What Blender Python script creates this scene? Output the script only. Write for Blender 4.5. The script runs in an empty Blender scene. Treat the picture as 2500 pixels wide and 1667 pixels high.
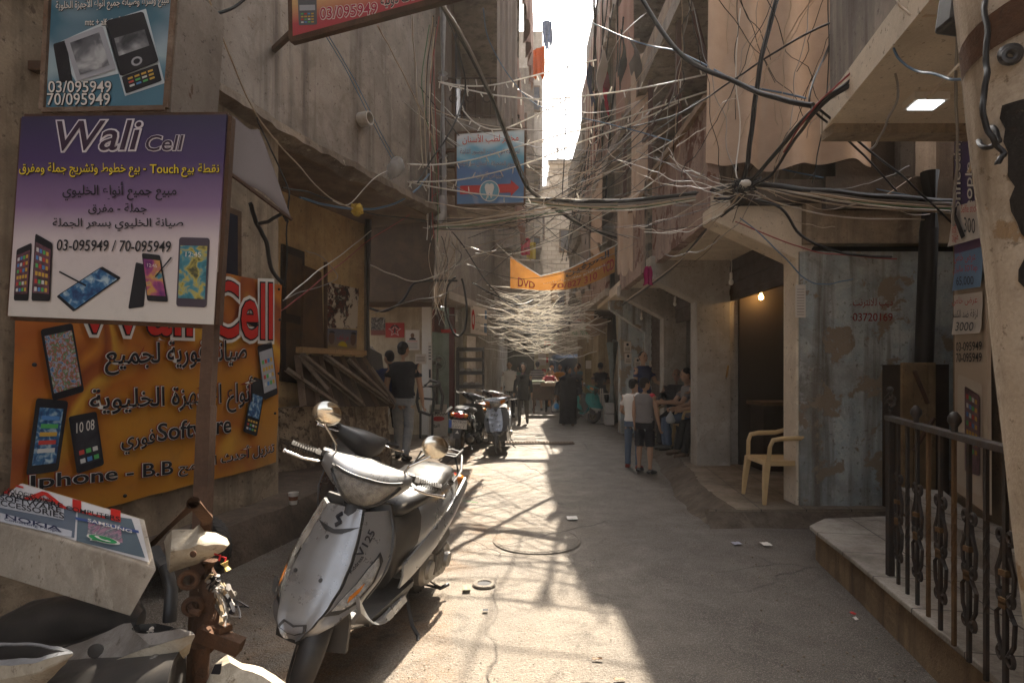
import bpy, bmesh, math, random
from mathutils import Vector, Matrix, Quaternion, noise
R = math.radians
V = Vector
rnd = random.Random(7)
SC = bpy.context.scene
COL = SC.collection

# ---------------------------------------------------------------- camera, sky, sun, exposure
F, H, HZ = 1389.0, 1.42, 906.0          # lens in photo pixels, eye height, horizon row
cam = bpy.data.cameras.new('camera'); cam.lens = 20.0; cam.sensor_width = 36.0
cam.shift_y = (HZ - 833.5) / 2500.0
cam.clip_start = 0.05; cam.clip_end = 800
camo = bpy.data.objects.new('camera', cam); COL.objects.link(camo)
camo.location = (0, 0, H); camo.rotation_euler = (R(90), 0, 0)
SC.camera = camo

SUN = V((0.20, 1.0, 1.02 * math.tan(R(51)))).normalized()
sl = bpy.data.lights.new('sun', 'SUN'); sl.energy = 5.0; sl.angle = R(0.5); sl.color = (1.0, 0.90, 0.75)
so = bpy.data.objects.new('sun', sl); COL.objects.link(so)
so.rotation_euler = (-SUN).to_track_quat('-Z', 'Y').to_euler()
W = bpy.data.worlds.new('World'); SC.world = W; W.use_nodes = True
wn, wl = W.node_tree.nodes, W.node_tree.links
sky = wn.new('ShaderNodeTexSky'); sky.sky_type = 'NISHITA'; sky.sun_disc = False
sky.sun_elevation = R(51); sky.sun_rotation = R(11.3); sky.dust_density = 6.0; sky.air_density = 1.0; sky.ozone_density = 0.4
hs = wn.new('ShaderNodeHueSaturation'); hs.inputs['Saturation'].default_value = 0.35
wl.new(sky.outputs[0], hs.inputs['Color'])
wl.new(hs.outputs[0], wn['Background'].inputs['Color']); wn['Background'].inputs['Strength'].default_value = 0.14
SC.view_settings.view_transform = 'Standard'; SC.view_settings.look = 'None'
SC.view_settings.gamma = 1.0; SC.view_settings.exposure = 1.95
SC.cycles.max_bounces = 8; SC.cycles.diffuse_bounces = 5; SC.cycles.glossy_bounces = 4
SC.cycles.use_denoising = True
SC.cycles.sample_clamp_indirect = 6.0

def P(px, py, Y):                        # photo pixel at a real distance -> place in the street
    return V(((px - 1250) / F * Y, Y, H + (HZ - py) / F * Y))
def G(px, py, z=0.0):                    # photo pixel lying on level z
    Y = (H - z) * F / (py - HZ); return V(((px - 1250) / F * Y, Y, z))

# ---------------------------------------------------------------- materials
MATS = {}
class NT:
    def __init__(s, name):
        s.m = bpy.data.materials.new(name); s.m.use_nodes = True
        s.n, s.l = s.m.node_tree.nodes, s.m.node_tree.links
        s.b = s.n['Principled BSDF']
    def node(s, t, **k):
        x = s.n.new(t)
        for a, v in k.items(): setattr(x, a, v)
        return x
    def pos(s, scale=(1, 1, 1), obj=False):
        if obj: src = s.node('ShaderNodeTexCoord').outputs['Object']
        else: src = s.node('ShaderNodeNewGeometry').outputs['Position']
        mp = s.node('ShaderNodeMapping'); mp.inputs['Scale'].default_value = scale
        s.l.new(src, mp.inputs['Vector']); return mp.outputs[0]
    def noise(s, vec, scale, detail=5, rough=.6, dist=0):
        x = s.node('ShaderNodeTexNoise'); s.l.new(vec, x.inputs['Vector'])
        x.inputs['Scale'].default_value = scale; x.inputs['Detail'].default_value = detail
        x.inputs['Roughness'].default_value = rough; x.inputs['Distortion'].default_value = dist
        return x.outputs[0]
    def ramp(s, v, a, b, lo=0., hi=1.):
        x = s.node('ShaderNodeMapRange'); s.l.new(v, x.inputs[0])
        x.inputs[1].default_value = a; x.inputs[2].default_value = b
        x.inputs[3].default_value = lo; x.inputs[4].default_value = hi; return x.outputs[0]
    def mix(s, f, a, b, blend='MIX'):
        x = s.node('ShaderNodeMix', data_type='RGBA', blend_type=blend)
        for i, q in ((0, f), (6, a), (7, b)):
            if hasattr(q, 'links'): s.l.new(q, x.inputs[i])
            elif i == 0: x.inputs[0].default_value = q
            else: x.inputs[i].default_value = (*q, 1)
        return x.outputs[2]
    def math(s, op, a, b):
        x = s.node('ShaderNodeMath', operation=op)
        for i, q in ((0, a), (1, b)):
            if hasattr(q, 'links'): s.l.new(q, x.inputs[i])
            else: x.inputs[i].default_value = q
        return x.outputs[0]
    def bump(s, h, strength, dist=.02):
        x = s.node('ShaderNodeBump'); s.l.new(h, x.inputs['Height'])
        x.inputs['Strength'].default_value = strength; x.inputs['Distance'].default_value = dist
        s.l.new(x.outputs[0], s.b.inputs['Normal'])
    def out(s, col, rough=.8, metal=0, spec=.4):
        if hasattr(col, 'links'): s.l.new(col, s.b.inputs['Base Color'])
        else: s.b.inputs['Base Color'].default_value = (*col, 1)
        if hasattr(rough, 'links'): s.l.new(rough, s.b.inputs['Roughness'])
        else: s.b.inputs['Roughness'].default_value = rough
        s.b.inputs['Metallic'].default_value = metal
        s.b.inputs['Specular IOR Level'].default_value = spec

def plaster(name, c1, c2, stain=(.045, .03, .02), amt=.5, peel=None, thr=.58, pscale=3.0, rough=.9, bump=.35, streak=1., scale=1., obj=False, fine=80):
    if name in MATS: return MATS[name]
    t = NT(name); p = t.pos((1, 1, 1), obj); q = t.pos((7, 7, .45), obj)
    big = t.noise(p, .9 * scale, 8, .65); mid = t.noise(p, 5 * scale, 6, .6); st = t.noise(q, 1 * scale, 5, .6); fi = t.noise(p, fine, 4, .65)
    c = t.mix(t.ramp(mid, .35, .65), c1, c2)
    c = t.mix(t.ramp(big, .48, .66, 0, amt), c, stain)
    sharp = t.noise(p, 2.1 * scale, 11, .74, .5); c = t.mix(t.ramp(sharp, .53, .585, 0, amt * .75), c, tuple(x * .5 + y * .5 for x, y in zip(stain, c2)))
    c = t.mix(t.ramp(sharp, .44, .39, 0, .5), c, tuple(min(x * 1.22, .8) for x in c1))
    if streak: c = t.mix(t.ramp(st, .5, .70, 0, amt * 1.1 * streak), c, stain)
    pit = t.ramp(t.noise(p, 24, 5, .7), .60, .66); c = t.mix(t.math('MULTIPLY', pit, .7), c, stain)
    hgt = t.math('ADD', t.math('MULTIPLY', mid, .5), t.math('MULTIPLY', fi, .5))
    hgt = t.math('SUBTRACT', hgt, t.math('ADD', t.math('MULTIPLY', pit, .25), t.ramp(sharp, .53, .585, 0, .2)))
    if peel:
        pk = t.ramp(t.noise(p, pscale, 10, .68, .3), thr, thr + .025)
        c = t.mix(pk, c, peel); hgt = t.math('SUBTRACT', hgt, t.math('MULTIPLY', pk, .5))
    c = t.mix(t.ramp(fi, .3, .7, .0, .35), c, (c1[0] * .55, c1[1] * .52, c1[2] * .5))
    t.out(c, rough, 0, .25); t.bump(hgt, bump, .02)
    MATS[name] = t.m; return t.m

def paint(name, c, rough=.45, metal=0, dirt=.3, dcol=(.05, .035, .025), scale=6, bump=.05, spec=.5, coat=0, obj=True, scratch=None):
    if name in MATS: return MATS[name]
    t = NT(name); p = t.pos((1, 1, 1), obj)
    a = t.noise(p, scale, 8, .68); fi = t.noise(p, scale * 14, 3, .6)
    k = t.mix(t.ramp(a, .45, .75, 0, dirt), c, dcol)
    k = t.mix(t.ramp(fi, .45, .8, 0, dirt * .6), k, (c[0] * .6, c[1] * .6, c[2] * .6))
    if scratch:
        k = t.mix(t.ramp(t.noise(p, scale * 1.7, 12, .75, .8), .62, .66), k, scratch)
    t.out(k, t.ramp(a, .3, .8, max(rough - .08, .03), min(rough + .25, 1)), metal, spec)
    if coat: t.b.inputs['Coat Weight'].default_value = coat; t.b.inputs['Coat Roughness'].default_value = .12
    if bump: t.bump(t.math('ADD', a, t.math('MULTIPLY', fi, .4)), bump, .01)
    MATS[name] = t.m; return t.m

def cloth(name, c, c2=None, var=.35, scale=5, bump=.5, rough=.95, trans=0, weave=500, stripes=None, wob=18):
    if name in MATS: return MATS[name]
    t = NT(name); p = t.pos((1, 1, 1), True)
    a = t.noise(p, scale, 7, .62); b = t.noise(p, wob, 4, .55, .6)
    d = c2 or tuple(x * .55 for x in c)
    k = t.mix(t.ramp(a, .35, .75, 0, var), c, d)
    if stripes:
        sx = t.node('ShaderNodeSeparateXYZ'); t.l.new(p, sx.inputs[0])
        k = t.mix(t.ramp(t.math('SINE', t.math('MULTIPLY', sx.outputs[stripes[0]], stripes[1]), 0), -.1, .1), k, stripes[2])
    t.out(k, rough, 0, .15); t.bump(t.math('ADD', b, t.math('MULTIPLY', a, .5)), bump, .02)
    if trans:
        tr = t.node('ShaderNodeBsdfTranslucent'); mx = t.node('ShaderNodeMixShader'); mx.inputs[0].default_value = trans
        if hasattr(k, 'links'): t.l.new(k, tr.inputs[0])
        t.l.new(t.b.outputs[0], mx.inputs[1]); t.l.new(tr.outputs[0], mx.inputs[2])
        t.l.new(mx.outputs[0], t.n['Material Output'].inputs[0])
    MATS[name] = t.m; return t.m

def flat(name, c, rough=.6, metal=0, emit=0, spec=.3):
    if name in MATS: return MATS[name]
    t = NT(name); p = t.pos((1, 1, 1), True); a = t.noise(p, 9, 6, .65)
    t.out(t.mix(t.ramp(a, .5, .8, 0, .22), c, tuple(x * .5 for x in c)), rough, metal, spec)
    if emit:
        t.b.inputs['Emission Color'].default_value = (*c, 1); t.b.inputs['Emission Strength'].default_value = emit
    MATS[name] = t.m; return t.m

def gradz(name, stops, z0, z1, rough=.5, dirt=.15, swirl=None):
    # printed colour bands running up a sign (part of the print)
    if name in MATS: return MATS[name]
    t = NT(name); p = t.pos()
    sx = t.node('ShaderNodeSeparateXYZ'); t.l.new(p, sx.inputs[0])
    v = t.ramp(sx.outputs[2], z0, z1)
    if swirl: v = t.math('ADD', v, t.ramp(t.noise(p, swirl[0], 1, .4, swirl[1]), .3, .7, -swirl[2], swirl[2]))
    cr = t.node('ShaderNodeValToRGB'); t.l.new(v, cr.inputs[0])
    el = cr.color_ramp.elements
    while len(el) < len(stops): el.new(.5)
    for e, (q, c) in zip(el, stops): e.position = q; e.color = (*c, 1)
    k = t.mix(t.ramp(t.noise(p, 7, 8, .7), .55, .8, 0, dirt), cr.outputs[0], (.06, .045, .035))
    t.out(k, rough, 0, .35); t.bump(t.noise(p, 3, 2, .5), .12, .03)
    MATS[name] = t.m; return t.m

# ---------------------------------------------------------------- mesh builder
def basis(d, up=V((0, 0, 1))):
    d = d.normalized()
    if abs(d.dot(up)) > .97: up = V((1, 0, 0)) if abs(d.x) < .9 else V((0, 1, 0))
    u = d.cross(up).normalized(); w = u.cross(d).normalized(); return u, w
class MB:
    def __init__(s): s.v = []; s.f = []
    def add(s, vs, fs):
        o = len(s.v); s.v += [V(x) for x in vs]; s.f += [tuple(o + i for i in f) for f in fs]; return s
    def box(s, c, size, rot=None, taper=1):
        x, y, z = (q / 2 for q in size); m = rot or Matrix.Identity(3)
        vs = [V((sx * x * (taper if sz > 0 else 1), sy * y * (taper if sz > 0 else 1), sz * z)) for sz in (-1, 1) for sy in (-1, 1) for sx in (-1, 1)]
        return s.add([m @ q + V(c) for q in vs], [(0, 2, 3, 1), (4, 5, 7, 6), (0, 1, 5, 4), (2, 6, 7, 3), (0, 4, 6, 2), (1, 3, 7, 5)])
    def bar(s, a, b, w, h=None, up=V((0, 0, 1))):
        a, b = V(a), V(b); u, n = basis(b - a, up); h = h or w
        vs = [p + u * (i * w / 2) + n * (j * h / 2) for p in (a, b) for i, j in ((-1, -1), (1, -1), (1, 1), (-1, 1))]
        return s.add(vs, [(3, 2, 1, 0), (4, 5, 6, 7)] + [(i, (i + 1) % 4, 4 + (i + 1) % 4, 4 + i) for i in range(4)])
    def loft(s, rings, caps=True, closed=True):
        n = len(rings[0]); vs = [p for r in rings for p in r]; fs = []
        for i in range(len(rings) - 1):
            for j in range(n if closed else n - 1):
                k = (j + 1) % n; fs.append((i * n + j, i * n + k, (i + 1) * n + k, (i + 1) * n + j))
        if caps and closed: fs += [tuple(range(n - 1, -1, -1)), tuple((len(rings) - 1) * n + j for j in range(n))]
        return s.add(vs, fs)
    def tube(s, pts, r, n=8, caps=True, flat=1.0):
        pts = [V(p) for p in pts]; rs = r if isinstance(r, (list, tuple)) else [r] * len(pts)
        rings = []; u = None
        for i, p in enumerate(pts):
            d = (pts[min(i + 1, len(pts) - 1)] - pts[max(i - 1, 0)])
            if d.length < 1e-9: d = V((0, 0, 1))
            d.normalize()
            if u is None: u, w = basis(d)
            else:
                u = (u - d * u.dot(d)); u = u.normalized() if u.length > 1e-6 else basis(d)[0]; w = d.cross(u)
            rings.append([p + (u * math.cos(2 * math.pi * k / n) + w * math.sin(2 * math.pi * k / n) * flat) * rs[i] for k in range(n)])
        return s.loft(rings, caps)
    def lathe(s, prof, o=(0, 0, 0), axis=(0, 0, 1), n=20, caps=True):
        ax = V(axis).normalized(); u, w = basis(ax); o = V(o)
        return s.loft([[o + ax * z + (u * math.cos(2 * math.pi * k / n) + w * math.sin(2 * math.pi * k / n)) * max(r, 1e-4) for k in range(n)] for r, z in prof], caps)
    def torus(s, c, axis, R0, r, n=28, m=10):
        ax = V(axis).normalized(); u, w = basis(ax); c = V(c); rings = []
        for i in range(n + 1):
            a = 2 * math.pi * i / n; d = u * math.cos(a) + w * math.sin(a)
            rings.append([c + d * (R0 + r * math.cos(2 * math.pi * k / m)) + ax * r * math.sin(2 * math.pi * k / m) for k in range(m)])
        return s.loft(rings, False)
    def ell(s, c, r, rot=None, nu=14, nv=9):
        m = rot or Matrix.Identity(3); c = V(c); r = (r, r, r) if not isinstance(r, (tuple, list)) else r
        rings = [[c + m @ V((r[0] * math.sin(t) * math.cos(2 * math.pi * k / nu), r[1] * math.sin(t) * math.sin(2 * math.pi * k / nu), r[2] * math.cos(t))) for k in range(nu)]
                 for t in [math.pi * (i / nv if 0 < i < nv else (.02 if i == 0 else .98)) for i in range(nv + 1)]]
        return s.loft(rings)
    def prism(s, poly, o, u, v, d):      # polygon (a,b) in plane o,u,v pushed along d
        o, u, v, d = V(o), V(u), V(v), V(d); n = len(poly)
        a = [o + u * p[0] + v * p[1] for p in poly]; vs = a + [q + d for q in a]
        return s.add(vs, [tuple(range(n)), tuple(range(2 * n - 1, n - 1, -1))] + [(i, n + i, n + (i + 1) % n, (i + 1) % n) for i in range(n)])
    def sheet(s, grid, t=0, dirv=None):  # grid[i][j] of points, optional thickness along dirv
        n, m = len(grid), len(grid[0]); vs = [q for r in grid for q in r]
        fs = [(i * m + j, i * m + j + 1, (i + 1) * m + j + 1, (i + 1) * m + j) for i in range(n - 1) for j in range(m - 1)]
        if not t: return s.add(vs, fs)
        b = [V(q) + V(dirv) * t for q in vs]; N = n * m
        f2 = fs + [tuple(N + i for i in reversed(f)) for f in fs]
        edge = [(j, j + 1) for j in range(m - 1)] + [(j * m + m - 1, (j + 1) * m + m - 1) for j in range(n - 1)] + [((n - 1) * m + j + 1, (n - 1) * m + j) for j in range(m - 1)] + [((j + 1) * m, j * m) for j in range(n - 1)]
        f2 += [(b_, a_, N + a_, N + b_) for a_, b_ in edge]
        return s.add(vs + b, f2)
    def wall(s, pts, z0, z1, t=.2, side=1):      # vertical strip along a plan polyline, thickness to one side
        pts = [V((p[0], p[1], 0)) for p in pts]; off = []
        for i, p in enumerate(pts):
            d = (pts[min(i + 1, len(pts) - 1)] - pts[max(i - 1, 0)]).normalized(); off.append(p + V((-d.y, d.x, 0)) * t * side)
        rings = [[V((p.x, p.y, z0)), V((p.x, p.y, z1)), V((q.x, q.y, z1)), V((q.x, q.y, z0))] for p, q in zip(pts, off)]
        return s.loft(rings)
    def build(s, name, mat, parent=None, smooth=0, bevel=0, sub=0, local=False, normals=True, seg=2):
        me = bpy.data.meshes.new(name); me.from_pydata([tuple(x) for x in s.v], [], s.f)
        if normals:
            bm = bmesh.new(); bm.from_mesh(me); bmesh.ops.recalc_face_normals(bm, faces=bm.faces); bm.to_mesh(me); bm.free()
        for m in (mat if isinstance(mat, (list, tuple)) else [mat]): me.materials.append(m)
        if smooth: me.shade_smooth(); me.set_sharp_from_angle(angle=R(smooth))
        o = bpy.data.objects.new(name, me); COL.objects.link(o)
        if bevel:
            b = o.modifiers.new('bevel', 'BEVEL'); b.width = bevel; b.segments = seg; b.limit_method = 'ANGLE'; b.angle_limit = R(40)
        if sub:
            b = o.modifiers.new('sub', 'SUBSURF'); b.levels = sub; b.render_levels = sub
        if parent:
            o.parent = parent
            if not local: o.matrix_parent_inverse = wm(parent).inverted()
        return o
def wm(o):
    m = o.matrix_basis.copy()
    if o.parent: m = wm(o.parent) @ o.matrix_parent_inverse @ m
    return m
def tag(o, label, cat, group=None, kind=None):
    if label: o['label'] = label
    if cat: o['category'] = cat
    if group: o['group'] = group
    if kind: o['kind'] = kind
    return o
def thing(name, label, cat, loc=(0, 0, 0), rz=0, group=None, rot=None):
    o = bpy.data.objects.new(name, None); COL.objects.link(o); o.empty_display_size = .1
    o.location = loc; o.rotation_euler = rot or (0, 0, rz); return tag(o, label, cat, group)
def struct(o): o['kind'] = 'structure'; return o
def copy_tree(o, parent=None):
    c = o.copy(); COL.objects.link(c); c.parent = parent
    if parent: c.matrix_parent_inverse = o.matrix_parent_inverse.copy()
    for ch in list(o.children): copy_tree(ch, c)
    return c
def jit(a=.01): return V((rnd.uniform(-a, a), rnd.uniform(-a, a), rnd.uniform(-a, a)))
def rotm(x=0, y=0, z=0): return Matrix.Rotation(R(z), 3, 'Z') @ Matrix.Rotation(R(y), 3, 'Y') @ Matrix.Rotation(R(x), 3, 'X')

# ---------------------------------------------------------------- lettering
_AR = {}
def _t(chars, start, dual):
    c = start
    for ch in chars:
        _AR[ch] = (c, c + 1, c + 2, c + 3) if ch in dual else (c, c + 1, None, None)
        c += 4 if ch in dual else 2
for ch, c, d in (('آ', 0xFE81, 0), ('أ', 0xFE83, 0), ('ؤ', 0xFE85, 0), ('إ', 0xFE87, 0), ('ئ', 0xFE89, 1), ('ا', 0xFE8D, 0), ('ب', 0xFE8F, 1), ('ة', 0xFE93, 0), ('ت', 0xFE95, 1), ('ث', 0xFE99, 1), ('ج', 0xFE9D, 1), ('ح', 0xFEA1, 1), ('خ', 0xFEA5, 1), ('د', 0xFEA9, 0), ('ذ', 0xFEAB, 0), ('ر', 0xFEAD, 0), ('ز', 0xFEAF, 0), ('س', 0xFEB1, 1), ('ش', 0xFEB5, 1), ('ص', 0xFEB9, 1), ('ض', 0xFEBD, 1), ('ط', 0xFEC1, 1), ('ظ', 0xFEC5, 1), ('ع', 0xFEC9, 1), ('غ', 0xFECD, 1), ('ف', 0xFED1, 1), ('ق', 0xFED5, 1), ('ك', 0xFED9, 1), ('ل', 0xFEDD, 1), ('م', 0xFEE1, 1), ('ن', 0xFEE5, 1), ('ه', 0xFEE9, 1), ('و', 0xFEED, 0), ('ى', 0xFEEF, 0), ('ي', 0xFEF1, 1)):
    _AR[ch] = (c, c + 1, c + 2, c + 3) if d else (c, c + 1, None, None)
_AR['L'] = (0xFEFB, 0xFEFC, None, None); _AR['M'] = (0xFEF7, 0xFEF8, None, None)
def ar(s):
    out = []
    for w in s.split(' '):
        if not any(ch in _AR and ch not in 'LM' for ch in w): out.append(w); continue
        w = w.replace('لا', 'L').replace('لأ', 'M'); r = ''
        for i, ch in enumerate(w):
            if ch not in _AR: r += ch; continue
            iso, fin, ini, med = _AR[ch]
            pj = i > 0 and w[i - 1] in _AR and _AR[w[i - 1]][2]; nj = ini and i + 1 < len(w) and w[i + 1] in _AR
            r += chr(med if pj and nj else fin if pj else ini if nj else iso)
        out.append(r[::-1])
    return ' '.join(reversed(out))
_TX = {}
def glyphs(body, off=0., shear=0., res=3):
    k = (body, off, shear)
    if k in _TX: return _TX[k]
    c = bpy.data.curves.new('t', 'FONT'); c.body = body; c.resolution_u = res; c.offset = off; c.shear = shear
    o = bpy.data.objects.new('t', c); COL.objects.link(o)
    m = bpy.data.meshes.new_from_object(o.evaluated_get(bpy.context.evaluated_depsgraph_get()))
    vs = [v.co.copy() for v in m.vertices]; fs = [tuple(p.vertices) for p in m.polygons]
    bpy.data.objects.remove(o); bpy.data.curves.remove(c); bpy.data.meshes.remove(m)
    _TX[k] = (vs, fs); return _TX[k]
class Quad:
    """a flat or slightly warped face; (u,v) in 0..1 from its lower left, drawn a little proud of it"""
    def __init__(s, bl, br, tr, tl):
        s.q = [V(x) for x in (bl, br, tr, tl)]; s.n = (s.q[1] - s.q[0]).cross(s.q[3] - s.q[0]).normalized()
        if s.n.dot(V((0, 0, H)) - s.q[0]) < 0: s.n = -s.n
    def pt(s, u, v, d=0):
        a, b, c, e = s.q; return (a * (1 - u) + b * u) * (1 - v) + (e * (1 - u) + c * u) * v + s.n * d
    def text(s, mb, body, u0, u1, v0, v1, d=.003, off=0., shear=0., rot=0, slope=0., arc=None):
        vs, fs = glyphs(body, off, shear); b, _ = glyphs(body, 0., shear)
        if not b: return
        x0, x1 = min(p.x for p in b), max(p.x for p in b); y0, y1 = min(p.y for p in b), max(p.y for p in b)
        pts = []
        for p in vs:
            a, c = (p.x - x0) / (x1 - x0), (p.y - y0) / (y1 - y0)
            if rot: a, c = 1 - c if rot > 0 else c, a if rot > 0 else 1 - a
            uu = u0 + (u1 - u0) * a
            pts.append(s.pt(uu, v0 + (v1 - v0) * c + slope * a, d))
        mb.add(pts, fs)
    def poly(s, mb, pts, d=.003):
        n = len(pts); mb.add([s.pt(u, v, d) for u, v in pts], [tuple(range(n))])
    def rect(s, mb, u0, u1, v0, v1, d=.003): s.poly(mb, [(u0, v0), (u1, v0), (u1, v1), (u0, v1)], d)
    def disc(s, mb, cu, cv, ru, rv, d=.003, n=24, ri=0, a0=0, a1=360):
        A = [R(a0 + (a1 - a0) * i / n) for i in range(n + 1)]
        if ri:
            o = [s.pt(cu + ru * math.cos(a), cv + rv * math.sin(a), d) for a in A]; i_ = [s.pt(cu + ru * ri * math.cos(a), cv + rv * ri * math.sin(a), d) for a in A]
            mb.add(o + i_, [(i, i + 1, n + 2 + i, n + 1 + i) for i in range(n)])
        else: mb.add([s.pt(cu + ru * math.cos(a), cv + rv * math.sin(a), d) for a in A[:-1]], [tuple(range(n))])
    def sub(s, c, d=.004):   # inner quad from four (u,v)
        q = Quad(*[s.pt(u, v, d) for u, v in c]); return q
def letters(q, parent, items, mat, name='lettering', d=.003, off=0., shear=0.):
    mb = MB()
    for it in items:
        k = it[5] if len(it) > 5 else {}
        kk = dict(d=d, off=off, shear=shear); kk.update(k); q.text(mb, *it[:5], **kk)
    return mb.build(name, mat, parent, normals=False)
def outlined(q, parent, items, mfill, mline, w=.03, name='lettering', shear=0., mid=None):
    a = letters(q, parent, items, mline, name + '_outline', .003, w, shear)
    if mid: letters(q, parent, items, mid, name + '_edge', .0045, w * .5, shear)
    return letters(q, parent, items, mfill, name, .006, 0., shear)
INK = flat('black_ink', (.012, .011, .014)); WHT = flat('white_print', (.62, .58, .52)); RED = flat('red_print', (.42, .02, .018))
YEL = flat('yellow_print', (.62, .46, .02)); GRN = flat('green_print', (.02, .22, .07)); SCRN = flat('dark_screen', (.02, .02, .03), .25)
def panel(q, name, mat, parent, t=.02, bevel=0):
    mb = MB(); f = [q.pt(0, 0), q.pt(1, 0), q.pt(1, 1), q.pt(0, 1)]; b = [p - q.n * t for p in f]
    mb.add(f + b, [(0, 1, 2, 3), (7, 6, 5, 4)] + [(i, 4 + i, 4 + (i + 1) % 4, (i + 1) % 4) for i in range(4)])
    return mb.build(name, mat, parent, bevel=bevel)
# ---------------------------------------------------------------- ground and road
ASPH = None
def road_mat():
    t = NT('road_surface'); p = t.pos()
    big = t.noise(p, .55, 6, .6, .4); mid = t.noise(p, 3.2, 8, .68); fi = t.noise(p, 70, 4, .7); tan = t.noise(p, 1.1, 5, .6, .6)
    vo = t.node('ShaderNodeTexVoronoi'); t.l.new(p, vo.inputs['Vector']); vo.inputs['Scale'].default_value = 55
    c = t.mix(t.ramp(mid, .35, .65), (.225, .19, .15), (.14, .118, .095))
    c = t.mix(t.ramp(big, .46, .62, 0, .8), c, (.26, .21, .155))
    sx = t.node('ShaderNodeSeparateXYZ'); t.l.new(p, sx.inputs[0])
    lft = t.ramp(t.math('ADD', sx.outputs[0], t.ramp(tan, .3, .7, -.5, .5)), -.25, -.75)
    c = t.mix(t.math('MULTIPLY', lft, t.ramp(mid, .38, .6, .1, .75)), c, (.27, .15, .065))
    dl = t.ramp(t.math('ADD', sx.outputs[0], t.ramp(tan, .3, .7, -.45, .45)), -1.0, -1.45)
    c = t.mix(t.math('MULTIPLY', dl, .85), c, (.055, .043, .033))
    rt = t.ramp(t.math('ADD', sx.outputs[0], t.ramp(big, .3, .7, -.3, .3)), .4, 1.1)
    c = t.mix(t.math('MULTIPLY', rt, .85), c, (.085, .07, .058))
    c = t.mix(t.ramp(vo.outputs['Distance'], .25, .05, 0, .45), c, (.36, .32, .27))
    c = t.mix(t.ramp(fi, .42, .75, 0, .6), c, (.06, .048, .038))
    st = t.noise(p, 1.9, 9, .72, 1.2); c = t.mix(t.ramp(st, .54, .64, 0, .7), c, (.06, .047, .036))
    ck = t.node('ShaderNodeTexVoronoi', feature='DISTANCE_TO_EDGE'); pw = t.pos()
    wv = t.node('ShaderNodeMix', data_type='VECTOR'); wv.inputs[0].default_value = .12
    nz = t.node('ShaderNodeTexNoise'); nz.inputs['Scale'].default_value = 3; t.l.new(p, nz.inputs['Vector'])
    t.l.new(p, wv.inputs[4]); t.l.new(nz.outputs['Color'], wv.inputs[5]); t.l.new(wv.outputs[1], ck.inputs['Vector']); ck.inputs['Scale'].default_value = .75
    cr = t.math('MULTIPLY', t.ramp(ck.outputs['Distance'], .008, .0), t.ramp(big, .45, .55)); c = t.mix(t.math('MULTIPLY', cr, .75), c, (.04, .03, .024))
    h = t.math('ADD', t.math('MULTIPLY', fi, .6), t.math('ADD', t.math('MULTIPLY', mid, .9), t.math('MULTIPLY', cr, -.5)))
    h = t.math('ADD', h, t.ramp(vo.outputs['Distance'], .3, .05, 0, .25))
    c = t.mix(t.ramp(t.noise(p, 160, 2, .6), .52, .66, 0, .5), c, (.42, .37, .31)); t.out(c, t.ramp(mid, .3, .7, .5, .85), 0, .45); t.bump(h, .9, .035)
    return t.m
ROAD = road_mat()
gmb = MB(); gmb.add([(-200, -200, -.06), (200, -200, -.06), (200, 200, -.06), (-200, 200, -.06)], [(0, 1, 2, 3)])
struct(gmb.build('ground', plaster('packed_earth', (.16, .12, .085), (.10, .075, .055), obj=False)))
def road_z(x, y): return .022 * noise.noise(V((x * .7, y * .5, 0))) + .008 * noise.noise(V((x * 2.5, y * 2.5, 3)))
rg = []
ys = [-6 + i * .5 for i in range(13)] + [.6 + i * .13 for i in range(75)] + [10.5 + i * .5 for i in range(66)]
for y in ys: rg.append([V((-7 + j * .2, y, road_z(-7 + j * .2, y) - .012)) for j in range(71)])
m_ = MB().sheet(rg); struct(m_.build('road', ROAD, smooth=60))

DIRT = plaster('dirt_pavement', (.15, .118, .088), (.085, .066, .05), amt=.7, bump=.7, scale=1.2, fine=45)
TILE = None
def tile_mat(name, c1, c2, size, rz=0):
    t = NT(name); p = t.pos(); b = t.node('ShaderNodeTexBrick'); mp = t.node('ShaderNodeMapping'); mp.inputs['Rotation'].default_value = (0, 0, rz)
    t.l.new(p, mp.inputs[0]); t.l.new(mp.outputs[0], b.inputs['Vector'])
    b.offset = 0; b.inputs['Scale'].default_value = 1 / size; b.inputs['Brick Width'].default_value = 1; b.inputs['Row Height'].default_value = 1
    b.inputs['Mortar Size'].default_value = .012; b.inputs['Color1'].default_value = (*c1, 1); b.inputs['Color2'].default_value = (*c2, 1); b.inputs['Mortar'].default_value = (.03, .024, .02, 1)
    n = t.noise(p, 2.2, 8, .7); n2 = t.noise(p, 60, 3, .6)
    k = t.mix(t.ramp(n, .42, .7, 0, .75), b.outputs[0], (.07, .05, .036)); k = t.mix(t.ramp(n2, .4, .75, 0, .35), k, (.05, .04, .03))
    t.out(k, t.ramp(n, .3, .7, .35, .75), 0, .4); t.bump(t.math('ADD', n2, t.math('MULTIPLY', b.outputs['Fac'], -1.2)), .25, .02); return t.m
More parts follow.
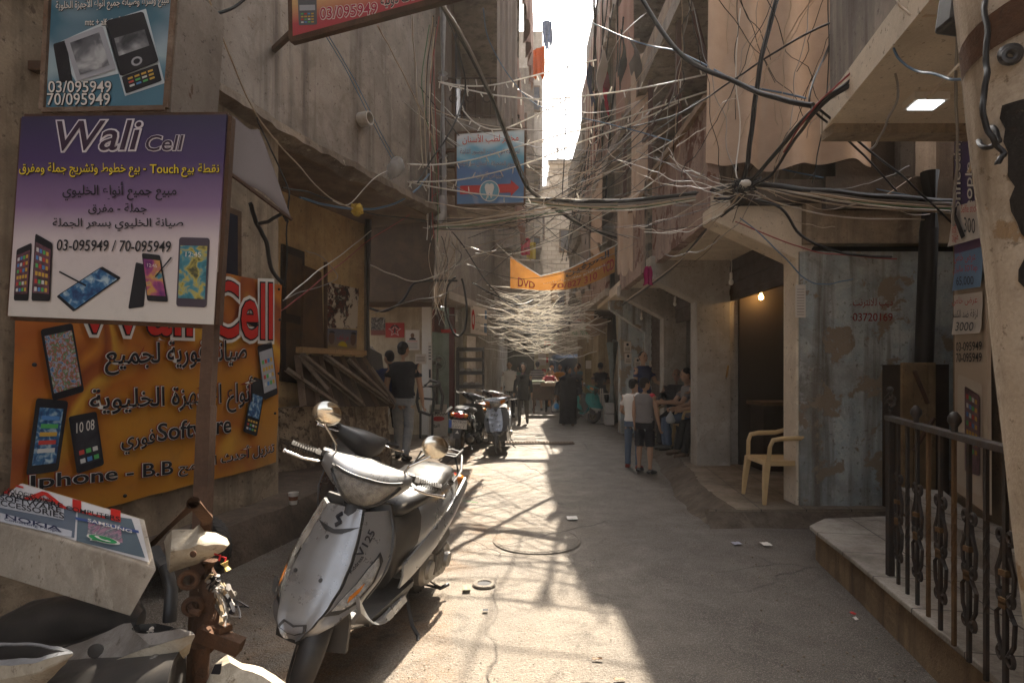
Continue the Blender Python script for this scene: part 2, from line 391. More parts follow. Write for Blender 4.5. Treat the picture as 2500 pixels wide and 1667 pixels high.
# raised pavement in front of the arcade: tiled top with a broken concrete kerb
edge = [(2.05, 5.33), (2.06, 5.9), (2.12, 6.6), (2.28, 7.3), (2.34, 7.9), (2.46, 8.6), (2.58, 9.4), (2.66, 10.4), (2.72, 11.6), (2.78, 13.2), (2.85, 15)]
def along(pts, n):
    out = []
    for a, b in zip(pts, pts[1:]):
        for i in range(n): out.append(V(a).lerp(V(b), i / n))
    return out + [V(pts[-1])]
e2 = along([V((x, y, 0)) for x, y in edge], 8)
top = [[V((p.x + .03 * noise.noise(V((p.y * 2.2, 1, 0))) + .05, p.y, .125)), V((p.x + 1.2, p.y, .128)), V((8, p.y, .13))] for p in e2]
pv = MB().sheet(top)
front = [[V((1.85 + .4 * i, 5.33 + .02 * noise.noise(V((i * 3.1, 4, 0))), z)) for i in range(15)] for z in (-.03, .06, .125)]
pv.sheet(front); struct(pv.build('pavement', tile_mat('worn_paving', (.24, .19, .14), (.20, .155, .115), .42, .12)))
kb = []
for i, p in enumerate(e2):
    w = lambda s, a: a * noise.noise(V((p.y * s, s, 2)))
    kb.append([V((p.x - .26 + w(3, .07), p.y - .02, -.03)), V((p.x - .15 + w(4, .05), p.y, .035 + w(5, .03))), V((p.x - .04 + w(6, .03), p.y, .085 + w(7, .03))), V((p.x + .02 + w(8, .02), p.y, .128 + w(9, .006))), V((p.x + .09, p.y, .122))])
kbm = MB().sheet(kb)
c0 = kb[0]; kbm.sheet([[V((1.80 + .35 * i, 5.33 - s + .03 * noise.noise(V((i * 1.7, s * 20, 7))), z)) for s, z in ((.2, -.03), (.1, .04), (.03, .09), (-.03, .127))] for i in range(16)][::-1])
struct(kbm.build('kerb', DIRT, smooth=50))
# low concrete apron where the left side alley meets the road
ap = []
for i in range(14):
    y = 7.2 + i * .45; ap.append([V((-1.0 + .25 * noise.noise(V((y * .8, 0, 5))) - .0 * i + (.06 * (y - 9)), y, -.01)), V((-1.25 + .2 * noise.noise(V((y, 3, 5))), y, .05)), V((-1.6, y, .075 + .02 * noise.noise(V((y * 2, 1, 1))))), V((-2.6, y, .09)), V((-5, y, .09))])
struct(MB().sheet(ap).build('alley_pavement', DIRT, smooth=60))

# ---------------------------------------------------------------- left near building
PL_UP = plaster('upper_plaster', (.31, .26, .215), (.24, .195, .155), amt=.62, peel=(.19, .135, .095), thr=.66, bump=.3, streak=1.2, scale=.8)
PL_LOW = plaster('lower_plaster', (.33, .255, .175), (.25, .185, .125), amt=.6, peel=(.14, .10, .07), thr=.62, bump=.4)
PL_YEL = plaster('ochre_plaster', (.60, .43, .22), (.52, .35, .165), amt=.4, peel=(.26, .19, .12), thr=.69, bump=.35, streak=.7)
SOFFIT = plaster('rotten_soffit', (.20, .125, .07), (.11, .068, .04), amt=.6, peel=(.30, .24, .17), thr=.66, bump=.6, streak=0)
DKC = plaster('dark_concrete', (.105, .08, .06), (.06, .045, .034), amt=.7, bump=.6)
ROUGHC = plaster('rough_render', (.42, .33, .23), (.22, .165, .115), amt=.75, peel=(.09, .066, .048), thr=.53, pscale=9, bump=1.0, streak=1, fine=35)
def lx(y): return -3.41 + .24 * y
lb = thing('apartment_building', 'stained plaster building with overhanging upper floor behind the orange shop banner', 'building', (-3, 4, 0))
MB().wall([(lx(-5), -5), (lx(5.24), 5.24)], 0, 3.62, .3).wall([(-2.16, 5.24), (-2.9, 5.6)], 0, 3.6, .1).build('lower_wall', PL_LOW, lb)
up = MB(); up.wall([(lx(-5) + .05, -5), (-2.10, 5.24), (-1.06, 7.87), (-3.4, 8.9)], 3.6, 11.5, .3); up.build('upper_wall', PL_UP, lb)
led = []
for i in range(60):
    y = 1.5 + i * 6.37 / 59; x = lx(y) if y < 5.24 else -2.15 + (y - 5.24) * 1.09 / 2.63
    k = lambda s, a: a * noise.noise(V((y * s, s, 9)))
    led.append([V((x - .05, y, 3.72 + k(3, .05))), V((x + .1 + k(5, .03), y, 3.66 + k(4, .04))), V((x + .12 + k(7, .03), y, 3.58 + k(6, .03))), V((x - .05, y, 3.52 + k(3, .03)))])
MB().sheet(led).build('broken_ledge', plaster('ledge_concrete', (.26, .20, .145), (.16, .115, .08), amt=.6, peel=(.36, .30, .22), thr=.62, pscale=7, bump=.9), lb, smooth=40)
MB().prism([(-2.2, 5.2), (-1.07, 7.9), (-2.05, 8.35), (-2.9, 6.6), (-2.9, 5.4)], (0, 0, 3.52), (1, 0, 0), (0, 1, 0), (0, 0, .1)).build('balcony_soffit', SOFFIT, lb)
MB().wall([(-3.0, 5.8), (-2.1, 8.2), (-4, 9.0)], 0, 3.52, .25).build('ochre_wall', PL_YEL, lb)
MB().wall([(-2.112, 8.13), (-2.092, 8.18)], 0, 3.5, .05, -1).build('corner_edge', PL_LOW, lb)
pc = P(826, 293, 6.3); pc.x += .0
mb = MB(); d_ = V((.93, -.37, 0))
wx = -2.10 + (6.3 - 5.24) * 1.04 / 2.63; pc = V((wx, 6.3, pc.z))
mb.lathe([(.075, -.05), (.075, .13), (.058, .13), (.058, -.0)], pc, d_, 20, False); mb.build('vent_pipe', paint('pipe_grey', (.36, .33, .29), .5), lb, smooth=40)
mb = MB(); mb.bar(P(842, 355, 6.6), P(875, 370, 6.6) + V((.02, 0, 0)), .035); mb.build('iron_stub', INK, lb)
# window under the shade and the dark timber shutters
DKW = plaster('dark_timber', (.045, .028, .018), (.025, .016, .011), amt=.5, bump=.4, streak=.5)
BRW = plaster('brown_timber', (.12, .065, .03), (.07, .038, .02), amt=.5, bump=.4)
q = Quad(V((lx(4.35) + .012, 4.35, 1.95)), V((lx(4.75) + .012, 4.75, 1.95)), V((lx(4.75) + .012, 4.75, 2.75)), V((lx(4.35) + .012, 4.35, 2.75)))
w_ = panel(q, 'window', BRW, lb, .03); panel(q.sub([(.12, .06), (.88, .06), (.88, .94), (.12, .94)], .004), 'pane', SCRN, w_, .006)
def yq(p0, p1, p2, p3, off=.03):     # photo pixels on the ochre wall plane
    a, b = V((-3.0, 5.8)), V((-2.1, 8.2)); dx, dy = b - a
    out = []
    for px, py in (p0, p1, p2, p3):
        k = (px - 1250) / F; Y = (a.x - a.y * dx / dy + off) / (k - dx / dy); out.append(P(px, py, Y))
    return Quad(*out)
sh = panel(yq((686, 930), (746, 938), (744, 615), (690, 595)), 'shutter', DKW, lb, .05, .004)
q = yq((686, 930), (746, 938), (744, 615), (690, 595))
mb = MB()
for a, b in ((.08, .44), (.5, .94)): q.rect(mb, .15, .85, a, b, .012)
mb.build('shutter_panel', BRW, sh)
o = panel(yq((738, 858), (792, 868), (785, 664), (744, 648), .10), 'shutter', BRW, lb, .04, .004); o['label'] = 'lighter brown open shutter leaf'
mb = MB()
for px in (800, 873): mb.bar(yq((px, 858), (px + 3, 858), (px + 3, 640), (px, 640), .05).pt(0, 0), yq((px, 858), (px + 3, 858), (px + 3, 640), (px, 640), .05).pt(0, 1), .05, .05)
mb2 = MB(); mb2.bar(*[yq((795, y), (798, y), (798, y), (795, y), .04).pt(0, 0) for y in (862, 640)], .04); mb2.build('post', BRW, lb)
# plank, low block wall, ledge
mb = MB(); qq = yq((728, 862), (888, 872), (888, 852), (732, 846), .2); mb.bar(qq.pt(0, .5) , qq.pt(1, .5), .10, .07)
tag(mb.build('wooden_plank', plaster('raw_timber', (.38, .235, .11), (.29, .175, .08), amt=.3, bump=.3, streak=.3), bevel=.004), 'pale raw timber plank under the torn posters', 'plank')
blk = []
prof = [(-2.78, 6.15), (-2.55, 6.45), (-2.3, 6.95), (-2.05, 7.5), (-1.86, 8.0), (-1.79, 8.18), (-1.84, 8.4), (-2.05, 8.5)]
pr = along([V((x, y, 0)) for x, y in prof], 8)
for z in [i * .1 for i in range(11)]:
    blk.append([V((p.x + .04 * noise.noise(V((p.x * 6, p.y * 6, z * 6))) + .05 * (1 - z), p.y + .05 * noise.noise(V((p.x * 5, p.y * 7, z * 5 + 3))), z + .02 * noise.noise(V((p.x * 9, p.y * 9, 4))))) for p in pr])
blk.append([V((-2.9, 8.4, 1.0)) if 0 else V((p.x - .25, p.y + .2, 1.0)) for p in pr])
tag(MB().sheet(blk).build('low_wall', ROUGHC, smooth=50), 'low roughcast block wall with streaked render under the iron bars', 'wall')
ldg = []
for i in range(26):
    y = 3.6 + i * .16; x = lx(min(y, 5.24)) + .3 if y < 5.3 else -1.86 - (y - 5.3) * .06
    k = lambda s, a: a * noise.noise(V((y * s, s, 4)))
    ldg.append([V((x + .1 + k(2, .06), y, -.02)), V((x + .05 + k(3, .05), y, .18 + k(4, .04))), V((x + .0 + k(5, .04), y, .27 + k(3, .03))), V((x - .35, y, .29 + k(3, .02))), V((x - 1.3, y, .31))])
tag(MB().sheet(ldg).build('step_ledge', plaster('dirty_step', (.12, .085, .06), (.07, .05, .036), amt=.6, bump=.9, fine=40), smooth=50), 'dirty crumbling concrete ledge running under the orange banner wall', 'ledge')

# ---------------------------------------------------------------- buildings further up on the left
CREAM = plaster('cream_plaster', (.52, .42, .29), (.43, .335, .22), amt=.4, peel=(.20, .14, .09), thr=.66, bump=.3)
BROWNB = plaster('brown_boards', (.105, .07, .047), (.07, .046, .031), amt=.5, bump=.3, streak=.8)
GREYP = plaster('grey_plaster', (.26, .225, .185), (.19, .16, .13), amt=.5, bump=.3, streak=1.2)
PALEP = plaster('pale_plaster', (.42, .37, .31), (.33, .285, .235), amt=.45, bump=.3)
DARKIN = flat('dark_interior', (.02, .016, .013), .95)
ab = thing('alley_building', 'cream walled building with dark brown overhang at the mouth of the side alley', 'building', (-3, 12, 0))
MB().box((-3.4, 12.15, 1.6), (3.3, .3, 3.2)).build('alley_wall', CREAM, ab)
MB().box((-3.0, 11.2, 3.55), (2.95, .18, 1.55)).box((-3.0, 11.7, 2.82), (2.95, 1.0, .1)).build('overhang_box', BROWNB, ab)
MB().box((-3.0, 11.15, 4.38), (3.0, .35, .12)).build('overhang_cap', DKC, ab)
MB().box((-3.6, 12.2, 8.2), (4.4, .4, 7.4)).build('upper_wall', GREYP, ab)
shp = thing('shop_building', 'row of small open shops with a projecting concrete canopy on the left', 'building', (-1, 15, 0))
sf = [(-1.78, 12.02), (-1.62, 12.8), (-1.36, 14.0), (-1.0, 15.7), (-.75, 17.0), (-.55, 20), (-.2, 26)]
MB().wall(sf[3:], 0, 3.2, .3).build('shop_front', PALEP, shp)
MB().wall(sf, 3.0, 12.5, .3).build('upper_wall', plaster('brown_plaster', (.20, .155, .115), (.14, .105, .078), amt=.5, bump=.3), shp)
MB().prism([(-1.9, 11.6), (-1.3, 11.75), (-.95, 13.2), (-.5, 15.5), (-.25, 17.2), (-.9, 17.2), (-1.6, 13)], (0, 0, 2.92), (1, 0, 0), (0, 1, 0), (0, 0, .16)).build('canopy', plaster('canopy_concrete', (.38, .325, .26), (.30, .25, .195), amt=.35, bump=.3, streak=0), shp)
TEAL = plaster('teal_wall', (.28, .34, .31), (.22, .275, .25), amt=.3, bump=.1)
MB().box((-2.2, 14.1, 1.5), (1.6, .1, 3.0)).box((-2.6, 13.2, 1.5), (.1, 1.9, 3)).build('interior_wall', TEAL, shp)
MB().box((-1.80, 12.05, 1.55), (.2, .12, 3.1)).build('door_post', WHT, shp)
MB().box((-1.42, 13.45, 1.5), (.12, .14, 3.0)).build('door_post', flat('maroon_paint', (.10, .02, .018), .6), shp)
MB().box((-1.29, 13.85, 1.9), (.2, .06, 2.1)).build('door_post', PALEP, shp)
MB().box((-1.68, 12.9, 2.55), (.5, .08, .5), rotm(z=70)).build('shutter_box', flat('maroon_box', (.09, .025, .02), .7), shp)
MB().box((-1.9, 15.0, 1.5), (1.4, .1, 3)).build('back_wall', plaster('tan_wall', (.30, .23, .15), (.24, .18, .115), amt=.4), shp)

def window_on(b, c, w, h, n='window', axis='y'):
    s = (w, .06, h) if axis == 'y' else (.06, w, h); g = (w * .82, .02, h * .86) if axis == 'y' else (.02, w * .82, h * .86)
    o = MB().box(c, s).build(n, BRW, b); off = V((0, -.04, 0)) if axis == 'y' else V((.04 if c[0] < .5 else -.04, 0, 0))
    MB().box(V(c) + off, g).build('pane', SCRN, o)
CURT = {}
def curtain(label, a, b, z0, z1, mat, folds=5, amp=.05, scal=.06, group=None, name='curtain', slack=0, n=48, m=16, seed=0, dep=None):
    """cloth hung from the line a-b (plan points) between heights z0 and z1"""
    a, b = V((*a, 0)), V((*b, 0)); d = b - a; nn = V((-d.y, d.x, 0)).normalized(); g = []
    for j in range(m + 1):
        v = j / m; row = []
        for i in range(n + 1):
            u = i / n; am = amp * (.35 + .65 * (1 - v)) * (.7 + .6 * noise.noise(V((u * 3, seed, 1))))
            off = am * math.sin(u * folds * 6.28 + 1.3 * noise.noise(V((u * 2, v * 1.3, seed)))) + .4 * amp * noise.noise(V((u * 7, v * 3, seed + 5)))
            zb = z0 + scal * (.45 * math.sin(u * folds * 6.28 + seed) + 2.2 * noise.noise(V((u * 3.1, seed, 3)))) * (1 - v)
            row.append(a + d * (u + slack * (1 - v) * (u - .5)) + nn * off + V((0, 0, zb + (z1 - zb) * v)))
        g.append(row)
    mb = MB().sheet(g, .006, nn); o = mb.build(name, mat, smooth=60); tag(o, label, 'curtain', group); return o
BEIGE = cloth('beige_canvas', (.50, .375, .285), (.36, .26, .19), var=.5, bump=.35, wob=5)
PINKC = cloth('faded_pink_cloth', (.40, .25, .20), (.28, .17, .135), bump=.4, trans=.15)
GREYC = cloth('grey_cloth', (.33, .275, .24), (.22, .18, .155), bump=.4, trans=.1)
ORNC = cloth('orange_cloth', (.55, .16, .04), (.36, .1, .03), bump=.4, trans=.3)
STRC = cloth('striped_cloth', (.42, .34, .27), (.34, .27, .21), stripes=(1, 40, (.20, .10, .08)), bump=.3)
# left balconies over the alley (behind the dental sign)
bl = thing('balcony_building', 'tall block with curtained balconies stacked behind the blue dental sign', 'building', (-1, 10, 3))
MB().box((-1.1, 10.05, 8.5), (.3, 3.6, 8.0)).box((-2.6, 11.8, 8.5), (3, .2, 8)).box((-.9, 12.0, 8.5), (1.4, .2, 8)).build('back_wall', plaster('balcony_wall', (.20, .15, .115), (.15, .11, .085), amt=.5), bl)
for k, z in enumerate((4.5, 7.45, 10.4)):
    MB().box((-.45, 10.1, z), (1.15, 3.5, .18)).build('balcony_slab', PL_UP, bl)
    if k < 2:
        MB().box((-.45, 8.42, z + .36), (1.12, .1, .55)).box((.08, 10.1, z + .36), (.1, 3.4, .55)).build('parapet', plaster('parapet_render', (.24, .20, .155), (.18, .145, .115), amt=.6), bl)
        rl = MB()
        for i in range(10): rl.tube([(-.98 + i * .11, 8.42, z + .64), (-.98 + i * .11, 8.42, z + 1.25)], .009, 5)
        for zz in (.7, 1.25): rl.tube([(-1.0, 8.42, z + zz), (.1, 8.42, z + zz), (.08, 11.7, z + zz)], .014, 6)
        for i in range(4): rl.torus((-.87 + i * .25, 8.42, z + .95), (0, 1, 0), .055, .008, 14, 5)
        rl.build('railing', flat('rust_iron', (.045, .028, .02), .7), bl)
window_on(bl, (-.93, 9.4, 6.0), .9, 1.9, 'door', 'x'); window_on(bl, (-.93, 10.8, 5.9), .7, 1.2, 'window', 'x')
MB().box((-1.02, 8.35, 7.5), (.12, .12, 8)).build('corner_post', PALEP, bl)
mb = MB(); mb.tube([P(1082, -60, 7.85), P(1080, 480, 7.85), P(1080, 525, 7.85), P(1068, 540, 7.85)], .062, 12)
for py in (180, 380): mb.tube([P(1081, py, 7.85), P(1081, py + 12, 7.85)], .072, 12)
tag(mb.build('drain_pipe', paint('plastic_pipe', (.40, .38, .37), .5, dirt=.5), smooth=40), 'grey plastic drain pipe with elbow at the corner of the plaster building', 'pipe')
curtain('long grey beige curtain hanging at the balcony above the dental sign', (-.22, 8.33), (.08, 8.36), 5.0, 8.4, GREYC, 3, .04, .06, seed=2)
curtain('faded pink curtain draped down the balcony edge beside the open sky', (.16, 8.6), (.42, 12.3), 7.5, 10.3, PINKC, 7, .07, .2, seed=4)
curtain('short bright orange cloth at the balcony tip beside the open sky', (.44, 12.4), (.70, 12.2), 7.75, 8.4, ORNC, 2, .04, .1, seed=6)
curtain('tall dusty rose curtain behind the dental sign', (.08, 8.5), (.22, 10.6), 3.8, 6.2, PINKC, 6, .05, .06, seed=8)
l3 = thing('apartment_building', 'narrow sunlit concrete block beyond the orange cloth', 'building', (0, 17, 3))
MB().box((.0, 20.6, 7.4), (1.5, 2.6, 8.6)).build('wall', PL_UP, l3)
MB().box((.55, 25.5, 9.4), (1.5, 2.5, 13)).build('rear_wall', PALEP, l3)
for z in (5.6, 8.4): MB().box((.35, 20.3, z), (1.3, 2.6, .14)).build('balcony_slab', PALEP, l3)
for z in (6.8, 9.6): window_on(l3, (.2, 19.26, z), .6, 1.1)
for z in (6.6, 9.6, 13): window_on(l3, (1.0, 24.22, z), .4, 1.1)
# closing wall over the dark passage
fb = thing('passage_building', 'blockwork building closing the street above the dark passage', 'building', (1.5, 27, 0))
BLOCKM = None
def block_mat(name, c1, c2):
    t = NT(name); p = t.pos(); mp = t.node('ShaderNodeMapping'); mp.inputs['Rotation'].default_value = (R(90), 0, 0); t.l.new(p, mp.inputs[0])
    b = t.node('ShaderNodeTexBrick'); t.l.new(mp.outputs[0], b.inputs['Vector']); b.inputs['Scale'].default_value = 1; b.inputs['Brick Width'].default_value = .42; b.inputs['Row Height'].default_value = .21
    b.inputs['Mortar Size'].default_value = .012; b.inputs['Color1'].default_value = (*c1, 1); b.inputs['Color2'].default_value = (*c2, 1); b.inputs['Mortar'].default_value = (.2, .175, .145, 1)
    n = t.noise(p, 1.5, 8, .7); t.out(t.mix(t.ramp(n, .45, .75, 0, .6), b.outputs[0], (.13, .10, .08)), .9, 0, .2); t.bump(t.math('ADD', n, t.math('MULTIPLY', b.outputs['Fac'], -.5)), .4, .03); return t.m
BLK = block_mat('concrete_blocks', (.42, .37, .31), (.35, .31, .255))
MB().box((1.6, 27.3, 6.7), (6.5, .5, 7.0)).build('wall', BLK, fb)
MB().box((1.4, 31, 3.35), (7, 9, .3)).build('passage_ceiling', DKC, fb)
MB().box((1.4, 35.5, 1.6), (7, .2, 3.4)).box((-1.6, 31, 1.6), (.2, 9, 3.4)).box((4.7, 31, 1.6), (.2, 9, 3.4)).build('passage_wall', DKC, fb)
for x, z in ((.9, 5.4), (2.2, 4.9), (1.2, 8.2), (2.6, 7.6)): window_on(fb, (x, 27.02, z), .7, 1.1)
tw = thing('apartment_tower', 'pale blockwork tower standing at the end of the sky gap', 'building', (2.6, 30, 0))
MB().box((2.75, 30, 6), (1.75, 3, 11.6)).build('wall', BLK, tw)
MB().box((2.75, 28.46, 11.85), (1.9, .3, .2)).build('parapet', PALEP, tw)
MB().box((2.3, 28.46, 12.3), (.08, .08, .7)).build('roof_post', DKC, tw)
for z in (6.6, 9.0): window_on(tw, (2.5, 28.46, z), .6, .9)

# ---------------------------------------------------------------- right: arcade building
ARC = plaster('grey_arcade_plaster', (.40, .355, .305), (.34, .295, .25), amt=.38, peel=(.20, .15, .105), thr=.70, bump=.22, streak=.6)
CEIL = plaster('limewash_ceiling', (.68, .58, .45), (.60, .50, .38), amt=.22, bump=.2, streak=0)
BLUE = plaster('peeling_blue_paint', (.44, .44, .41), (.31, .355, .36), stain=(.085, .06, .038), amt=.72, peel=(.23, .17, .115), thr=.56, pscale=2.6, bump=.55, streak=1.1)
PARA = plaster('peeling_pink_boards', (.36, .25, .205), (.30, .205, .165), amt=.4, peel=(.115, .045, .028), thr=.56, pscale=2.8, bump=.4, streak=1)
ar_b = thing('arcade_building', 'arcaded building with sloped concrete brackets and peeling pink upper floor', 'building', (2.8, 8, 0))
def frame(y, d, poly, mat, name='arcade_frame'): return MB().prism(poly, (0, y, 0), (1, 0, 0), (0, 0, 1), (0, d, 0)).build(name, mat, ar_b, bevel=.012)
frame(5.5, .27, [(2.75, -.03), (2.9, -.03), (2.9, 2.6), (3.2, 3.02), (1.93, 3.02), (1.93, 2.88), (2.75, 2.5)], CEIL)
frame(7.8, .27, [(2.53, .1), (3.0, .1), (3.0, 3.0), (1.9, 3.0), (1.9, 2.69), (2.53, 2.38)], ARC)
frame(10.4, .27, [(2.77, .1), (3.2, .1), (3.2, 3.0), (1.97, 3.0), (1.97, 2.81), (2.77, 2.39)], ARC)
frame(12.2, .27, [(2.86, .1), (3.3, .1), (3.3, 3.0), (2.1, 3.0), (2.1, 2.76), (2.86, 2.25)], BLUE)
cw = []
for i in range(33):
    x = 2.77 + i * 1.55 / 32; rib = .016 * (1 if i in (3, 4, 9, 10) else 0)
    cw.append([V((x, 5.47 - rib + .006 * noise.noise(V((x * 9, z * 3, 1))), z)) for z in [j * .2 - .03 for j in range(14)]])
MB().sheet(cw, .2, V((0, 1, 0))).build('blue_wall', BLUE, ar_b, smooth=35)
MB().box((3.6, 5.5, 2.83), (1.6, .16, .38)).build('stained_beam', PL_LOW, ar_b)
MB().box((3.55, 5.6, 3.14), (2.8, .4, .2)).build('floor_edge', DKC, ar_b)
MB().prism([(1.96, 5.6), (5, 5.6), (5, 14), (2.1, 14)], (0, 0, 2.94), (1, 0, 0), (0, 1, 0), (0, 0, .2)).build('arcade_ceiling', CEIL, ar_b)
MB().box((2.15, 7.0, 2.885), (.02, .02, .02)).build('hook', INK, ar_b)
SHUT = paint('rusty_shutter', (.075, .05, .036), .6, .3, .5, obj=False)
for y0, y1, zb in ((5.78, 7.8, 2.38), (8.08, 10.4, 2.3), (10.68, 12.2, .12)):
    mb = MB(); n = int((2.93 - zb) / .075)
    for i in range(n):
        z = zb + (i + .5) * (2.93 - zb) / n; mb.box((3.02, (y0 + y1) / 2, z), (.05 + .025 * (i % 2), y1 - y0, (2.93 - zb) / n * .96))
    mb.build('roller_shutter', SHUT, ar_b)
MB().box((4.5, 8.0, 1.5), (3.0, .12, 3)).build('side_wall', ARC, ar_b)
MB().box((3.75, 7.9, 1.5), (1.2, .06, 2.85)).build('dark_panel', flat('dark_wall', (.035, .026, .02), .95), ar_b)  # near-black sheet in front of the grey side wall
MB().box((5.0, 6.8, 1.5), (.1, 2.6, 3)).box((4.2, 10.2, 1.5), (.1, 5, 3)).build('back_wall', flat('dark_wall2', (.04, .03, .024), .95), ar_b)  # inner walls of the room in one even near-black colour
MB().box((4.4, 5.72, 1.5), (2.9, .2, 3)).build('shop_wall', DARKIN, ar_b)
cn = thing('shop_counter', 'dark shop counter in the unlit room behind the pale chair', 'counter', (4.0, 7.6, .13))
MB().box((4.0, 7.55, .55), (1.5, .4, .85)).build('counter_body', DKW, cn); MB().box((4.0, 7.52, 1.0), (1.6, .5, .05)).build('counter_top', BRW, cn)
# upper floors
PAR = lambda y: 1.93 + (y - 5.6) * .012
for i, (y0, y1, z1) in enumerate(((5.62, 7.95, 4.08), (8.25, 10.5, 4.02))):
    g = [[V((PAR(y0 + (y1 - y0) * k / 14) + (.012 if k % 2 else 0), y0 + (y1 - y0) * k / 14, z)) for z in (2.9, 3.3, 3.7, z1)] for k in range(15)]
    MB().sheet(g, .12, V((1, 0, 0))).build('parapet', PARA, ar_b)
    MB().box((PAR(y0) + .06, (y0 + y1) / 2, z1 + .03), (.2, y1 - y0, .07)).build('parapet_cap', plaster('timber_cap', (.30, .20, .13), (.22, .145, .095), amt=.4), ar_b)
MB().box((4.0, 9.5, 6.0), (.2, 8, 6)).build('upper_back_wall', PL_UP, ar_b)
MB().box((3.3, 9.7, 5.75), (2.75, 7.9, .2)).build('upper_slab', PL_UP, ar_b)
MB().box((3.3, 9.7, 8.6), (2.6, 7.9, .2)).build('upper_slab', PL_UP, ar_b)
MB().box((1.98, 8.1, 3.5), (.14, .2, 1.3)).build('corner_post', plaster('flaking_post', (.28, .22, .16), (.1, .08, .06), amt=.5, peel=(.035, .03, .025), thr=.52, pscale=8), ar_b)
mb = MB()
for y in (6.9, 8.3, 10.2): mb.bar((2.02, y, 4.05), (2.02, y, 5.66), .06)
mb.bar((2.02, 6.9, 4.95), (2.02, 10.2, 4.95), .05); mb.bar((2.02, 6.2, 4.1), (3.6, 6.2, 4.6), .06); mb.bar((2.1, 6.6, 5.6), (3.0, 7.6, 4.1), .05)
mb.build('balcony_frame', flat('red_iron', (.075, .032, .022), .6), ar_b)
MB().bar((2.05, 5.9, 5.95), (2.05, 11, 5.95), .14, .5).build('slab_edge', plaster('timber_edge', (.36, .26, .18), (.26, .18, .125), amt=.4), ar_b)
BIG = curtain('huge pale canvas curtain hanging over the arcade corner', (1.93, 5.56), (3.42, 5.42), 3.42, 6.4, BEIGE, 3.3, .085, .045, seed=1.7, n=90, m=30, slack=.05)
curtain('narrow scalloped canvas strip hanging at the second balcony', (1.86, 8.9), (2.12, 8.6), 3.95, 6.3, BEIGE, 2, .05, .12, seed=3)
curtain('torn canvas strip hanging low beside the flaking post', (1.78, 9.6), (1.98, 9.3), 3.1, 4.3, BEIGE, 2, .05, .12, seed=5)
curtain('folded canvas sheet at the top of the second balcony', (1.9, 10.4), (2.05, 9.6), 5.9, 8.0, PINKC, 2, .05, .1, seed=9)
r2 = thing('apartment_building', 'tall block with striped awning cloths and wires right of the sky gap', 'building', (3, 15, 0))
MB().box((3.3, 14.5, 7.05), (2.2, 4.6, 7.9)).build('wall', PL_UP, r2)
MB().box((4.05, 15.4, 1.6), (2.0, 5.2, 3.2)).build('ground_floor_wall', PALEP, r2)
MB().box((2.68, 12.65, 1.5), (.58, .3, 2.9)).build('blue_pier', BLUE, r2)
for z in (3.1, 5.8, 8.5): MB().box((2.35, 14.3, z), (.75, 4.4, .15)).build('balcony_slab', PALEP, r2); MB().box((2.05, 14.3, z + .5), (.08, 4.3, .9)).build('parapet', PARA, r2)
for y in (12.9, 15.2):
    for z in (6.7, 9.4): window_on(r2, (2.18, y, z), .8, 1.2, axis='x')
curtain('striped awning cloth slanting down the right block', (1.95, 12.4), (1.98, 15.2), 6.3, 9.5, STRC, 6, .06, .12, seed=11)
curtain('pale canvas drape over the middle balcony of the right block', (1.94, 12.2), (1.98, 14.2), 4.2, 6.0, BEIGE, 5, .06, .12, seed=12)
curtain('grey drape over the lowest balcony of the right block', (1.95, 14.4), (1.98, 16.2), 3.6, 5.6, GREYC, 5, .06, .1, seed=13)
r3 = thing('apartment_building', 'farther pale block with stepped balconies right of the sky gap', 'building', (3.4, 20, 0))
MB().box((3.5, 20.3, 6.2), (2.3, 6.2, 6.2)).build('wall', PALEP, r3)
MB().box((3.7, 20.6, 1.6), (2.0, 5.6, 3.2)).build('ground_floor_wall', CREAM, r3)
for z in (3.3, 5.9, 8.3): MB().box((2.5, 20, z), (.6, 4.6, .15)).build('balcony_slab', PL_UP, r3); MB().box((2.23, 20, z + .45), (.08, 4.5, .8)).build('parapet', GREYP, r3)
for y in (18.5, 21.0):
    for z in (4.7, 7.2): window_on(r3, (2.33, y, z), .8, 1.1, axis='x')

# ---------------------------------------------------------------- right: near building, platform
nb = thing('shop_building', 'near building with limewashed overhang ceiling and tiled raised porch', 'building', (3, 3, 0))
MB().prism([(2.06, 3.8), (1.78, 2.42), (1.2, -.5), (.8, -4), (6, -4), (6, 3.8)], (0, 0, 3.0), (1, 0, 0), (0, 1, 0), (0, 0, .18)).build('porch_ceiling', CEIL, nb)
MB().wall([(.84, -4), (1.24, -.5), (1.82, 2.42), (2.10, 3.76), (6, 3.76)], 3.17, 9, .3, -1).build('upper_wall', PL_UP, nb)
MB().box((3.9, 3.7, 3.04), (3.7, .14, .2)).build('ceiling_edge', PL_LOW, nb)
NW = plaster('tan_shop_wall', (.30, .22, .145), (.24, .175, .115), amt=.4, bump=.25)
MB().wall([(2.55, -4), (2.62, 1.5), (3.25, 3.9), (3.66, 4.72)], 0, 3.0, .25, -1).build('shop_wall', NW, nb)
MB().wall([(3.66, 4.72), (5.6, 4.9)], 0, 3.2, .2, -1).build('return_wall', DKC, nb)
PLAT = tile_mat('marble_tiles', (.36, .32, .27), (.33, .29, .245), .45, .19)
pl = [(2.27, 4.34), (2.235, 4.18), (2.13, 3.55), (1.86, 2.2), (1.5, .3), (.95, -2.5), (5.2, -2.5), (5.2, 4.6), (3.0, 4.62), (2.5, 4.55)]
plo = [V((x, y)) for x, y in pl]
MB().prism(pl, (0, 0, .215), (1, 0, 0), (0, 1, 0), (0, 0, .03)).build('porch_floor', PLAT, nb, bevel=.006)
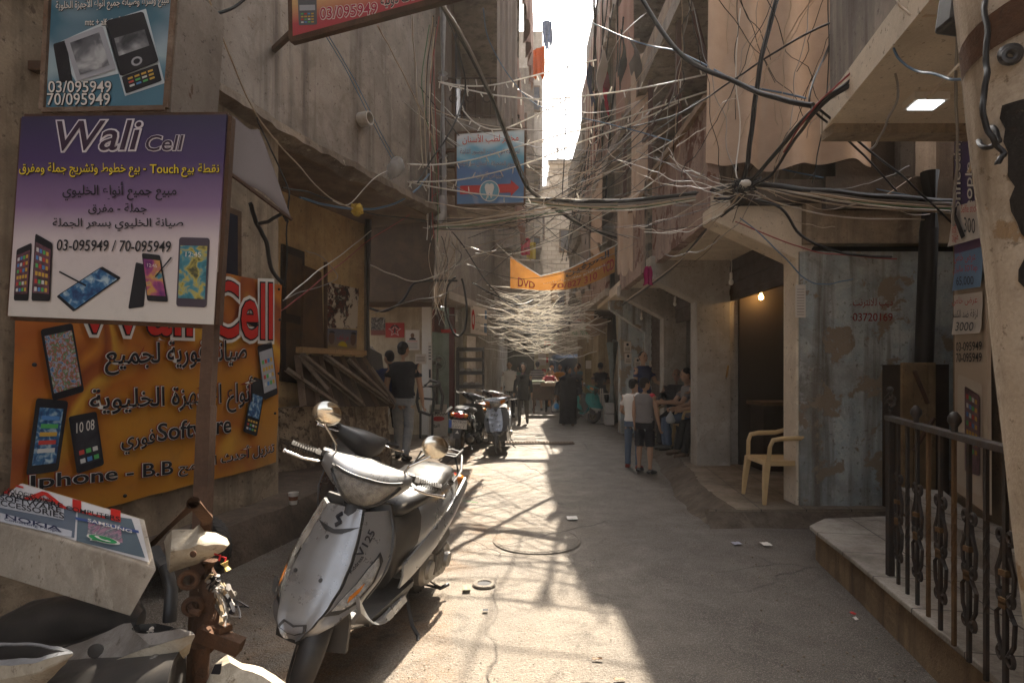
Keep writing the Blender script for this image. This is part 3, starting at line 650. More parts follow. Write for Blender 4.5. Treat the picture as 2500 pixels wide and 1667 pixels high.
MB().prism([(x + (.03 if x < 2.4 else -.0), y - (.03 if y > 4.2 else 0)) for x, y in pl], (0, 0, -.03), (1, 0, 0), (0, 1, 0), (0, 0, .245)).build('porch_base', plaster('ochre_riser', (.27, .185, .105), (.20, .135, .078), stain=(.07, .05, .035), amt=.6, peel=(.12, .09, .065), thr=.64, pscale=5, bump=.5, streak=1.4), nb)
MB().wall([(3.0, 2.9), (3.22, 3.98), (3.62, 4.78)], .24, .42, .3, 1).build('threshold', PLAT, nb)
MB().box((4.2, 7.6, 3.1), (2.5, 4.5, .3)).box((5.6, 6.4, 1.5), (.2, 3, 3.2)).box((4.5, 6.0, 3.9), (2.4, .4, 1.4)).build('alley_back_wall', DKC, nb)
mb = MB(); mb.tube([P(2270, 420, 5.3), P(2268, 560, 5.3), P(2255, 900, 5.3), V((P(2255, 900, 5.3).x, 5.3, .1))], .075, 14)
tag(mb.build('drain_pipe', flat('black_pipe', (.022, .018, .016), .5), smooth=40), 'thick black drain pipe in the dark gap beside the blue wall', 'pipe')
# ---------------------------------------------------------------- signs
def ray_uv(q, px, py):
    d = V(((px - 1250) / F, 1.0, (HZ - py) / F)); o = V((0, 0, H)); n = q.n
    p = o + d * ((q.q[0] - o).dot(n) / d.dot(n))
    u, v = .5, .5
    for _ in range(8):
        e = q.pt(u, v) - p; du = (q.pt(u + .001, v) - q.pt(u, v)) / .001; dv = (q.pt(u, v + .001) - q.pt(u, v)) / .001
        a, b, c = du.dot(du), du.dot(dv), dv.dot(dv); r, s_ = -e.dot(du), -e.dot(dv); det = a * c - b * b
        u += (r * c - s_ * b) / det; v += (a * s_ - b * r) / det
    return u, v
class Crop:
    """measure print positions in an enlarged crop of the photograph"""
    def __init__(s, q, x0, y0, k): s.q, s.x0, s.y0, s.k = q, x0, y0, k
    def uv(s, x, y): return ray_uv(s.q, s.x0 + x / s.k, s.y0 + y / s.k)
    def box(s, x0, y0, x1, y1, sl=0, d=.003): return s.q.sub([s.uv(x0, y1), s.uv(x1, y1 + sl), s.uv(x1, y0 + sl), s.uv(x0, y0)], 0), d
    def quad(s, *p): return s.q.sub([s.uv(*a) for a in p], 0)
    def text(s, mb, body, x0, y0, x1, y1, sl=0, d=.003, off=0., shear=0., rot=0):
        q, _ = s.box(x0, y0, x1, y1, sl); q.n = s.q.n; q.text(mb, body, 0, 1, 0, 1, d, off, shear, rot)
    def poly(s, mb, pts, d=.003):
        n = len(pts); mb.add([s.q.pt(*s.uv(*p), d) for p in pts], [tuple(range(n))])
    def lines(s, parent, items, mats, name='lettering', w=.03, d=.004):
        # mats: [fill] or [fill, outline]; every line its own part
        for it in items:
            body, x0, y0, x1, y1 = it[:5]; kw = it[5] if len(it) > 5 else {}
            if len(mats) > 1:
                mb = MB(); s.text(mb, body, x0, y0, x1, y1, d=d, off=w, **kw); mb.build(name + '_outline', mats[1], parent, normals=False)
            mb = MB(); s.text(mb, body, x0, y0, x1, y1, d=d + .003, off=.008 if len(mats) > 1 else .010, **kw); mb.build(name, mats[0], parent, normals=False)
    def phone(s, parent, corners, screen=None, body=None, icons=None, d=.004, name='phone_picture', inset=(.06, .12), clock=None):
        q = s.quad(*corners); q.n = s.q.n
        o = MB(); N = 5; r = .09; rv = r * .5; pts = []
        for cx, cy, a0 in ((1 - r, 1 - rv, 0), (r, 1 - rv, 90), (r, rv, 180), (1 - r, rv, 270)):
            for i in range(N): a = R(a0 + 90 * i / (N - 1)); pts.append((cx + r * math.cos(a), cy + rv * math.sin(a)))
        q.poly(o, pts, d); ob = o.build(name, body or flat('phone_black', (.018, .018, .022), .3), parent, normals=False)
        if screen:
            m = MB(); q.rect(m, inset[0], 1 - inset[0], inset[1], 1 - inset[1], d + .002); m.build('screen_picture', screen, ob, normals=False)
        if icons:
            cols = [flat('icon_%s' % n_, c, .5) for n_, c in (('white', (.5, .5, .48)), ('green', (.08, .35, .1)), ('red', (.45, .05, .04)), ('blue', (.07, .2, .45)), ('amber', (.5, .3, .05)))]
            mbs = [MB() for _ in cols]; nc, nr, v0, v1 = icons
            for i in range(nc):
                for j in range(nr):
                    u = .13 + (i + .5) * .74 / nc; v = v0 + (j + .5) * (v1 - v0) / nr
                    q.rect(mbs[(i * 3 + j * 2 + i * j) % 5], u - .27 / nc, u + .27 / nc, v - .26 * (v1 - v0) / nr, v + .26 * (v1 - v0) / nr, d + .0035)
            for m, c in zip(mbs, cols):
                if m.f: m.build('icon_print', c, ob, normals=False)
        if clock:
            m = MB(); q.text(m, clock, .25, .75, .72, .79, d + .0035); m.build('clock_digits', WHT, ob, normals=False)
        return ob, q
def picture(name, cols, scale=30):
    if name in MATS: return MATS[name]
    t = NT(name); p = t.pos(); a = t.noise(p, scale, 3, .5, .5); cr = t.node('ShaderNodeValToRGB'); t.l.new(a, cr.inputs[0]); el = cr.color_ramp.elements
    while len(el) < len(cols): el.new(.5)
    for i, (e, c) in enumerate(zip(el, cols)): e.position = .32 + .36 * i / max(1, len(cols) - 1); e.color = (*c, 1)
    t.out(cr.outputs[0], .35, 0, .4); MATS[name] = t.m; return t.m
PIC_BLUE = picture('blue_picture', [(.015, .04, .12), (.03, .12, .25), (.35, .45, .5)]); PIC_GOLD = picture('gold_picture', [(.02, .12, .16), (.05, .2, .25), (.4, .33, .06), (.05, .05, .02)], 22)
PIC_PURP = picture('purple_picture', [(.12, .02, .12), (.3, .05, .15), (.5, .25, .05), (.03, .18, .25)], 14); PIC_GREY = picture('grey_picture', [(.03, .03, .035), (.12, .12, .13), (.4, .4, .4)], 9)
PIC_FAM = picture('beach_picture', [(.05, .15, .3), (.3, .35, .4), (.35, .08, .05), (.06, .2, .1), (.4, .36, .3)], 40)
SLV = flat('phone_silver', (.32, .32, .34), .35)
RUST = plaster('rusty_iron', (.11, .055, .03), (.065, .036, .022), amt=.5, bump=.5, streak=0, obj=True)

# purple and white panel on its post
q = Quad(P(19, 771, 2.5), P(521, 792, 2.5), P(553, 280, 2.5), P(53, 285, 2.5))
sg = thing('shop_sign', 'purple and white phone shop panel on a rusty post', 'sign', (-1.9, 2.5, 0))
zb, zt = q.q[0].z, q.q[3].z
PURP = gradz('purple_print', [(0, (.56, .51, .46)), (.38, (.52, .44, .44)), (.55, (.20, .12, .22)), (.78, (.05, .025, .10)), (1, (.022, .016, .055))], zb, zt, dirt=.2)
panel(q, 'sign_panel', PURP, sg, .012)
mb = MB(); c4 = [q.pt(u, v, -.03) for u, v in ((.0, 0), (1, 0), (1, 1), (0, 1))]
for a, b in zip(c4, c4[1:] + c4[:1]): mb.bar(a, b, .035)
mb.build('frame', RUST, sg)
mb = MB(); mb.bar(P(545, 282, 2.53), P(505, 990, 2.53), .052, .05, V((0, 1, 0))); mb.bar(P(505, 990, 2.53), V((P(478, 1686, 2.53).x, 2.53, 0)), .062, .055, V((0, 1, 0))); mb.build('post', plaster('rusty_post', (.13, .075, .05), (.085, .05, .034), amt=.4, bump=.3, obj=True), sg)
c = Crop(q, 0, 0, 1.96)
LIL = flat('pale_lilac', (.58, .53, .56))
c.lines(sg, [('Wali', 280, 585, 680, 725, dict(shear=.25, sl=-6)), ('Cell', 703, 652, 882, 724, dict(shear=.2, sl=-2))], [flat('aubergine', (.03, .012, .03)), LIL], w=.045)
c.lines(sg, [(ar('نقطة بيع'), 872, 786, 1052, 850), ('Touch', 722, 790, 858, 832), (ar('بيع خطوط وتشريج جملة ومفرق') + ' -', 98, 782, 702, 850)], [YEL, INK], w=.05)
c.lines(sg, [(ar('مبيع جميع أنواع الخليوي'), 305, 874, 848, 962), (ar('جملة - مفرق'), 428, 976, 706, 1030), (ar('صيانة الخليوي بسعر الجملة'), 258, 1046, 880, 1108), ('03-095949 / 70-095949', 278, 1148, 822, 1200, dict(shear=.15, sl=8))], [INK])
c.phone(sg, [(68, 1438), (138, 1440), (155, 1162), (82, 1195)], picture('dusk_picture', [(.05, .02, .03), (.15, .06, .08), (.04, .03, .03)], 20), icons=(4, 6, .14, .84), d=.003)
c.phone(sg, [(155, 1440), (245, 1442), (256, 1165), (174, 1118)], MATS['dusk_picture'], icons=(4, 6, .12, .84), d=.006)
o, qq = c.phone(sg, [(355, 1492), (583, 1330), (490, 1275), (272, 1418)], PIC_BLUE, inset=(.06, .05))
mb = MB(); c.poly(mb, [(288, 1305), (292, 1298), (420, 1365), (416, 1372)], .008); mb.build('stylus_picture', INK, o, normals=False)
o, qq = c.phone(sg, [(615, 1478), (690, 1468), (705, 1270), (652, 1255)], None, d=.003)
o, qq = c.phone(sg, [(708, 1440), (808, 1446), (770, 1222), (682, 1212)], PIC_PURP, d=.006, clock='12:45')
mb = MB(); c.poly(mb, [(748, 1325), (752, 1328), (830, 1236), (824, 1232)], .011); mb.build('stylus_picture', INK, o, normals=False)
c.phone(sg, [(845, 1466), (990, 1472), (1006, 1140), (860, 1136)], PIC_GOLD, clock='12:45', body=flat('phone_brown', (.06, .045, .06), .3))

# orange banner on the wall
def wall_q(px, py, off=.03):
    k = (px - 1250) / F; Y = (-3.41 + off) / (k - .24); return P(px, py, Y)
q = Quad(wall_q(18, 1300), wall_q(672, 1130), wall_q(686, 696), wall_q(40, 560))
sg = thing('shop_banner', 'big orange shop banner nailed to the wall behind the rusty post', 'banner', (-2.4, 4, .5))
ORG = gradz('orange_print', [(0, (.40, .17, .015)), (.25, (.36, .11, .012)), (.42, (.50, .27, .03)), (.5, (.30, .08, .014)), (.62, (.22, .05, .012)), (.75, (.46, .16, .02)), (.85, (.34, .09, .014)), (1, (.50, .17, .03))], q.q[0].z, q.q[2].z, .42, .35, (.9, .9, .5))
g = [[q.pt(u / 20, v / 12, .010 + .012 * noise.noise(V((u * .35, v * .5, 2)))) for u in range(21)] for v in range(13)]
g = [[p + V((.0, .0, .02 * noise.noise(V((p.y * 4, j, 1))) if j in (0, 12) else 0)) for p in r] for j, r in enumerate(g)]
MB().sheet(g).build('banner_sheet', ORG, sg, smooth=60)
for u, v in ((.04, .55), (.3, .03), (.62, .06), (.97, .97), (.98, .8), (.985, .5), (.97, .28)): MB().ell(q.pt(u, v, .03), .012, None, 8, 5).build('nail', INK, sg)
c = Crop(q, 0, 640, 2.614); RL = [INK, WHT]
D = .03
REDB = flat('bold_red', (.45, .02, .015), .4)
def tri(body, x0, y0, x1, y1, sl, fill, w1, w2, mid, line, n='lettering'):
    for off, dd, m in ((w2, D, line), (w1, D + .004, mid), (.014, D + .008, fill)):
        if m is None: continue
        mb = MB(); c.text(mb, body, x0, y0, x1, y1, sl, dd, off); mb.build(n if m is fill else n + '_outline', m, sg, normals=False)
tri('Wali Cell', 430, 90, 1715, 440, 50, REDB, .035, .075, INK, WHT)
DRED = flat('dark_red_edge', (.22, .02, .012))
for b, x0, y0, x1, y1, sl in ((ar('صيانة فورية لجميع'), 640, 520, 1550, 720, -28), (ar('أنواع الأجهزة الخليوية'), 545, 780, 1590, 1000, -50), ('Software', 980, 1030, 1448, 1140, -55), (ar('فوري'), 745, 1085, 960, 1225, -20), (ar('تنزيل أحدث البرامج'), 1115, 1262, 1728, 1370, -130), ('Iphone - B.B', 165, 1360, 1075, 1470, -95)):
    tri(b, x0, y0, x1, y1, sl, INK, .036, .062, WHT, DRED)
c.phone(sg, [(310, 885), (512, 825), (436, 388), (230, 430)], PIC_FAM, d=D, inset=(.07, .1))
c.phone(sg, [(138, 1360), (345, 1330), (410, 885), (205, 865)], PIC_BLUE, d=D, inset=(.13, .12), icons=(1, 5, .25, .8))
c.phone(sg, [(465, 1350), (640, 1290), (590, 950), (410, 985)], picture('night_picture', [(.01, .01, .015), (.03, .03, .04)], 12), d=D, icons=(3, 2, .12, .42))
o, qq = c.phone(sg, [(1665, 880), (1755, 840), (1718, 505), (1622, 535)], SLV, d=D, icons=(4, 4, .2, .75))
c.phone(sg, [(1530, 1080), (1620, 1110), (1682, 760), (1600, 730)], PIC_BLUE, d=D, inset=(.1, .3), icons=(4, 3, .05, .26))
mb = MB(); c.text(mb, '10 08', 455, 1025, 570, 1090, -25, D + .008); mb.build('lettering', WHT, sg, normals=False)

# blue light box with two slide phones
q = Quad(P(112, 264, 3.0), P(402, 260, 3.0), P(425, -43, 3.0), P(128, -43, 3.0))
sg = thing('light_box_sign', 'blue light box sign picturing slide phones above the purple panel', 'sign', (-2.2, 3, 2.8))
BLU = gradz('blue_print', [(0, (.06, .16, .22)), (.3, (.28, .36, .38)), (.6, (.25, .32, .36)), (1, (.04, .12, .17))], q.q[0].z, q.q[3].z, .4, .3, (1.6, 1.5, .4))
b = [q.pt(u, v, -.004) for u, v in ((-.045, -.055), (1.055, -.045), (1.05, 1.05), (-.05, 1.05))]; k = V((.05, .36, 0)); mb = MB()
mb.add(b + [p + k for p in b], [(0, 1, 2, 3), (7, 6, 5, 4)] + [(i, 4 + i, 4 + (i + 1) % 4, (i + 1) % 4) for i in range(4)])
mb.build('box', plaster('box_metal', (.24, .20, .165), (.19, .155, .125), amt=.35, peel=(.10, .055, .03), thr=.68, bump=.15, streak=.5), sg, bevel=.004)
panel(q, 'face', BLU, sg, .006)
mb = MB(); c4 = [q.pt(u, v, .008) for u, v in ((-.02, -.025), (1.02, -.02), (1.02, 1.02), (-.02, 1.02))]
for a, b_ in zip(c4, c4[1:] + c4[:1]): mb.bar(a, b_, .024, .02, V((0, 1, 0)))
mb.build('trim', plaster('rusty_trim', (.26, .19, .14), (.13, .07, .04), amt=.5, bump=.4), sg)
MB().bar(V((-2.75, 3.15, 2.75)), V((-2.3, 3.15, 2.75)), .05).bar(V((-2.75, 3.15, 3.1)), V((-2.3, 3.15, 3.1)), .05).build('bracket', RUST, sg)
c = Crop(q, 0, 0, 1.96); d = .005
c.lines(sg, [(ar('مبيع وشراء وصيانة جميع أنواع الأجهزة الخلوية'), 272, 2, 812, 66, dict(sl=-28)), ('mtc + alfa', 412, 95, 525, 126), (ar('تشريج'), 572, 72, 660, 132), ('03/095949', 236, 392, 536, 446), ('70/095949', 230, 450, 530, 506)], [WHT, INK], w=.05)
GLOW = flat('pale_halo', (.45, .5, .52))
for cs in ([(370, 402), (590, 350), (540, 90), (262, 215)], [(600, 462), (790, 400), (700, 45), (500, 110)]):
    mb = MB(); c.poly(mb, cs, .003); mb.build('phone_halo', GLOW, sg, normals=False)
c.phone(sg, [(290, 400), (350, 392), (322, 195), (258, 215)], None, d=.006)
c.phone(sg, [(375, 395), (560, 335), (495, 128), (312, 195)], PIC_GREY, body=SLV, d=.008, inset=(.12, .12))
c.phone(sg, [(606, 452), (778, 390), (758, 310), (585, 372)], None, body=INK, d=.006, icons=(4, 3, .2, .85))
o, qq = c.phone(sg, [(580, 372), (765, 300), (690, 60), (512, 105)], PIC_GREY, d=.009, body=flat('phone_black', (.018, .018, .022), .3), inset=(.1, .34))
mb = MB(); qq.disc(mb, .5, .14, .14, .08, .014, 20, .6); mb.build('key_ring', SLV, o, normals=False)

# pink and yellow sign high over the street
q = Quad(P(710, 98, 4.6), P(1130, -16, 4.12), P(1130, -330, 4.12), P(704, -200, 4.6))
sg = thing('shop_sign', 'pink and yellow phone number sign tilted high over the street', 'sign', (-1, 4.4, 4))
PNK = gradz('pink_print', [(0, (.42, .045, .055)), (.12, (.42, .06, .07)), (.28, (.55, .33, .14)), (.5, (.62, .5, .2)), (1, (.6, .5, .25))], q.q[0].z, q.q[0].z + 1.0, .45, .2)
panel(q, 'sign_panel', PNK, sg, .01)
mb = MB(); c4 = [q.pt(u, v, -.02) for u, v in ((0, 0), (1, 0), (1, 1), (0, 1))]
for a, b_ in zip(c4, c4[1:] + c4[:1]): mb.bar(a, b_, .05, .045)
mb.build('frame', RUST, sg)
MB().bar(q.pt(0, .05), q.pt(0, .05) + V((-.35, .5, .15)), .04).build('bracket', RUST, sg)
c = Crop(q, 480, 0, 2.8)
c.lines(sg, [('03/095949', 848, 58, 1236, 138, dict(sl=-38))], [flat('crimson', (.36, .02, .05)), WHT], w=.05)
c.lines(sg, [(ar('اتصالات دولية'), 1262, -38, 1610, 68, dict(sl=-60))], [INK, WHT], w=.04)
c.phone(sg, [(700, 178), (826, 172), (820, -60), (692, -60)], SLV, d=.004, icons=(4, 4, .04, .36), inset=(.08, .42), body=flat('phone_grey', (.1, .1, .11), .4))

# blue dental sign
q = Quad(P(1115, 500, 8.2), P(1279, 496, 8.2), P(1281, 316, 8.2), P(1114, 327, 8.2))
sg = thing('dental_sign', 'blue dental sign with red arrow and white tooth', 'sign', (-.3, 8.2, 4))
panel(q, 'sign_panel', gradz('dental_print', [(0, (.5, .52, .54)), (.1, (.05, .14, .3)), (.45, (.03, .10, .26)), (.7, (.10, .30, .42)), (.85, (.38, .5, .55)), (1, (.6, .6, .6))], q.q[0].z, q.q[2].z, .4, .12, (1.3, 2, .12)), sg, .03)
mb = MB(); c4 = [q.pt(u, v, -.012) for u, v in ((-.01, -.01), (1.01, -.01), (1.01, 1.01), (-.01, 1.01))]
for a, b_ in zip(c4, c4[1:] + c4[:1]): mb.bar(a, b_, .03, .05, V((0, 1, 0)))
mb.build('frame', RUST, sg)
MB().bar(q.pt(0, .78, -.03), q.pt(-.45, .78, -.03), .05).bar(q.pt(0, .17, -.03), q.pt(-.45, .17, -.03), .05).build('bracket', RUST, sg)
c = Crop(q, 1000, 0, 2.8)
c.lines(sg, [(ar('مختبر لطب الأسنان'), 362, 925, 744, 992, dict(sl=-15))], [RED, WHT], w=.04, d=.006)
c.lines(sg, [(ar('لصناعة الوجبات - الجسور الثابتة'), 345, 1018, 750, 1062), (ar('الجسور المتحركة - أسنان سيراميك'), 340, 1092, 752, 1140), (ar('تبييض أسنان'), 456, 1174, 636, 1222)], [flat('navy', (.02, .025, .10)), WHT], w=.035, d=.006)
mb = MB(); c.poly(mb, [(345, 1330), (345, 1272), (692, 1258), (692, 1232), (750, 1282), (692, 1342), (692, 1318)], .006); mb.build('arrow', RED, sg, normals=False)
s_ = c.quad((478, 1380), (614, 1380), (614, 1234), (478, 1234)); s_.n = q.n
mb = MB(); s_.disc(mb, .5, .5, .5, .5, .010, 32); mb.build('roundel', WHT, sg, normals=False)
mb = MB(); s_.disc(mb, .5, .5, .46, .46, .013, 32); mb.build('roundel_field', flat('tooth_blue', (.10, .26, .34)), sg, normals=False)
mb = MB(); s_.poly(mb, [(.3, .8), (.26, .66), (.3, .5), (.36, .34), (.38, .2), (.43, .14), (.46, .24), (.48, .38), (.52, .38), (.54, .24), (.58, .14), (.63, .2), (.65, .36), (.7, .52), (.74, .66), (.7, .8), (.6, .85), (.5, .8), (.4, .85)], .016); mb.build('tooth', WHT, sg, normals=False)

# far orange video banner across the street
def ban(u, v):
    L = [(1172, 1177, 590, 662), (1205, 1208, 613, 664), (1242, 1245, 636, 667), (1300, 1302, 622, 665), (1340, 1342, 603, 658), (1378, 1380, 583, 642), (1412, 1410, 566, 625)]
    i = min(int(u * 6), 5); f_ = u * 6 - i; a, b_ = L[i], L[i + 1]
    x = a[0] * (1 - f_) + b_[0] * f_; t_ = a[2] * (1 - f_) + b_[2] * f_; bo = a[3] * (1 - f_) + b_[3] * f_
    return P(x * 1.063, (bo * (1 - v) + t_ * v) * 1.063, 11.7 + .10 * math.sin(u * 9) + .25 * u)
sg = thing('street_banner', 'sagging orange video shop banner strung across the street', 'banner', (.8, 11.8, 4))
BAN = cloth('banner_orange', (.46, .20, .045), (.20, .085, .03), var=.6, scale=2.5, bump=.3, trans=.35, wob=6)
MB().sheet([[ban(u / 36, v / 6) for u in range(37)] for v in range(7)]).build('banner_cloth', BAN, sg, smooth=60)
mb = MB(); mb.tube([P(1140 * 1.063, 560 * 1.063, 11.6)] + [ban(u / 18, 1) + V((0, -.01, .01)) for u in range(19)] + [P(1425 * 1.063, 555 * 1.063, 12.1)], .012, 5); mb.build('cord', WHT, sg)
def bant(body, u0, u1, v0, v1, mat, off=0):
    vs, fs = glyphs(body, off); bs, _ = glyphs(body, 0); x0, x1 = min(p.x for p in bs), max(p.x for p in bs); y0, y1 = min(p.y for p in bs), max(p.y for p in bs)
    mb = MB(); mb.add([ban(min(max(u0 + (u1 - u0) * (p.x - x0) / (x1 - x0), 0), 1), v0 + (v1 - v0) * (p.y - y0) / (y1 - y0)) + V((0, -.035, 0)) for p in vs], fs); mb.build('lettering', mat, sg, normals=False)
BR = flat('banner_red', (.26, .01, .01))
bant('DVD', .09, .27, .08, .42, BR, .02); bant('VCD', .86, .985, .15, .55, BR, .02); bant('70/827 310', .40, .80, .08, .36, BR, .015)
bant(ar('الصرفين'), .50, .93, .62, .98, INK, .02); bant(ar('تصوير فيديو حفلات وأعراس'), .35, .9, .42, .6, WHT)

# tall narrow phone advert on the right-hand wall, with paper offers stuck on it
A, B = V((3.66, 4.72)), V((3.25, 3.9))
def adv(px, py, off=.05):
    dx, dy = B.x - A.x, B.y - A.y; n = V((dy, -dx)).normalized(); n = n if n.x < 0 else -n
    a = A + n * off; k = (px - 1250) / F; Y = (a.x - a.y * dx / dy) / (k - dx / dy); return P(px, py, Y)
q = Quad(adv(2331, 1196), adv(2412, 1256), adv(2408, 262), adv(2330, 318))
sg = thing('advert_panel', 'tall narrow phone advert with purple top on the porch wall', 'sign', (3.4, 4.3, .3))
panel(q, 'advert_sheet', gradz('advert_print', [(0, (.46, .36, .26)), (.645, (.46, .36, .26)), (.66, (.16, .07, .16)), (.74, (.07, .03, .14)), (1, (.03, .02, .09))], q.q[0].z, q.q[2].z, .45, .25), sg, .02)
c = Crop(q, 2060, 0, 2.45)
c.lines(sg, [('onnecting', 668, 800, 722, 1262, dict(rot=1)), ('eople', 735, 970, 792, 1250, dict(rot=1))], [WHT, INK], w=.03, d=.006)
def bubble(s_, par, dd=.006, grn=None):
    m = MB(); s_.disc(m, .5, .54, .46, .44, dd, 24); s_.poly(m, [(.1, .05), (.32, .16), (.14, .34)], dd); m.build('bubble_badge', WHT, par, normals=False)
    m = MB(); s_.disc(m, .5, .54, .39, .37, dd + .003, 24); s_.poly(m, [(.17, .12), (.32, .2), (.2, .3)], dd + .003); o = m.build('bubble_badge', grn or GRN, par, normals=False)
    m = MB(); s_.poly(m, [(.34, .74), (.42, .72), (.44, .62), (.41, .57), (.5, .45), (.58, .42), (.64, .46), (.74, .42), (.7, .33), (.6, .3), (.46, .36), (.34, .5), (.29, .64)], dd + .006); m.build('handset', WHT, par, normals=False)
s_ = c.quad((800, 1185), (845, 1190), (845, 1090), (800, 1095)); s_.n = q.n; bubble(s_, sg)
s_ = c.quad((800, 1035), (838, 1020), (835, 935), (798, 945)); s_.n = q.n
mb = MB(); s_.disc(mb, .5, .5, .5, .5, .006, 20, .55); mb.build('round_badge', flat('cyan_print', (.1, .35, .45)), sg, normals=False)
c8 = Crop(q, 1960, 600, 2.24)
c8.lines(sg, [('03-095949', 846, 528, 988, 576, dict(sl=-6)), ('70-095949', 846, 588, 988, 636, dict(sl=-4))], [INK], d=.006)
o, qq = c8.phone(sg, [(846, 1300), (985, 1375), (985, 755), (850, 700)], None, d=.004, body=flat('phone_cream', (.5, .42, .33), .4))
o, qq = c8.phone(sg, [(892, 1230), (978, 1262), (978, 822), (892, 765)], MATS['dusk_picture'], d=.007, inset=(.02, .01), icons=(4, 7, .22, .95))
def paper(label, c, cs, mat, lines, name='paper_notice', d=.014):
    s_ = c.quad(*cs); s_.n = c.q.n
    g = [[s_.pt(u / 6, v / 6, d + .006 * noise.noise(V((u * .5 + cs[0][0], v * .6, 1))) + (.014 * ((1 - v / 6) ** 3))) for u in range(7)] for v in range(7)]
    o = MB().sheet(g, .001, -c.q.n).build(name, mat, smooth=60); tag(o, label, 'notice')
    cc = Crop(s_, c.x0, c.y0, c.k)
    for body, x0, y0, x1, y1, m, kw in lines:
        mb = MB(); cc.text(mb, body, x0, y0, x1, y1, d=d + .018, **kw); mb.build('lettering', m, o, normals=False)
    return o, s_
PAPER = flat('white_paper', (.56, .5, .43)); PBLUE = flat('blue_paper', (.14, .24, .38)); PBEIGE = flat('beige_paper', (.5, .41, .32))
o, s_ = paper('white selfie stick offer paper at the top of the narrow advert', c, [(645, 1475), (848, 1420), (848, 1185), (666, 1240)], PAPER, [('Selfie stick', 735, 1222, 835, 1270, RED, dict(sl=-6)), ('300', 752, 1295, 822, 1385, INK, dict(sl=10)), ('Special Offer', 668, 1335, 718, 1450, RED, dict(rot=-1))])
mb = MB(); s_.poly(mb, [(.1, .85), (.2, .9), (.62, .15), (.5, .1)], .034); s_.poly(mb, [(.05, .95), (.3, .98), (.28, .8), (.06, .75)], .034); mb.build('stick_picture', INK, o, normals=False)
paper('blue offer paper priced 65,000 on the narrow advert', c8, [(840, 246), (998, 222), (998, 3), (846, 45)], PBLUE, [(ar('عرض خاص'), 855, 38, 978, 96, RED, dict(sl=-8)), (ar('3DTap ماليزي'), 848, 108, 988, 160, RED, dict(sl=-8)), ('65,000', 868, 168, 966, 222, INK, dict(sl=-5))])
paper('white offer paper priced 3000 under the blue paper', c8, [(838, 486), (996, 476), (998, 250), (840, 270)], PAPER, [(ar('عرض خاص'), 845, 278, 988, 328, RED, dict(sl=-6)), (ar('لزقة ضد الكسر'), 843, 348, 990, 405, INK, dict(sl=-4)), ('3000', 862, 416, 966, 464, INK, dict(shear=.2))])
# stencilled number on the blue wall
q = Quad(P(1960, 1200, 5.43), P(2330, 1200, 5.43), P(2330, 560, 5.43), P(1960, 560, 5.43)); c = Crop(q, 1960, 600, 2.24)
for b_, y0, y1 in ((ar('ديب للانترنت'), 286, 340), ('03720169', 368, 412)): st = MB(); c.text(st, b_, 274, y0, 491, y1, d=.0, off=.008); st.build('stencil_lettering', plaster('stencil_red', (.24, .035, .03), (.2, .03, .025), peel=(.3, .28, .25), thr=.6, pscale=12), ar_b, normals=False)

# posters on the ochre wall
def ypaper(label, cs, mat, name='poster'):
    q = yq(*cs, .025); g = [[q.pt(u / 6, v / 6, .008 * noise.noise(V((u * .7 + cs[0][0], v * .7, 3)))) for u in range(7)] for v in range(7)]
    return tag(MB().sheet(g, .002, -q.n).build(name, mat, smooth=60), label, 'poster'), q
def poster_mat(name, cols, scale, thr=None, torn=(.5, .43, .34)):
    t = NT(name); p = t.pos(); a = t.noise(p, scale, 6, .62, .6); cr = t.node('ShaderNodeValToRGB'); t.l.new(a, cr.inputs[0]); el = cr.color_ramp.elements; cr.color_ramp.interpolation = 'CONSTANT'
    while len(el) < len(cols): el.new(.5)
    for i, (e, c_) in enumerate(zip(el, cols)): e.position = 0 if i == 0 else .36 + .26 * i / len(cols); e.color = (*c_, 1)
    k = cr.outputs[0]
    if thr: k = t.mix(t.ramp(t.noise(p, 4.5, 9, .7), thr, thr + .02), k, torn)
    t.out(k, .8, 0, .2); MATS[name] = t.m; return t.m
ypaper('torn black and white poster, upper of two beside the shutter', [(795, 800), (872, 802), (876, 705), (798, 688)], poster_mat('torn_poster', [(.02, .018, .016), (.10, .03, .02), (.02, .02, .02), (.3, .25, .2)], 9, .49))
o, q = ypaper('blue poster with portraits, lower of two above the plank', [(798, 848), (870, 852), (872, 806), (800, 801)], gradz('portrait_print', [(0, (.35, .22, .05)), (.35, (.16, .14, .16)), (1, (.06, .09, .15))], 1.7, 2.1))
mb = MB(); q.text(mb, ar('نحن شعب'), .3, .7, .35, .75, .004); mb.build('lettering', RED, o, normals=False)
mb = MB(); q.disc(mb, .5, .08, .16, .28, .004, 18, 0, 0, 180); mb.build('dome_picture', YEL, o, normals=False)
for cx in (.13, .86):
    mb = MB(); q.disc(mb, cx, .5, .1, .33, .004, 16); mb.build('face_picture', flat('sepia', (.13, .07, .04)), o, normals=False)
    mb = MB(); q.disc(mb, cx, .75, .1, .14, .006, 14, 0, 0, 180); mb.build('hair_picture', INK, o, normals=False)
for i, y in enumerate((795, 825, 853)):
    o, q = ypaper(('top', 'middle', 'lowest')[i] + ' of three small notices pasted on the dark shutter', [(694, y + 24), (717, y + 26), (717, y + 1), (694, y)], PBEIGE, 'paper_notice'); o['category'] = 'notice'
    mb = MB()
    for k in range(5): q.rect(mb, .2, .8, .2 + k * .13, .24 + k * .13, .004)
    q.disc(mb, .5, .88, .08, .06, .004, 10); mb.build('print', INK, o, normals=False)
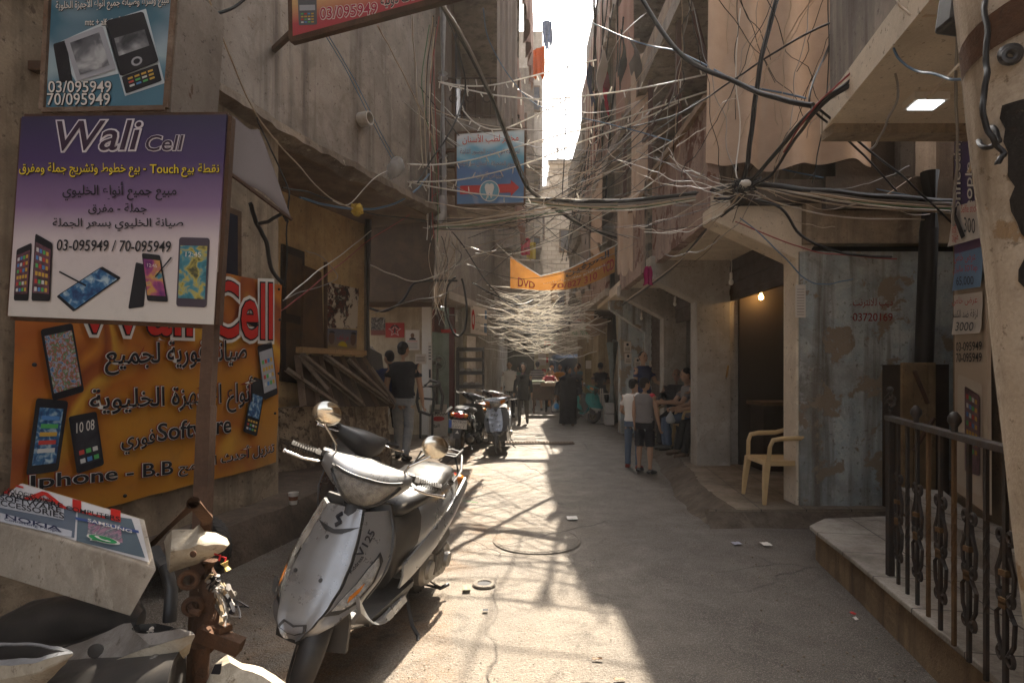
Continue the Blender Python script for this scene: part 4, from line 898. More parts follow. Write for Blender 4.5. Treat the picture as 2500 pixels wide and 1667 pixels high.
# things on the cream alley wall (Y about 11.98)
def wpaper(label, x0, y0, x1, y1, Y, mat, name='poster', cat='poster', d=.012):
    q = Quad(P(x0, y1, Y), P(x1, y1, Y), P(x1, y0, Y), P(x0, y0, Y)); o = panel(q, name, mat, None, d); tag(o, label, cat); return o, q
o, q = wpaper('dark photo poster at the left of the red star poster', 906, 775, 940, 818, 11.97, poster_mat('photo_poster', [(.03, .03, .03), (.2, .18, .16), (.06, .05, .045), (.3, .28, .25)], 8))
mb = MB(); q.rect(mb, 0, 1, 0, .28, .004); mb.build('caption_band', flat('maroon_band', (.16, .04, .03)), o, normals=False)
o, q = wpaper('red poster with star emblem on the cream alley wall', 941, 788, 987, 824, 11.97, flat('poster_red', (.36, .03, .025)))
def star(q, mb, cu, cv, ru, rv, k=.42, d=.004): q.poly(mb, [(cu + (ru if i % 2 == 0 else ru * k) * math.sin(R(36 * i)), cv + (rv if i % 2 == 0 else rv * k) * math.cos(R(36 * i))) for i in range(10)], d)
mb = MB(); star(q, mb, .5, .47, .36, .44); mb.build('star_line', WHT, o, normals=False)
mb = MB(); star(q, mb, .5, .47, .30, .36, .4, .007); mb.build('star', flat('poster_red', (.36, .03, .025)), o, normals=False)
mb = MB(); q.disc(mb, .5, .55, .24, .3, .009, 16, .72, 10, 170); mb.build('flag_arc', INK, o, normals=False)
mb = MB(); q.rect(mb, .46, .54, .3, .62, .010); mb.build('figure', INK, o, normals=False)
o, q = wpaper('framed memorial poster with a man portrait on the cream alley wall', 989, 805, 1025, 855, 11.97, PBEIGE)
mb = MB(); q.rect(mb, .05, .95, .04, .96, .003); mb.build('sheet_print', PAPER, o, normals=False)
mb = MB(); q.disc(mb, .5, .72, .13, .12, .006, 16); mb.build('face_picture', flat('sepia', (.13, .07, .04)), o, normals=False)
mb = MB(); q.poly(mb, [(.26, .5), (.3, .58), (.42, .62), (.58, .62), (.7, .58), (.74, .5)], .006); mb.build('suit_picture', INK, o, normals=False)
mb = MB(); q.rect(mb, .15, .85, .42, .45, .006); mb.build('red_caption', RED, o, normals=False)
mb = MB(); [q.rect(mb, .15, .85, .1 + k * .06, .12 + k * .06, .006) for k in range(5)]; mb.build('caption', flat('grey_print', (.2, .18, .16)), o, normals=False)
o, q = wpaper('small text notice below the memorial poster', 1014, 864, 1040, 888, 11.97, PBEIGE, 'paper_notice', 'notice')
mb = MB(); [q.rect(mb, .1, .9, .25 + k * .14, .29 + k * .14, .004) for k in range(4)]; mb.build('print', INK, o, normals=False)
o, q = wpaper('tall narrow price strip on the white shop post', 1045, 835, 1054, 930, 11.96, PAPER, 'paper_notice', 'notice')
mb = MB(); [q.rect(mb, .15, .85, .55 + k * .08, .58 + k * .08, .004) for k in range(5)]; q.rect(mb, .25, .75, .08, .3, .004); mb.build('print', INK, o, normals=False)
# shop light box with red mark over the shelves
q = Quad(P(1148, 818, 14.0), P(1192, 824, 13.7), P(1192, 755, 13.7), P(1148, 744, 14.0))
q = Quad(V((-.98, 13.3, P(0, 816, 13.3).z)), V((-.60, 13.9, P(0, 822, 13.9).z)), V((-.60, 13.9, P(0, 752, 13.9).z)), V((-.98, 13.3, P(0, 742, 13.3).z)))
sg = thing('light_box_sign', 'cream light box sign with red droplet mark over the shelf rack', 'sign', (-.9, 13.5, 2.3))
panel(q, 'box', plaster('box_cream', (.36, .33, .27), (.29, .26, .21), amt=.3, obj=True), sg, .24, .008); panel(q.sub([(.03, .04), (.97, .04), (.97, .96), (.03, .96)]), 'face', PAPER, sg, .004)
mb = MB(); q.disc(mb, .16, .5, .09, .34, .008, 20, .5); mb.build('droplet_mark', RED, sg, normals=False)
mb = MB(); q.text(mb, ar('عيادة الاسنان'), .3, .75, .6, .78, .008); q.text(mb, ar('مخبر وأشعة'), .3, .72, .38, .5, .008); q.text(mb, ar('هاتف ٠١٢٣'), .28, .75, .14, .24, .008); mb.build('lettering', flat('faded_green', (.10, .14, .11)), sg, normals=False)
mb = MB(); q.rect(mb, .78, .95, .12, .45, .008); q.rect(mb, .82, .95, .6, .9, .008); mb.build('photo_patch', flat('faded_blue', (.12, .18, .25)), sg, normals=False)
# green lettered phone sign far right
o, q = wpaper('white sign with green mobile number hanging far right', 1393, 750, 1452, 822, 16.5, PAPER, 'shop_sign', 'sign', .04)
mb = MB(); q.text(mb, 'Mob : 70/744993', .06, .94, .06, .2, .006); q.text(mb, ar('مكتبة'), .3, .8, .78, .92, .006); q.text(mb, ar('الأمل'), .3, .7, .26, .38, .006); mb.build('lettering', GRN, o, normals=False)
mb = MB(); q.text(mb, ar('قرطاسية وتصوير'), .08, .92, .5, .64, .006); mb.build('lettering', RED, o, normals=False)
# papers on the blue pier behind the young man
for i, (a, b_, c_, d_) in enumerate(((1523, 834, 1541, 859), (1525, 862, 1542, 888), (1549, 873, 1565, 896), (1585, 880, 1604, 908))):
    o, q = wpaper(('notice with small drawing, highest on the blue wall', 'notice with a face, below the drawing notice', 'curled notice left of the young man in blue', 'notice right of the young man in blue')[i], a, b_, c_, d_, 12.185 if i == 3 else 12.49, PBEIGE, 'paper_notice', 'notice')
    mb = MB(); [q.rect(mb, .15, .85, .15 + k * .12, .19 + k * .12, .004) for k in range(3)]; q.disc(mb, .5, .72, .18, .14, .004, 12); mb.build('print', INK, o, normals=False)
o, q = wpaper('long printed notice taped to the pale arcade column edge', 1942, 695, 1967, 775, 5.46, PAPER, 'paper_notice', 'notice', .004)
mb = MB(); [q.rect(mb, .15, .85, .08 + k * .085, .1 + k * .085, .003) for k in range(10)]; mb.build('print', flat('grey_print', (.2, .18, .16)), o, normals=False)
# ---------------------------------------------------------------- scooters
TYRE = paint('tyre_rubber', (.035, .03, .027), .85, dirt=.5, dcol=(.12, .095, .07), bump=.3)
CHROME = paint('chrome', (.75, .72, .68), .08, 1.0, dirt=.12, bump=0)
ALU = paint('alu_casting', (.30, .28, .25), .45, .8, dirt=.5, scale=9, bump=.2)
BLKP = paint('black_plastic', (.03, .028, .027), .42, dirt=.4, dcol=(.10, .08, .06), scale=9, bump=.08)
GRYP = paint('grey_plastic', (.042, .038, .035), .45, dirt=.35, dcol=(.13, .10, .075), scale=8, bump=.08)
LEATH = paint('seat_vinyl', (.028, .026, .025), .33, dirt=.35, dcol=(.12, .10, .08), scale=7, bump=.12)
SILV = paint('silver_paint', (.35, .345, .34), .28, .65, dirt=.14, dcol=(.20, .165, .13), scale=9, bump=.02, coat=.4)
LENS = paint('lamp_lens', (.40, .38, .35), .06, .85, dirt=.95, dcol=(.03, .028, .026), scale=26, bump=1.)
AMBER = paint('amber_lens', (.55, .17, .02), .2, dirt=.2, scale=30, bump=.3)
REDL = paint('red_lens', (.45, .02, .015), .2, dirt=.2, scale=30, bump=.3)
BRONZ = paint('bronze_alloy', (.16, .12, .085), .4, .7, dirt=.5)
PLATE = flat('plate_white', (.55, .53, .5)); PLB = flat('plate_blue', (.03, .08, .32))
MIRR = paint('mirror_shell', (.80, .74, .62), .03, 1.0, dirt=.06, bump=0)
def lerp_tab(tab, z):
    tab = sorted(tab)
    if z <= tab[0][0]: return tab[0][1:]
    for a, b in zip(tab, tab[1:]):
        if z <= b[0]:
            f = (z - a[0]) / (b[0] - a[0]); f = f * f * (3 - 2 * f) * .5 + f * .5
            return tuple(x + (y - x) * f for x, y in zip(a[1:], b[1:]))
    return tab[-1][1:]
def wheel(root, c, axis, r, w, rimmat, n='wheel', spokes=5):
    ax = V(axis).normalized(); c = V(c)
    t = MB(); t.lathe([(r * .62, -w * .38), (r * .78, -w * .5), (r * .93, -w * .44), (r * .99, -w * .2), (r, 0), (r * .99, w * .2), (r * .93, w * .44), (r * .78, w * .5), (r * .62, w * .38), (r * .6, 0), (r * .62, -w * .38)], c, ax, 40, False)
    for k in range(30):          # tread grooves as raised blocks
        a = 2 * math.pi * k / 30; u, v_ = basis(ax); d = u * math.cos(a) + v_ * math.sin(a)
        for sgn in (-1, 1): t.bar(c + d * (r * .995) + ax * sgn * w * .06, c + (u * math.cos(a + .12) + v_ * math.sin(a + .12)) * r * .955 + ax * sgn * w * .42, .014, .006, d)
    o = t.build(n, TYRE, root, smooth=50, local=True)
    m = MB(); m.lathe([(r * .52, -w * .36), (r * .63, -w * .40), (r * .63, w * .40), (r * .52, w * .36), (r * .52, -w * .36)], c, ax, 32, False)
    m.lathe([(.0, -w * .5), (.05, -w * .5), (.055, 0), (.05, w * .5), (0, w * .5)], c, ax, 16)
    u, v_ = basis(ax)
    for k in range(spokes):
        a = 2 * math.pi * k / spokes; d = u * math.cos(a) + v_ * math.sin(a); m.bar(c + d * .04, c + d * r * .56, .035, w * .3, ax)
    m.build('rim', rimmat, o, smooth=40, local=True)
    m = MB(); m.lathe([(.03, w * .42), (r * .36, w * .42), (r * .38, w * .46), (.03, w * .46)], c, ax, 24); m.build('brake_disc', ALU, o, smooth=40, local=True)
    return o

FA = [(.33, .790, .045, .02), (.36, .800, .095, .03), (.40, .785, .150, .06), (.46, .745, .200, .12), (.54, .690, .228, .17), (.62, .630, .226, .18), (.70, .570, .205, .16), (.76, .525, .182, .13), (.81, .490, .160, .10)]
def fpt(s, z, d=0, tab=FA):
    xc, w, sw = lerp_tab(tab, z); a = abs(s)
    ridge = .014 * math.exp(-((a - .52) / .10) ** 2) - .006 * math.exp(-(a / .35) ** 2)
    return V((xc - sw * a ** 2.4 + ridge + d * .88, w * s, z + d * .3))
def scooter(label, loc, heading, lean=-8, steer=0, body=SILV, low=None, front='twin', mirrors=True, seat=LEATH, plate=None, decals=True, group=None, rim=BRONZ, rack=True, inner=None, scale=1., tail=True, grips=None, stand=True):
    root = thing('scooter', label, 'scooter', loc, group=group, rot=(R(lean), 0, R(heading))); root.scale = (scale,) * 3
    B = lambda mb, n, m, p=root, **k: mb.build(n, m, p, local=True, **k)
    grips = grips or TYRE; low = low or body; inner = inner or GRYP; res = 22
    # --- front apron: raised centre panel, two wings, inner leg shield
    def patch(s0, s1, z0, z1, d0, d1, ns=12, nz=22, edge=None):
        outer = [[fpt(s0 + (s1 - s0) * i / ns, z0 + (z1 - z0) * j / nz, d0) for i in range(ns + 1)] for j in range(nz + 1)]
        m = MB().sheet(outer, d1, V((-1, 0, -.2))); return m
    zs = .42 if low is not body else .33
    B(patch(-.545, .545, zs, .81, .004, .03), 'front_panel', body, smooth=55)
    B(patch(-1, -.585, zs, .80, 0, .03, 7), 'front_wing', body, smooth=55); B(patch(.585, 1, zs, .80, 0, .03, 7), 'front_wing', body, smooth=55)
    if low is not body: B(patch(-1, 1, .30, .418, -.002, .03), 'nose_panel', low, smooth=55)
    g = []
    for j in range(14):
        z = .24 + .58 * j / 13; xc, w, sw = lerp_tab(FA, max(z, .42)); zz = z
        g.append([V((xc - sw - .035 + .03 * (1 - (i / 5 - 1) ** 2) - (.02 if z < .4 else 0), w * 1.035 * (i / 5 - 1), zz)) for i in range(11)])
    B(MB().sheet(g, .02, V((-1, 0, 0))), 'leg_shield', inner, smooth=60)
    # side skirts joining nose to floor, floor and belly
    for sg in (-1, 1):
        sk = []
        for i in range(13):
            f = i / 12; x = .62 - .62 * f; zt = .50 - .24 * math.sin(min(f * 1.9, 1) * 1.57); zl = .36 - .17 * min(1, f * 1.6); y = sg * (.205 - .03 * f)
            sk.append([V((x + .03, y, zt)), V((x + .02, y + sg * .012, (zt + zl) / 2)), V((x, y - sg * .03, zl))])
        B(MB().sheet(sk, .018, V((0, -sg, 0))), 'side_skirt', body, smooth=60)
    fl = [[V((.42 - .52 * i / 8, y * (.165 + .0 * i), .275 + .012 * (abs(y) > .8))) for y in (-1, -.85, -.4, 0, .4, .85, 1)] for i in range(9)]
    B(MB().sheet(fl, .03, V((0, 0, -1))), 'floorboard', BLKP, smooth=30)
    bl_ = []
    for x, w, zb_, zt_ in ((.66, .05, .30, .36), (.5, .13, .24, .34), (.3, .16, .19, .27), (.0, .16, .17, .26), (-.2, .13, .19, .28)):
        bl_.append([V((x, w * math.cos(a), (zb_ + zt_) / 2 + (zt_ - zb_) / 2 * math.sin(a))) for a in [2 * math.pi * k / 14 for k in range(14)]])
    B(MB().loft(bl_), 'belly_cover', body if front == 'twin' else low, smooth=60)
    # --- rear body: shell from floor to tail, seat, centre cover
    sh = []
    for x, w, zb_, zt_, e in ((.03, .10, .27, .60, 3), (-.06, .145, .30, .70, 3), (-.2, .175, .36, .735, 2.6), (-.4, .19, .43, .75, 2.4), (-.6, .18, .50, .765, 2.3), (-.78, .14, .58, .775, 2.2), (-.9, .07, .66, .765, 2.), (-.93, .03, .69, .75, 2.)):
        r_ = []
        for k in range(res):
            a = 2 * math.pi * k / res; ca, sa = math.cos(a), math.sin(a)
            r_.append(V((x + .05 * (sa < 0) * sa * -1 * .5, w * math.copysign(abs(ca) ** (2 / e), ca) * (1 if sa > -.2 else 1 + .35 * (sa + .2)), (zb_ + zt_) / 2 + (zt_ - zb_) / 2 * math.copysign(abs(sa) ** (2 / e), sa))))
        sh.append(r_)
    B(MB().loft(sh), 'rear_body', body, smooth=60)
    cc = []
    for x, w, zb_, zt_ in ((.065, .10, .27, .58), (.045, .118, .29, .66), (-.02, .135, .34, .715), (-.10, .166, .42, .735)):
        cc.append([V((x, w * math.copysign(abs(math.cos(a)) ** .7, math.cos(a)), (zb_ + zt_) / 2 + (zt_ - zb_) / 2 * math.copysign(abs(math.sin(a)) ** .7, math.sin(a)))) for a in [2 * math.pi * k / 18 for k in range(18)]])
    B(MB().loft(cc), 'centre_cover', inner, smooth=60)
    # lower side panel with the long swoosh edge
    for sg in (-1, 1):
        sw_ = [[V((.06 - .9 * i / 12, sg * (.15 + .05 * math.sin(i / 12 * 2.6)) , .30 + .33 * (i / 12) ** 1.2)), V((.05 - .9 * i / 12, sg * (.16 + .048 * math.sin(i / 12 * 2.6)), .36 + .33 * (i / 12) ** 1.05)), V((.04 - .88 * i / 12, sg * (.15 + .04 * math.sin(i / 12 * 2.6)), .42 + .31 * (i / 12)))] for i in range(13)]
        B(MB().sheet(sw_, .012, V((0, -sg, 0))), 'side_panel', body, smooth=60)
    se = []
    for x, w, zb_, zt_ in ((.055, .075, .68, .71), (.03, .125, .665, .755), (-.1, .162, .68, .795), (-.25, .168, .70, .785), (-.36, .166, .72, .80), (-.5, .158, .73, .835), (-.68, .135, .74, .83), (-.78, .09, .75, .80)):
        se.append([V((x, w * math.copysign(abs(math.cos(a)) ** .65, math.cos(a)), (zb_ + zt_) / 2 + (zt_ - zb_) / 2 * math.copysign(abs(math.sin(a)) ** .8, math.sin(a)))) for a in [2 * math.pi * k / 20 for k in range(20)]])
    B(MB().loft(se), 'seat', seat, smooth=60)
    if rack:
        m = MB()
        for sg in (-1, 1): m.tube([(-.62, sg * .15, .74), (-.72, sg * .165, .80), (-.85, sg * .12, .86), (-.95, sg * .07, .87)], .010, 8); m.tube([(-.7, sg * .16, .78), (-.7, sg * .12, .88), (-.95, sg * .09, .89)], .008, 6)
        m.tube([(-.95, -.07, .87), (-.97, 0, .875), (-.95, .07, .87)], .010, 8)
        for x in (-.78, -.86): m.tube([(x, -.12, .87), (x, .12, .87)], .007, 6)
        B(m, 'rear_rack', BLKP, smooth=50)
    # --- tail: lamp, plate, mudguard
    m = MB(); m.loft([[V((x, w * math.cos(a), .70 + h * math.sin(a))) for a in [2 * math.pi * k / 16 for k in range(16)]] for x, w, h in ((-.86, .10, .05), (-.93, .088, .042), (-.955, .05, .025))]); tl = B(m, 'tail_lamp', REDL, smooth=60)
    for sg in (-1, 1): B(MB().ell((-.885, sg * .105, .70), (.05, .045, .035)), 'tail_indicator', AMBER, tl, smooth=60)
    B(MB().sheet([[V((-.84 - .12 * i / 6, y, .64 - .32 * i / 6 + .0)) for y in (-.075 + .015 * i / 6, 0, .075 - .015 * i / 6)] for i in range(7)], .012, V((1, 0, .3))), 'rear_mudguard', BLKP)
    if plate:
        o = B(MB().box((-.945, 0, .555), (.006, .30, .15), rotm(y=-18)), 'number_plate', PLATE); Mx = rotm(y=-18)
        q = Quad(*[V((-.950, 0, .555)) + Mx @ V((-.001, y, z)) for y, z in ((.15, -.075), (-.15, -.075), (-.15, .075), (.15, .075))]); q.n = Mx @ V((-1, 0, 0))
        m = MB(); q.text(m, plate[0], .22, .97, .64, .95, .002); q.text(m, plate[1], .22, .97, .08, .38, .002); q.text(m, ar('لبنان'), .25, .5, .42, .58, .002); q.text(m, ar('خاص'), .68, .92, .42, .58, .002); m.build('plate_lettering', INK, o, local=True, normals=False)
        m = MB(); q.rect(m, .01, .17, .03, .97, .0015); m.build('plate_band', PLB, o, local=True, normals=False)
        q2 = Quad(V((-.93, .03, .40)), V((-.93, -.03, .40)), V((-.915, -.03, .45)), V((-.915, .03, .45))); q2.n = V((-1, 0, .3)).normalized()
        m = MB(); q2.poly(m, [(0, 0), (1, 0), (.5, 1)], .012); q2.poly(m, [(.36, .2), (.64, .2), (.5, .5)], .014); m.build('reflector_mark', WHT, root, local=True, normals=False)
    # --- rear wheel, drive case, exhaust, shock, stand
    wheel(root, (-.6, 0, .215), (0, 1, 0), .215, .10, rim)
    m = MB()
    for x, z, r_, y0, y1 in ((-.6, .25, .115, .07, .17), (-.33, .27, .10, .07, .165)): m.lathe([(0, y0), (r_, y0), (r_, y1 - .02), (r_ * .82, y1), (0, y1)], (x, 0, z), (0, 1, 0), 24)
    m.bar((-.6, .115, .25), (-.33, .115, .27), .09, .19, V((0, 0, 1))); m.lathe([(0, .17), (.05, .17), (.045, .20), (0, .205)], (-.6, 0, .25), (0, 1, 0), 16); m.lathe([(0, .165), (.06, .165), (.05, .185), (0, .19)], (-.33, 0, .27), (0, 1, 0), 16)
    for k in range(5): m.box((-.42 - .03 * k, .17, .27), (.012, .02, .12))
    B(m, 'drive_case', ALU, smooth=40)
    B(MB().box((-.48, .14, .43), (.26, .10, .12), rotm(y=12), .8), 'air_box', GRYP, bevel=.02)
    m = MB(); m.tube([(-.2, -.08, .2), (-.35, -.13, .2), (-.45, -.15, .24)], .022, 10); m.tube([(-.42, -.16, .24), (-.5, -.165, .27), (-.85, -.17, .36), (-.88, -.17, .37)], [.03, .055, .058, .03], 16); B(m, 'exhaust', BLKP, smooth=50)
    m = MB()
    for k in range(9): m.torus((-.66 - .006 * k, .11, .34 + .028 * k), (-.2, 0, 1), .028, .006, 14, 5)
    m.tube([(-.65, .11, .3), (-.72, .11, .62)], .012, 8); B(m, 'shock_absorber', ALU, smooth=50)
    if stand:
        m = MB(); m.tube([(-.1, .13, .2), (-.02, .22, .08), (-.02, .26, .035), (.03, .28, .03)], .011, 8); B(m, 'side_stand', BLKP, smooth=50)
        m = MB(); m.tube([(-.38, .12, .2), (-.5, .2, .1), (-.56, .23, .11)], .012, 8); m.tube([(-.38, -.12, .2), (-.5, -.2, .1)], .012, 8); m.tube([(-.5, -.2, .1), (-.5, .2, .1)], .01, 8); B(m, 'centre_stand', BLKP, smooth=50)
    # --- lamps and marks on the apron
    def surf(pts, d, n, m_, par=root, tab=FA, sub=6):
        mm = MB()
        for poly in pts:
            c = (sum(p[0] for p in poly) / len(poly), sum(p[1] for p in poly) / len(poly)); nn = len(poly); rings = [[fpt(p[0], p[1], d * .25) for p in poly]]
            for k in range(sub + 1):
                f = 1 - .96 * k / sub - .02; rings.append([fpt(c[0] + (p[0] - c[0]) * f, c[1] + (p[1] - c[1]) * f, d) for p in poly])
            mm.loft(rings, False); mm.add(rings[-1], [tuple(range(nn))])
        return B(mm, n, m_, par, smooth=50)
    def rl(poly, n=5):
        out = []
        for a, b in zip(poly, poly[1:] + poly[:1]): out += [(a[0] + (b[0] - a[0]) * i / n, a[1] + (b[1] - a[1]) * i / n) for i in range(n)]
        return out
    if front == 'twin':
        for sg in (-1, 1):
            P1 = [(sg * .60, .430), (sg * .68, .500), (sg * .80, .585), (sg * .90, .640), (sg * .965, .600), (sg * .97, .53), (sg * .95, .46), (sg * .84, .432)]
            P2 = [(sg * .64, .445), (sg * .71, .505), (sg * .82, .580), (sg * .90, .620), (sg * .945, .59), (sg * .95, .53), (sg * .93, .47), (sg * .83, .446)]
            lb_ = surf([rl(P1, 3)], .004, 'lamp_surround', BLKP); surf([rl(P2, 3)], .009, 'front_lamp', LENS, lb_)
            surf([rl([(sg * .78, .49), (sg * .86, .53), (sg * .88, .50), (sg * .82, .47)], 2)], .0115, 'lamp_bulb', AMBER, lb_)
        surf([rl([(-.56, .742), (-.2, .712), (0, .708), (.2, .712), (.56, .742), (.2, .722), (0, .718), (-.2, .722)], 2)], .010, 'air_slot', BLKP)
        surf([rl([(-.62, .60), (-.56, .632), (-.54, .628), (-.6, .595)]), rl([(-.66, .585), (-.60, .617), (-.58, .612), (-.64, .58)])], .012, 'side_slit', BLKP)
        for s_, z_ in ((-.1, .69), (-.42, .555), (.16, .545)): surf([[(s_ + .034 * math.cos(a), z_ + .008 * math.sin(a)) for a in [2 * math.pi * k / 12 for k in range(12)]]], .010, 'screw_hole', BLKP)
        surf([rl([(-.55, .375), (-.2, .352), (.2, .352), (.55, .375), (.35, .40), (0, .388), (-.35, .40)], 3)], .009, 'nose_badge', GRYP); surf([rl([(-.46, .374), (-.18, .357), (.18, .357), (.46, .374), (.3, .392), (0, .380), (-.3, .392)], 3)], .0125, 'badge_inlay', body)
        # angular emblem
        surf([[(-.11, .772), (.0, .790), (.06, .778), (-.02, .768)], [(-.11, .768), (-.05, .774), (.11, .752), (.05, .746)], [(.11, .748), (.0, .730), (-.06, .742), (.02, .752)]], .013, 'emblem', INK, sub=1)
        def dec(body_, s0, z0, s1, z1, h, n):
            vs, fs = glyphs(body_, .02, .3); x0, x1 = min(p.x for p in vs), max(p.x for p in vs); y0, y1 = min(p.y for p in vs), max(p.y for p in vs)
            L = math.hypot((s1 - s0) * .2, z1 - z0); du = ((s1 - s0) / 1, (z1 - z0) / 1); nu = (-(z1 - z0) / L * h / .2, (s1 - s0) * .2 / L * h); mm = MB()
            mm.add([fpt(s0 + du[0] * (p.x - x0) / (x1 - x0) + nu[0] * (p.y - y0) / (y1 - y0), z0 + du[1] * (p.x - x0) / (x1 - x0) + nu[1] * (p.y - y0) / (y1 - y0), .016) for p in vs], fs); B(mm, n, INK, normals=False)
        if decals:
            dec('V125', .70, .635, .83, .725, .024, 'model_lettering'); dec('Address', .63, .572, .72, .630, .012, 'model_lettering')
            vs, fs = glyphs('V125', .015, .3); x0, x1 = min(p.x for p in vs), max(p.x for p in vs); mm = MB(); mm.add([V((-.42 - .10 * (p.x - x0) / (x1 - x0), .204 + .004, .60 + .045 * p.y + .035 * (p.x - x0) / (x1 - x0))) for p in vs], fs)
            for p in mm.v: p.x, p.z = p.x - .1, p.z + .03
            B(mm, 'model_lettering', INK, normals=False)
    else:
        for s_, z_ in ((-.14, .70), (.0, .70), (.14, .70), (-.07, .675), (.07, .675)): surf([[(s_ + .045 * math.cos(a), z_ + .010 * math.sin(a)) for a in [2 * math.pi * k / 10 for k in range(10)]]], .010, 'grille_hole', INK)
        for s_, z_ in ((-.3, .52), (.3, .52), (0, .635)): surf([[(s_ + .045 * math.cos(a), z_ + .010 * math.sin(a)) for a in [2 * math.pi * k / 10 for k in range(10)]]], .010, 'screw_hole', INK)
    # --- steering: fork, wheel, fender, bars, cowl, levers, mirrors
    ax = V((-.42, 0, .907)).normalized(); hd = V((.44, 0, .66)); Q = Matrix.Rotation(R(steer), 3, ax)
    def S(mb): mb.v = [hd + Q @ (p - hd) for p in mb.v]; return mb
    wf = wheel(root, hd + Q @ (V((.6, 0, .215)) - hd), Q @ V((0, 1, 0)), .215, .092, rim)
    m = MB()
    for sg in (-1, 1): m.tube([(.6, sg * .075, .215), (.575, sg * .075, .3), (.53, sg * .05, .42)], .018, 10)
    m.tube([(.545, 0, .43), (.44, 0, .68), (.38, 0, .86)], .026, 12); B(S(m), 'fork', BLKP, smooth=50)
    m = MB(); fe = []
    for i in range(15):
        a = R(-20 + 165 * i / 14); rr = .238; cx, cz = .6 + rr * math.cos(a), .215 + rr * math.sin(a); w = .062 * (1 - .25 * abs(i / 7 - 1))
        fe.append([V((cx - .03 * math.cos(a), -w, cz - .03 * math.sin(a))), V((cx, -w * .75, cz)), V((cx + .008 * math.cos(a), 0, cz + .008 * math.sin(a))), V((cx, w * .75, cz)), V((cx - .03 * math.cos(a), w, cz - .03 * math.sin(a)))])
    B(S(m.sheet(fe, .004, V((0, 0, -1)))), 'front_fender', BLKP, smooth=60)
    def cow(y, a, k=1.0):
        t = abs(y) / .215; tt = t ** 2.2; cz = .925 + .035 * t * t; cx = .40 - .075 * tt; dx = .105 * (1 - .58 * tt); dz = .086 * (1 - .58 * t ** 1.5)
        ca, sa = math.cos(a), math.sin(a); e = .78
        x = cx + dx * k * math.copysign(abs(ca) ** e, ca); z = cz + dz * k * math.copysign(abs(sa) ** e, sa)
        if sa > 0: x -= .05 * sa * (1 - t)
        else: z -= .045 * (1 - t) ** 1.2 * abs(sa) * max(ca + .35, 0)
        return V((x, y, z))
    ysn = [-.215 + .43 * i / 26 for i in range(27)]
    m = MB().loft([[cow(y, 2 * math.pi * k / 26) for k in range(26)] for y in ysn]); ck = B(S(m), 'handlebar_cowl', body if front != 'bars' else BLKP, smooth=60)
    if front == 'twin':
        hl = [[cow(.165 * (i / 12 - 1), R(16 - 80 * j / 8 * (1 - .80 * abs(i / 12 - 1) ** 1.6)), 1.035) for i in range(25)] for j in range(9)]
        B(S(MB().sheet(hl, .01, V((-1, 0, 0)))), 'headlight', LENS, ck, smooth=60)
        hs_ = MB()
        for j in (0, 8): hs_.tube([p + V((.004, 0, 0)) for p in hl[j]], .008, 6)
        B(S(hs_), 'headlight_trim', BLKP, ck, smooth=50)
    elif front == 'oval':
        hl = [[cow(.085 * (i / 10 - 1), R(14 - 60 * j / 8 * (1 - .3 * abs(i / 10 - 1) ** 2)), 1.05) for i in range(21)] for j in range(9)]
        B(S(MB().sheet(hl, .01, V((-1, 0, 0)))), 'headlight', LENS, ck, smooth=60)
        for sg in (-1, 1):
            il = [[cow(sg * (.10 + .08 * i / 6), R(8 - 42 * j / 5), 1.06) for i in range(7)] for j in range(6)]; B(S(MB().sheet(il, .01, V((-1, 0, 0)))), 'indicator', AMBER, ck, smooth=60)
        B(S(MB().loft([[cow(y, a, 1.02) + V((0, 0, -.0)) for a in [R(-60 - 60 * k / 6) for k in range(7)]] for y in [-.2 + .4 * i / 16 for i in range(17)]], False, False)), 'cowl_lower', low, ck, smooth=60)
    dsh = MB().loft([[V((x, w * math.cos(a), z + .012 * math.sin(a))) for a in [2 * math.pi * k / 16 for k in range(16)]] for x, w, z in ((.345, .09, 1.0), (.30, .10, .99), (.26, .08, .965))]); B(S(dsh), 'dashboard', BLKP, ck, smooth=60)
    B(S(MB().tube([(.40, 0, .88), (.44, 0, .80), (.455, 0, .74)], [.06, .062, .075], 16)), 'steering_neck', BLKP, smooth=60)
    for sg in (-1, 1):
        m = MB(); m.tube([(.335, sg * .19, .965), (.325, sg * .25, .968)], .024, 12); m.tube([(.325, sg * .245, .968), (.315, sg * .37, .972)], .0175, 14)
        for k in range(9): m.torus((.324 - .0012 * k, sg * (.262 + .012 * k), .9685), (0, 1, 0), .0178, .0022, 12, 5)
        B(S(m), 'grip', grips, ck, smooth=50)
        m = MB(); m.tube([(.345, sg * .20, .955), (.385, sg * .235, .945), (.39, sg * .30, .94), (.375, sg * .385, .945)], [.010, .008, .007, .008], 8); m.ell((.374, sg * .388, .945), .011); B(S(m), 'brake_lever', CHROME, ck, smooth=50)
        m = MB(); m.box((.335, sg * .205, .985), (.05, .05, .03)); B(S(m), 'switch_box', BLKP, ck, bevel=.006)
        if mirrors:
            m = MB(); m.tube([(.35, sg * .165, .985), (.36, sg * .18, 1.04), (.365, sg * .255, 1.11), (.365, sg * .265, 1.145)], .0075, 8); st_ = B(S(m), 'mirror_stem', CHROME, smooth=50)
            m = MB(); m.lathe([(.0, .016), (.03, .0135), (.052, .006), (.060, -.002), (.056, -.014), (0, -.018)], (0, 0, 0), (1, 0, 0), 28)
            c0 = V((.365, sg * .265, 1.165)); m.v = [c0 + V((p.x * .9, p.y * 1.12, p.z * .95)) for p in m.v]; B(S(m), 'mirror', MIRR, st_, smooth=50)
    return root
hero = scooter('silver scooter leaning on its stand in the near sunlight, mirrors up', (-.765, 3.10, 0), -103, -8, 30)
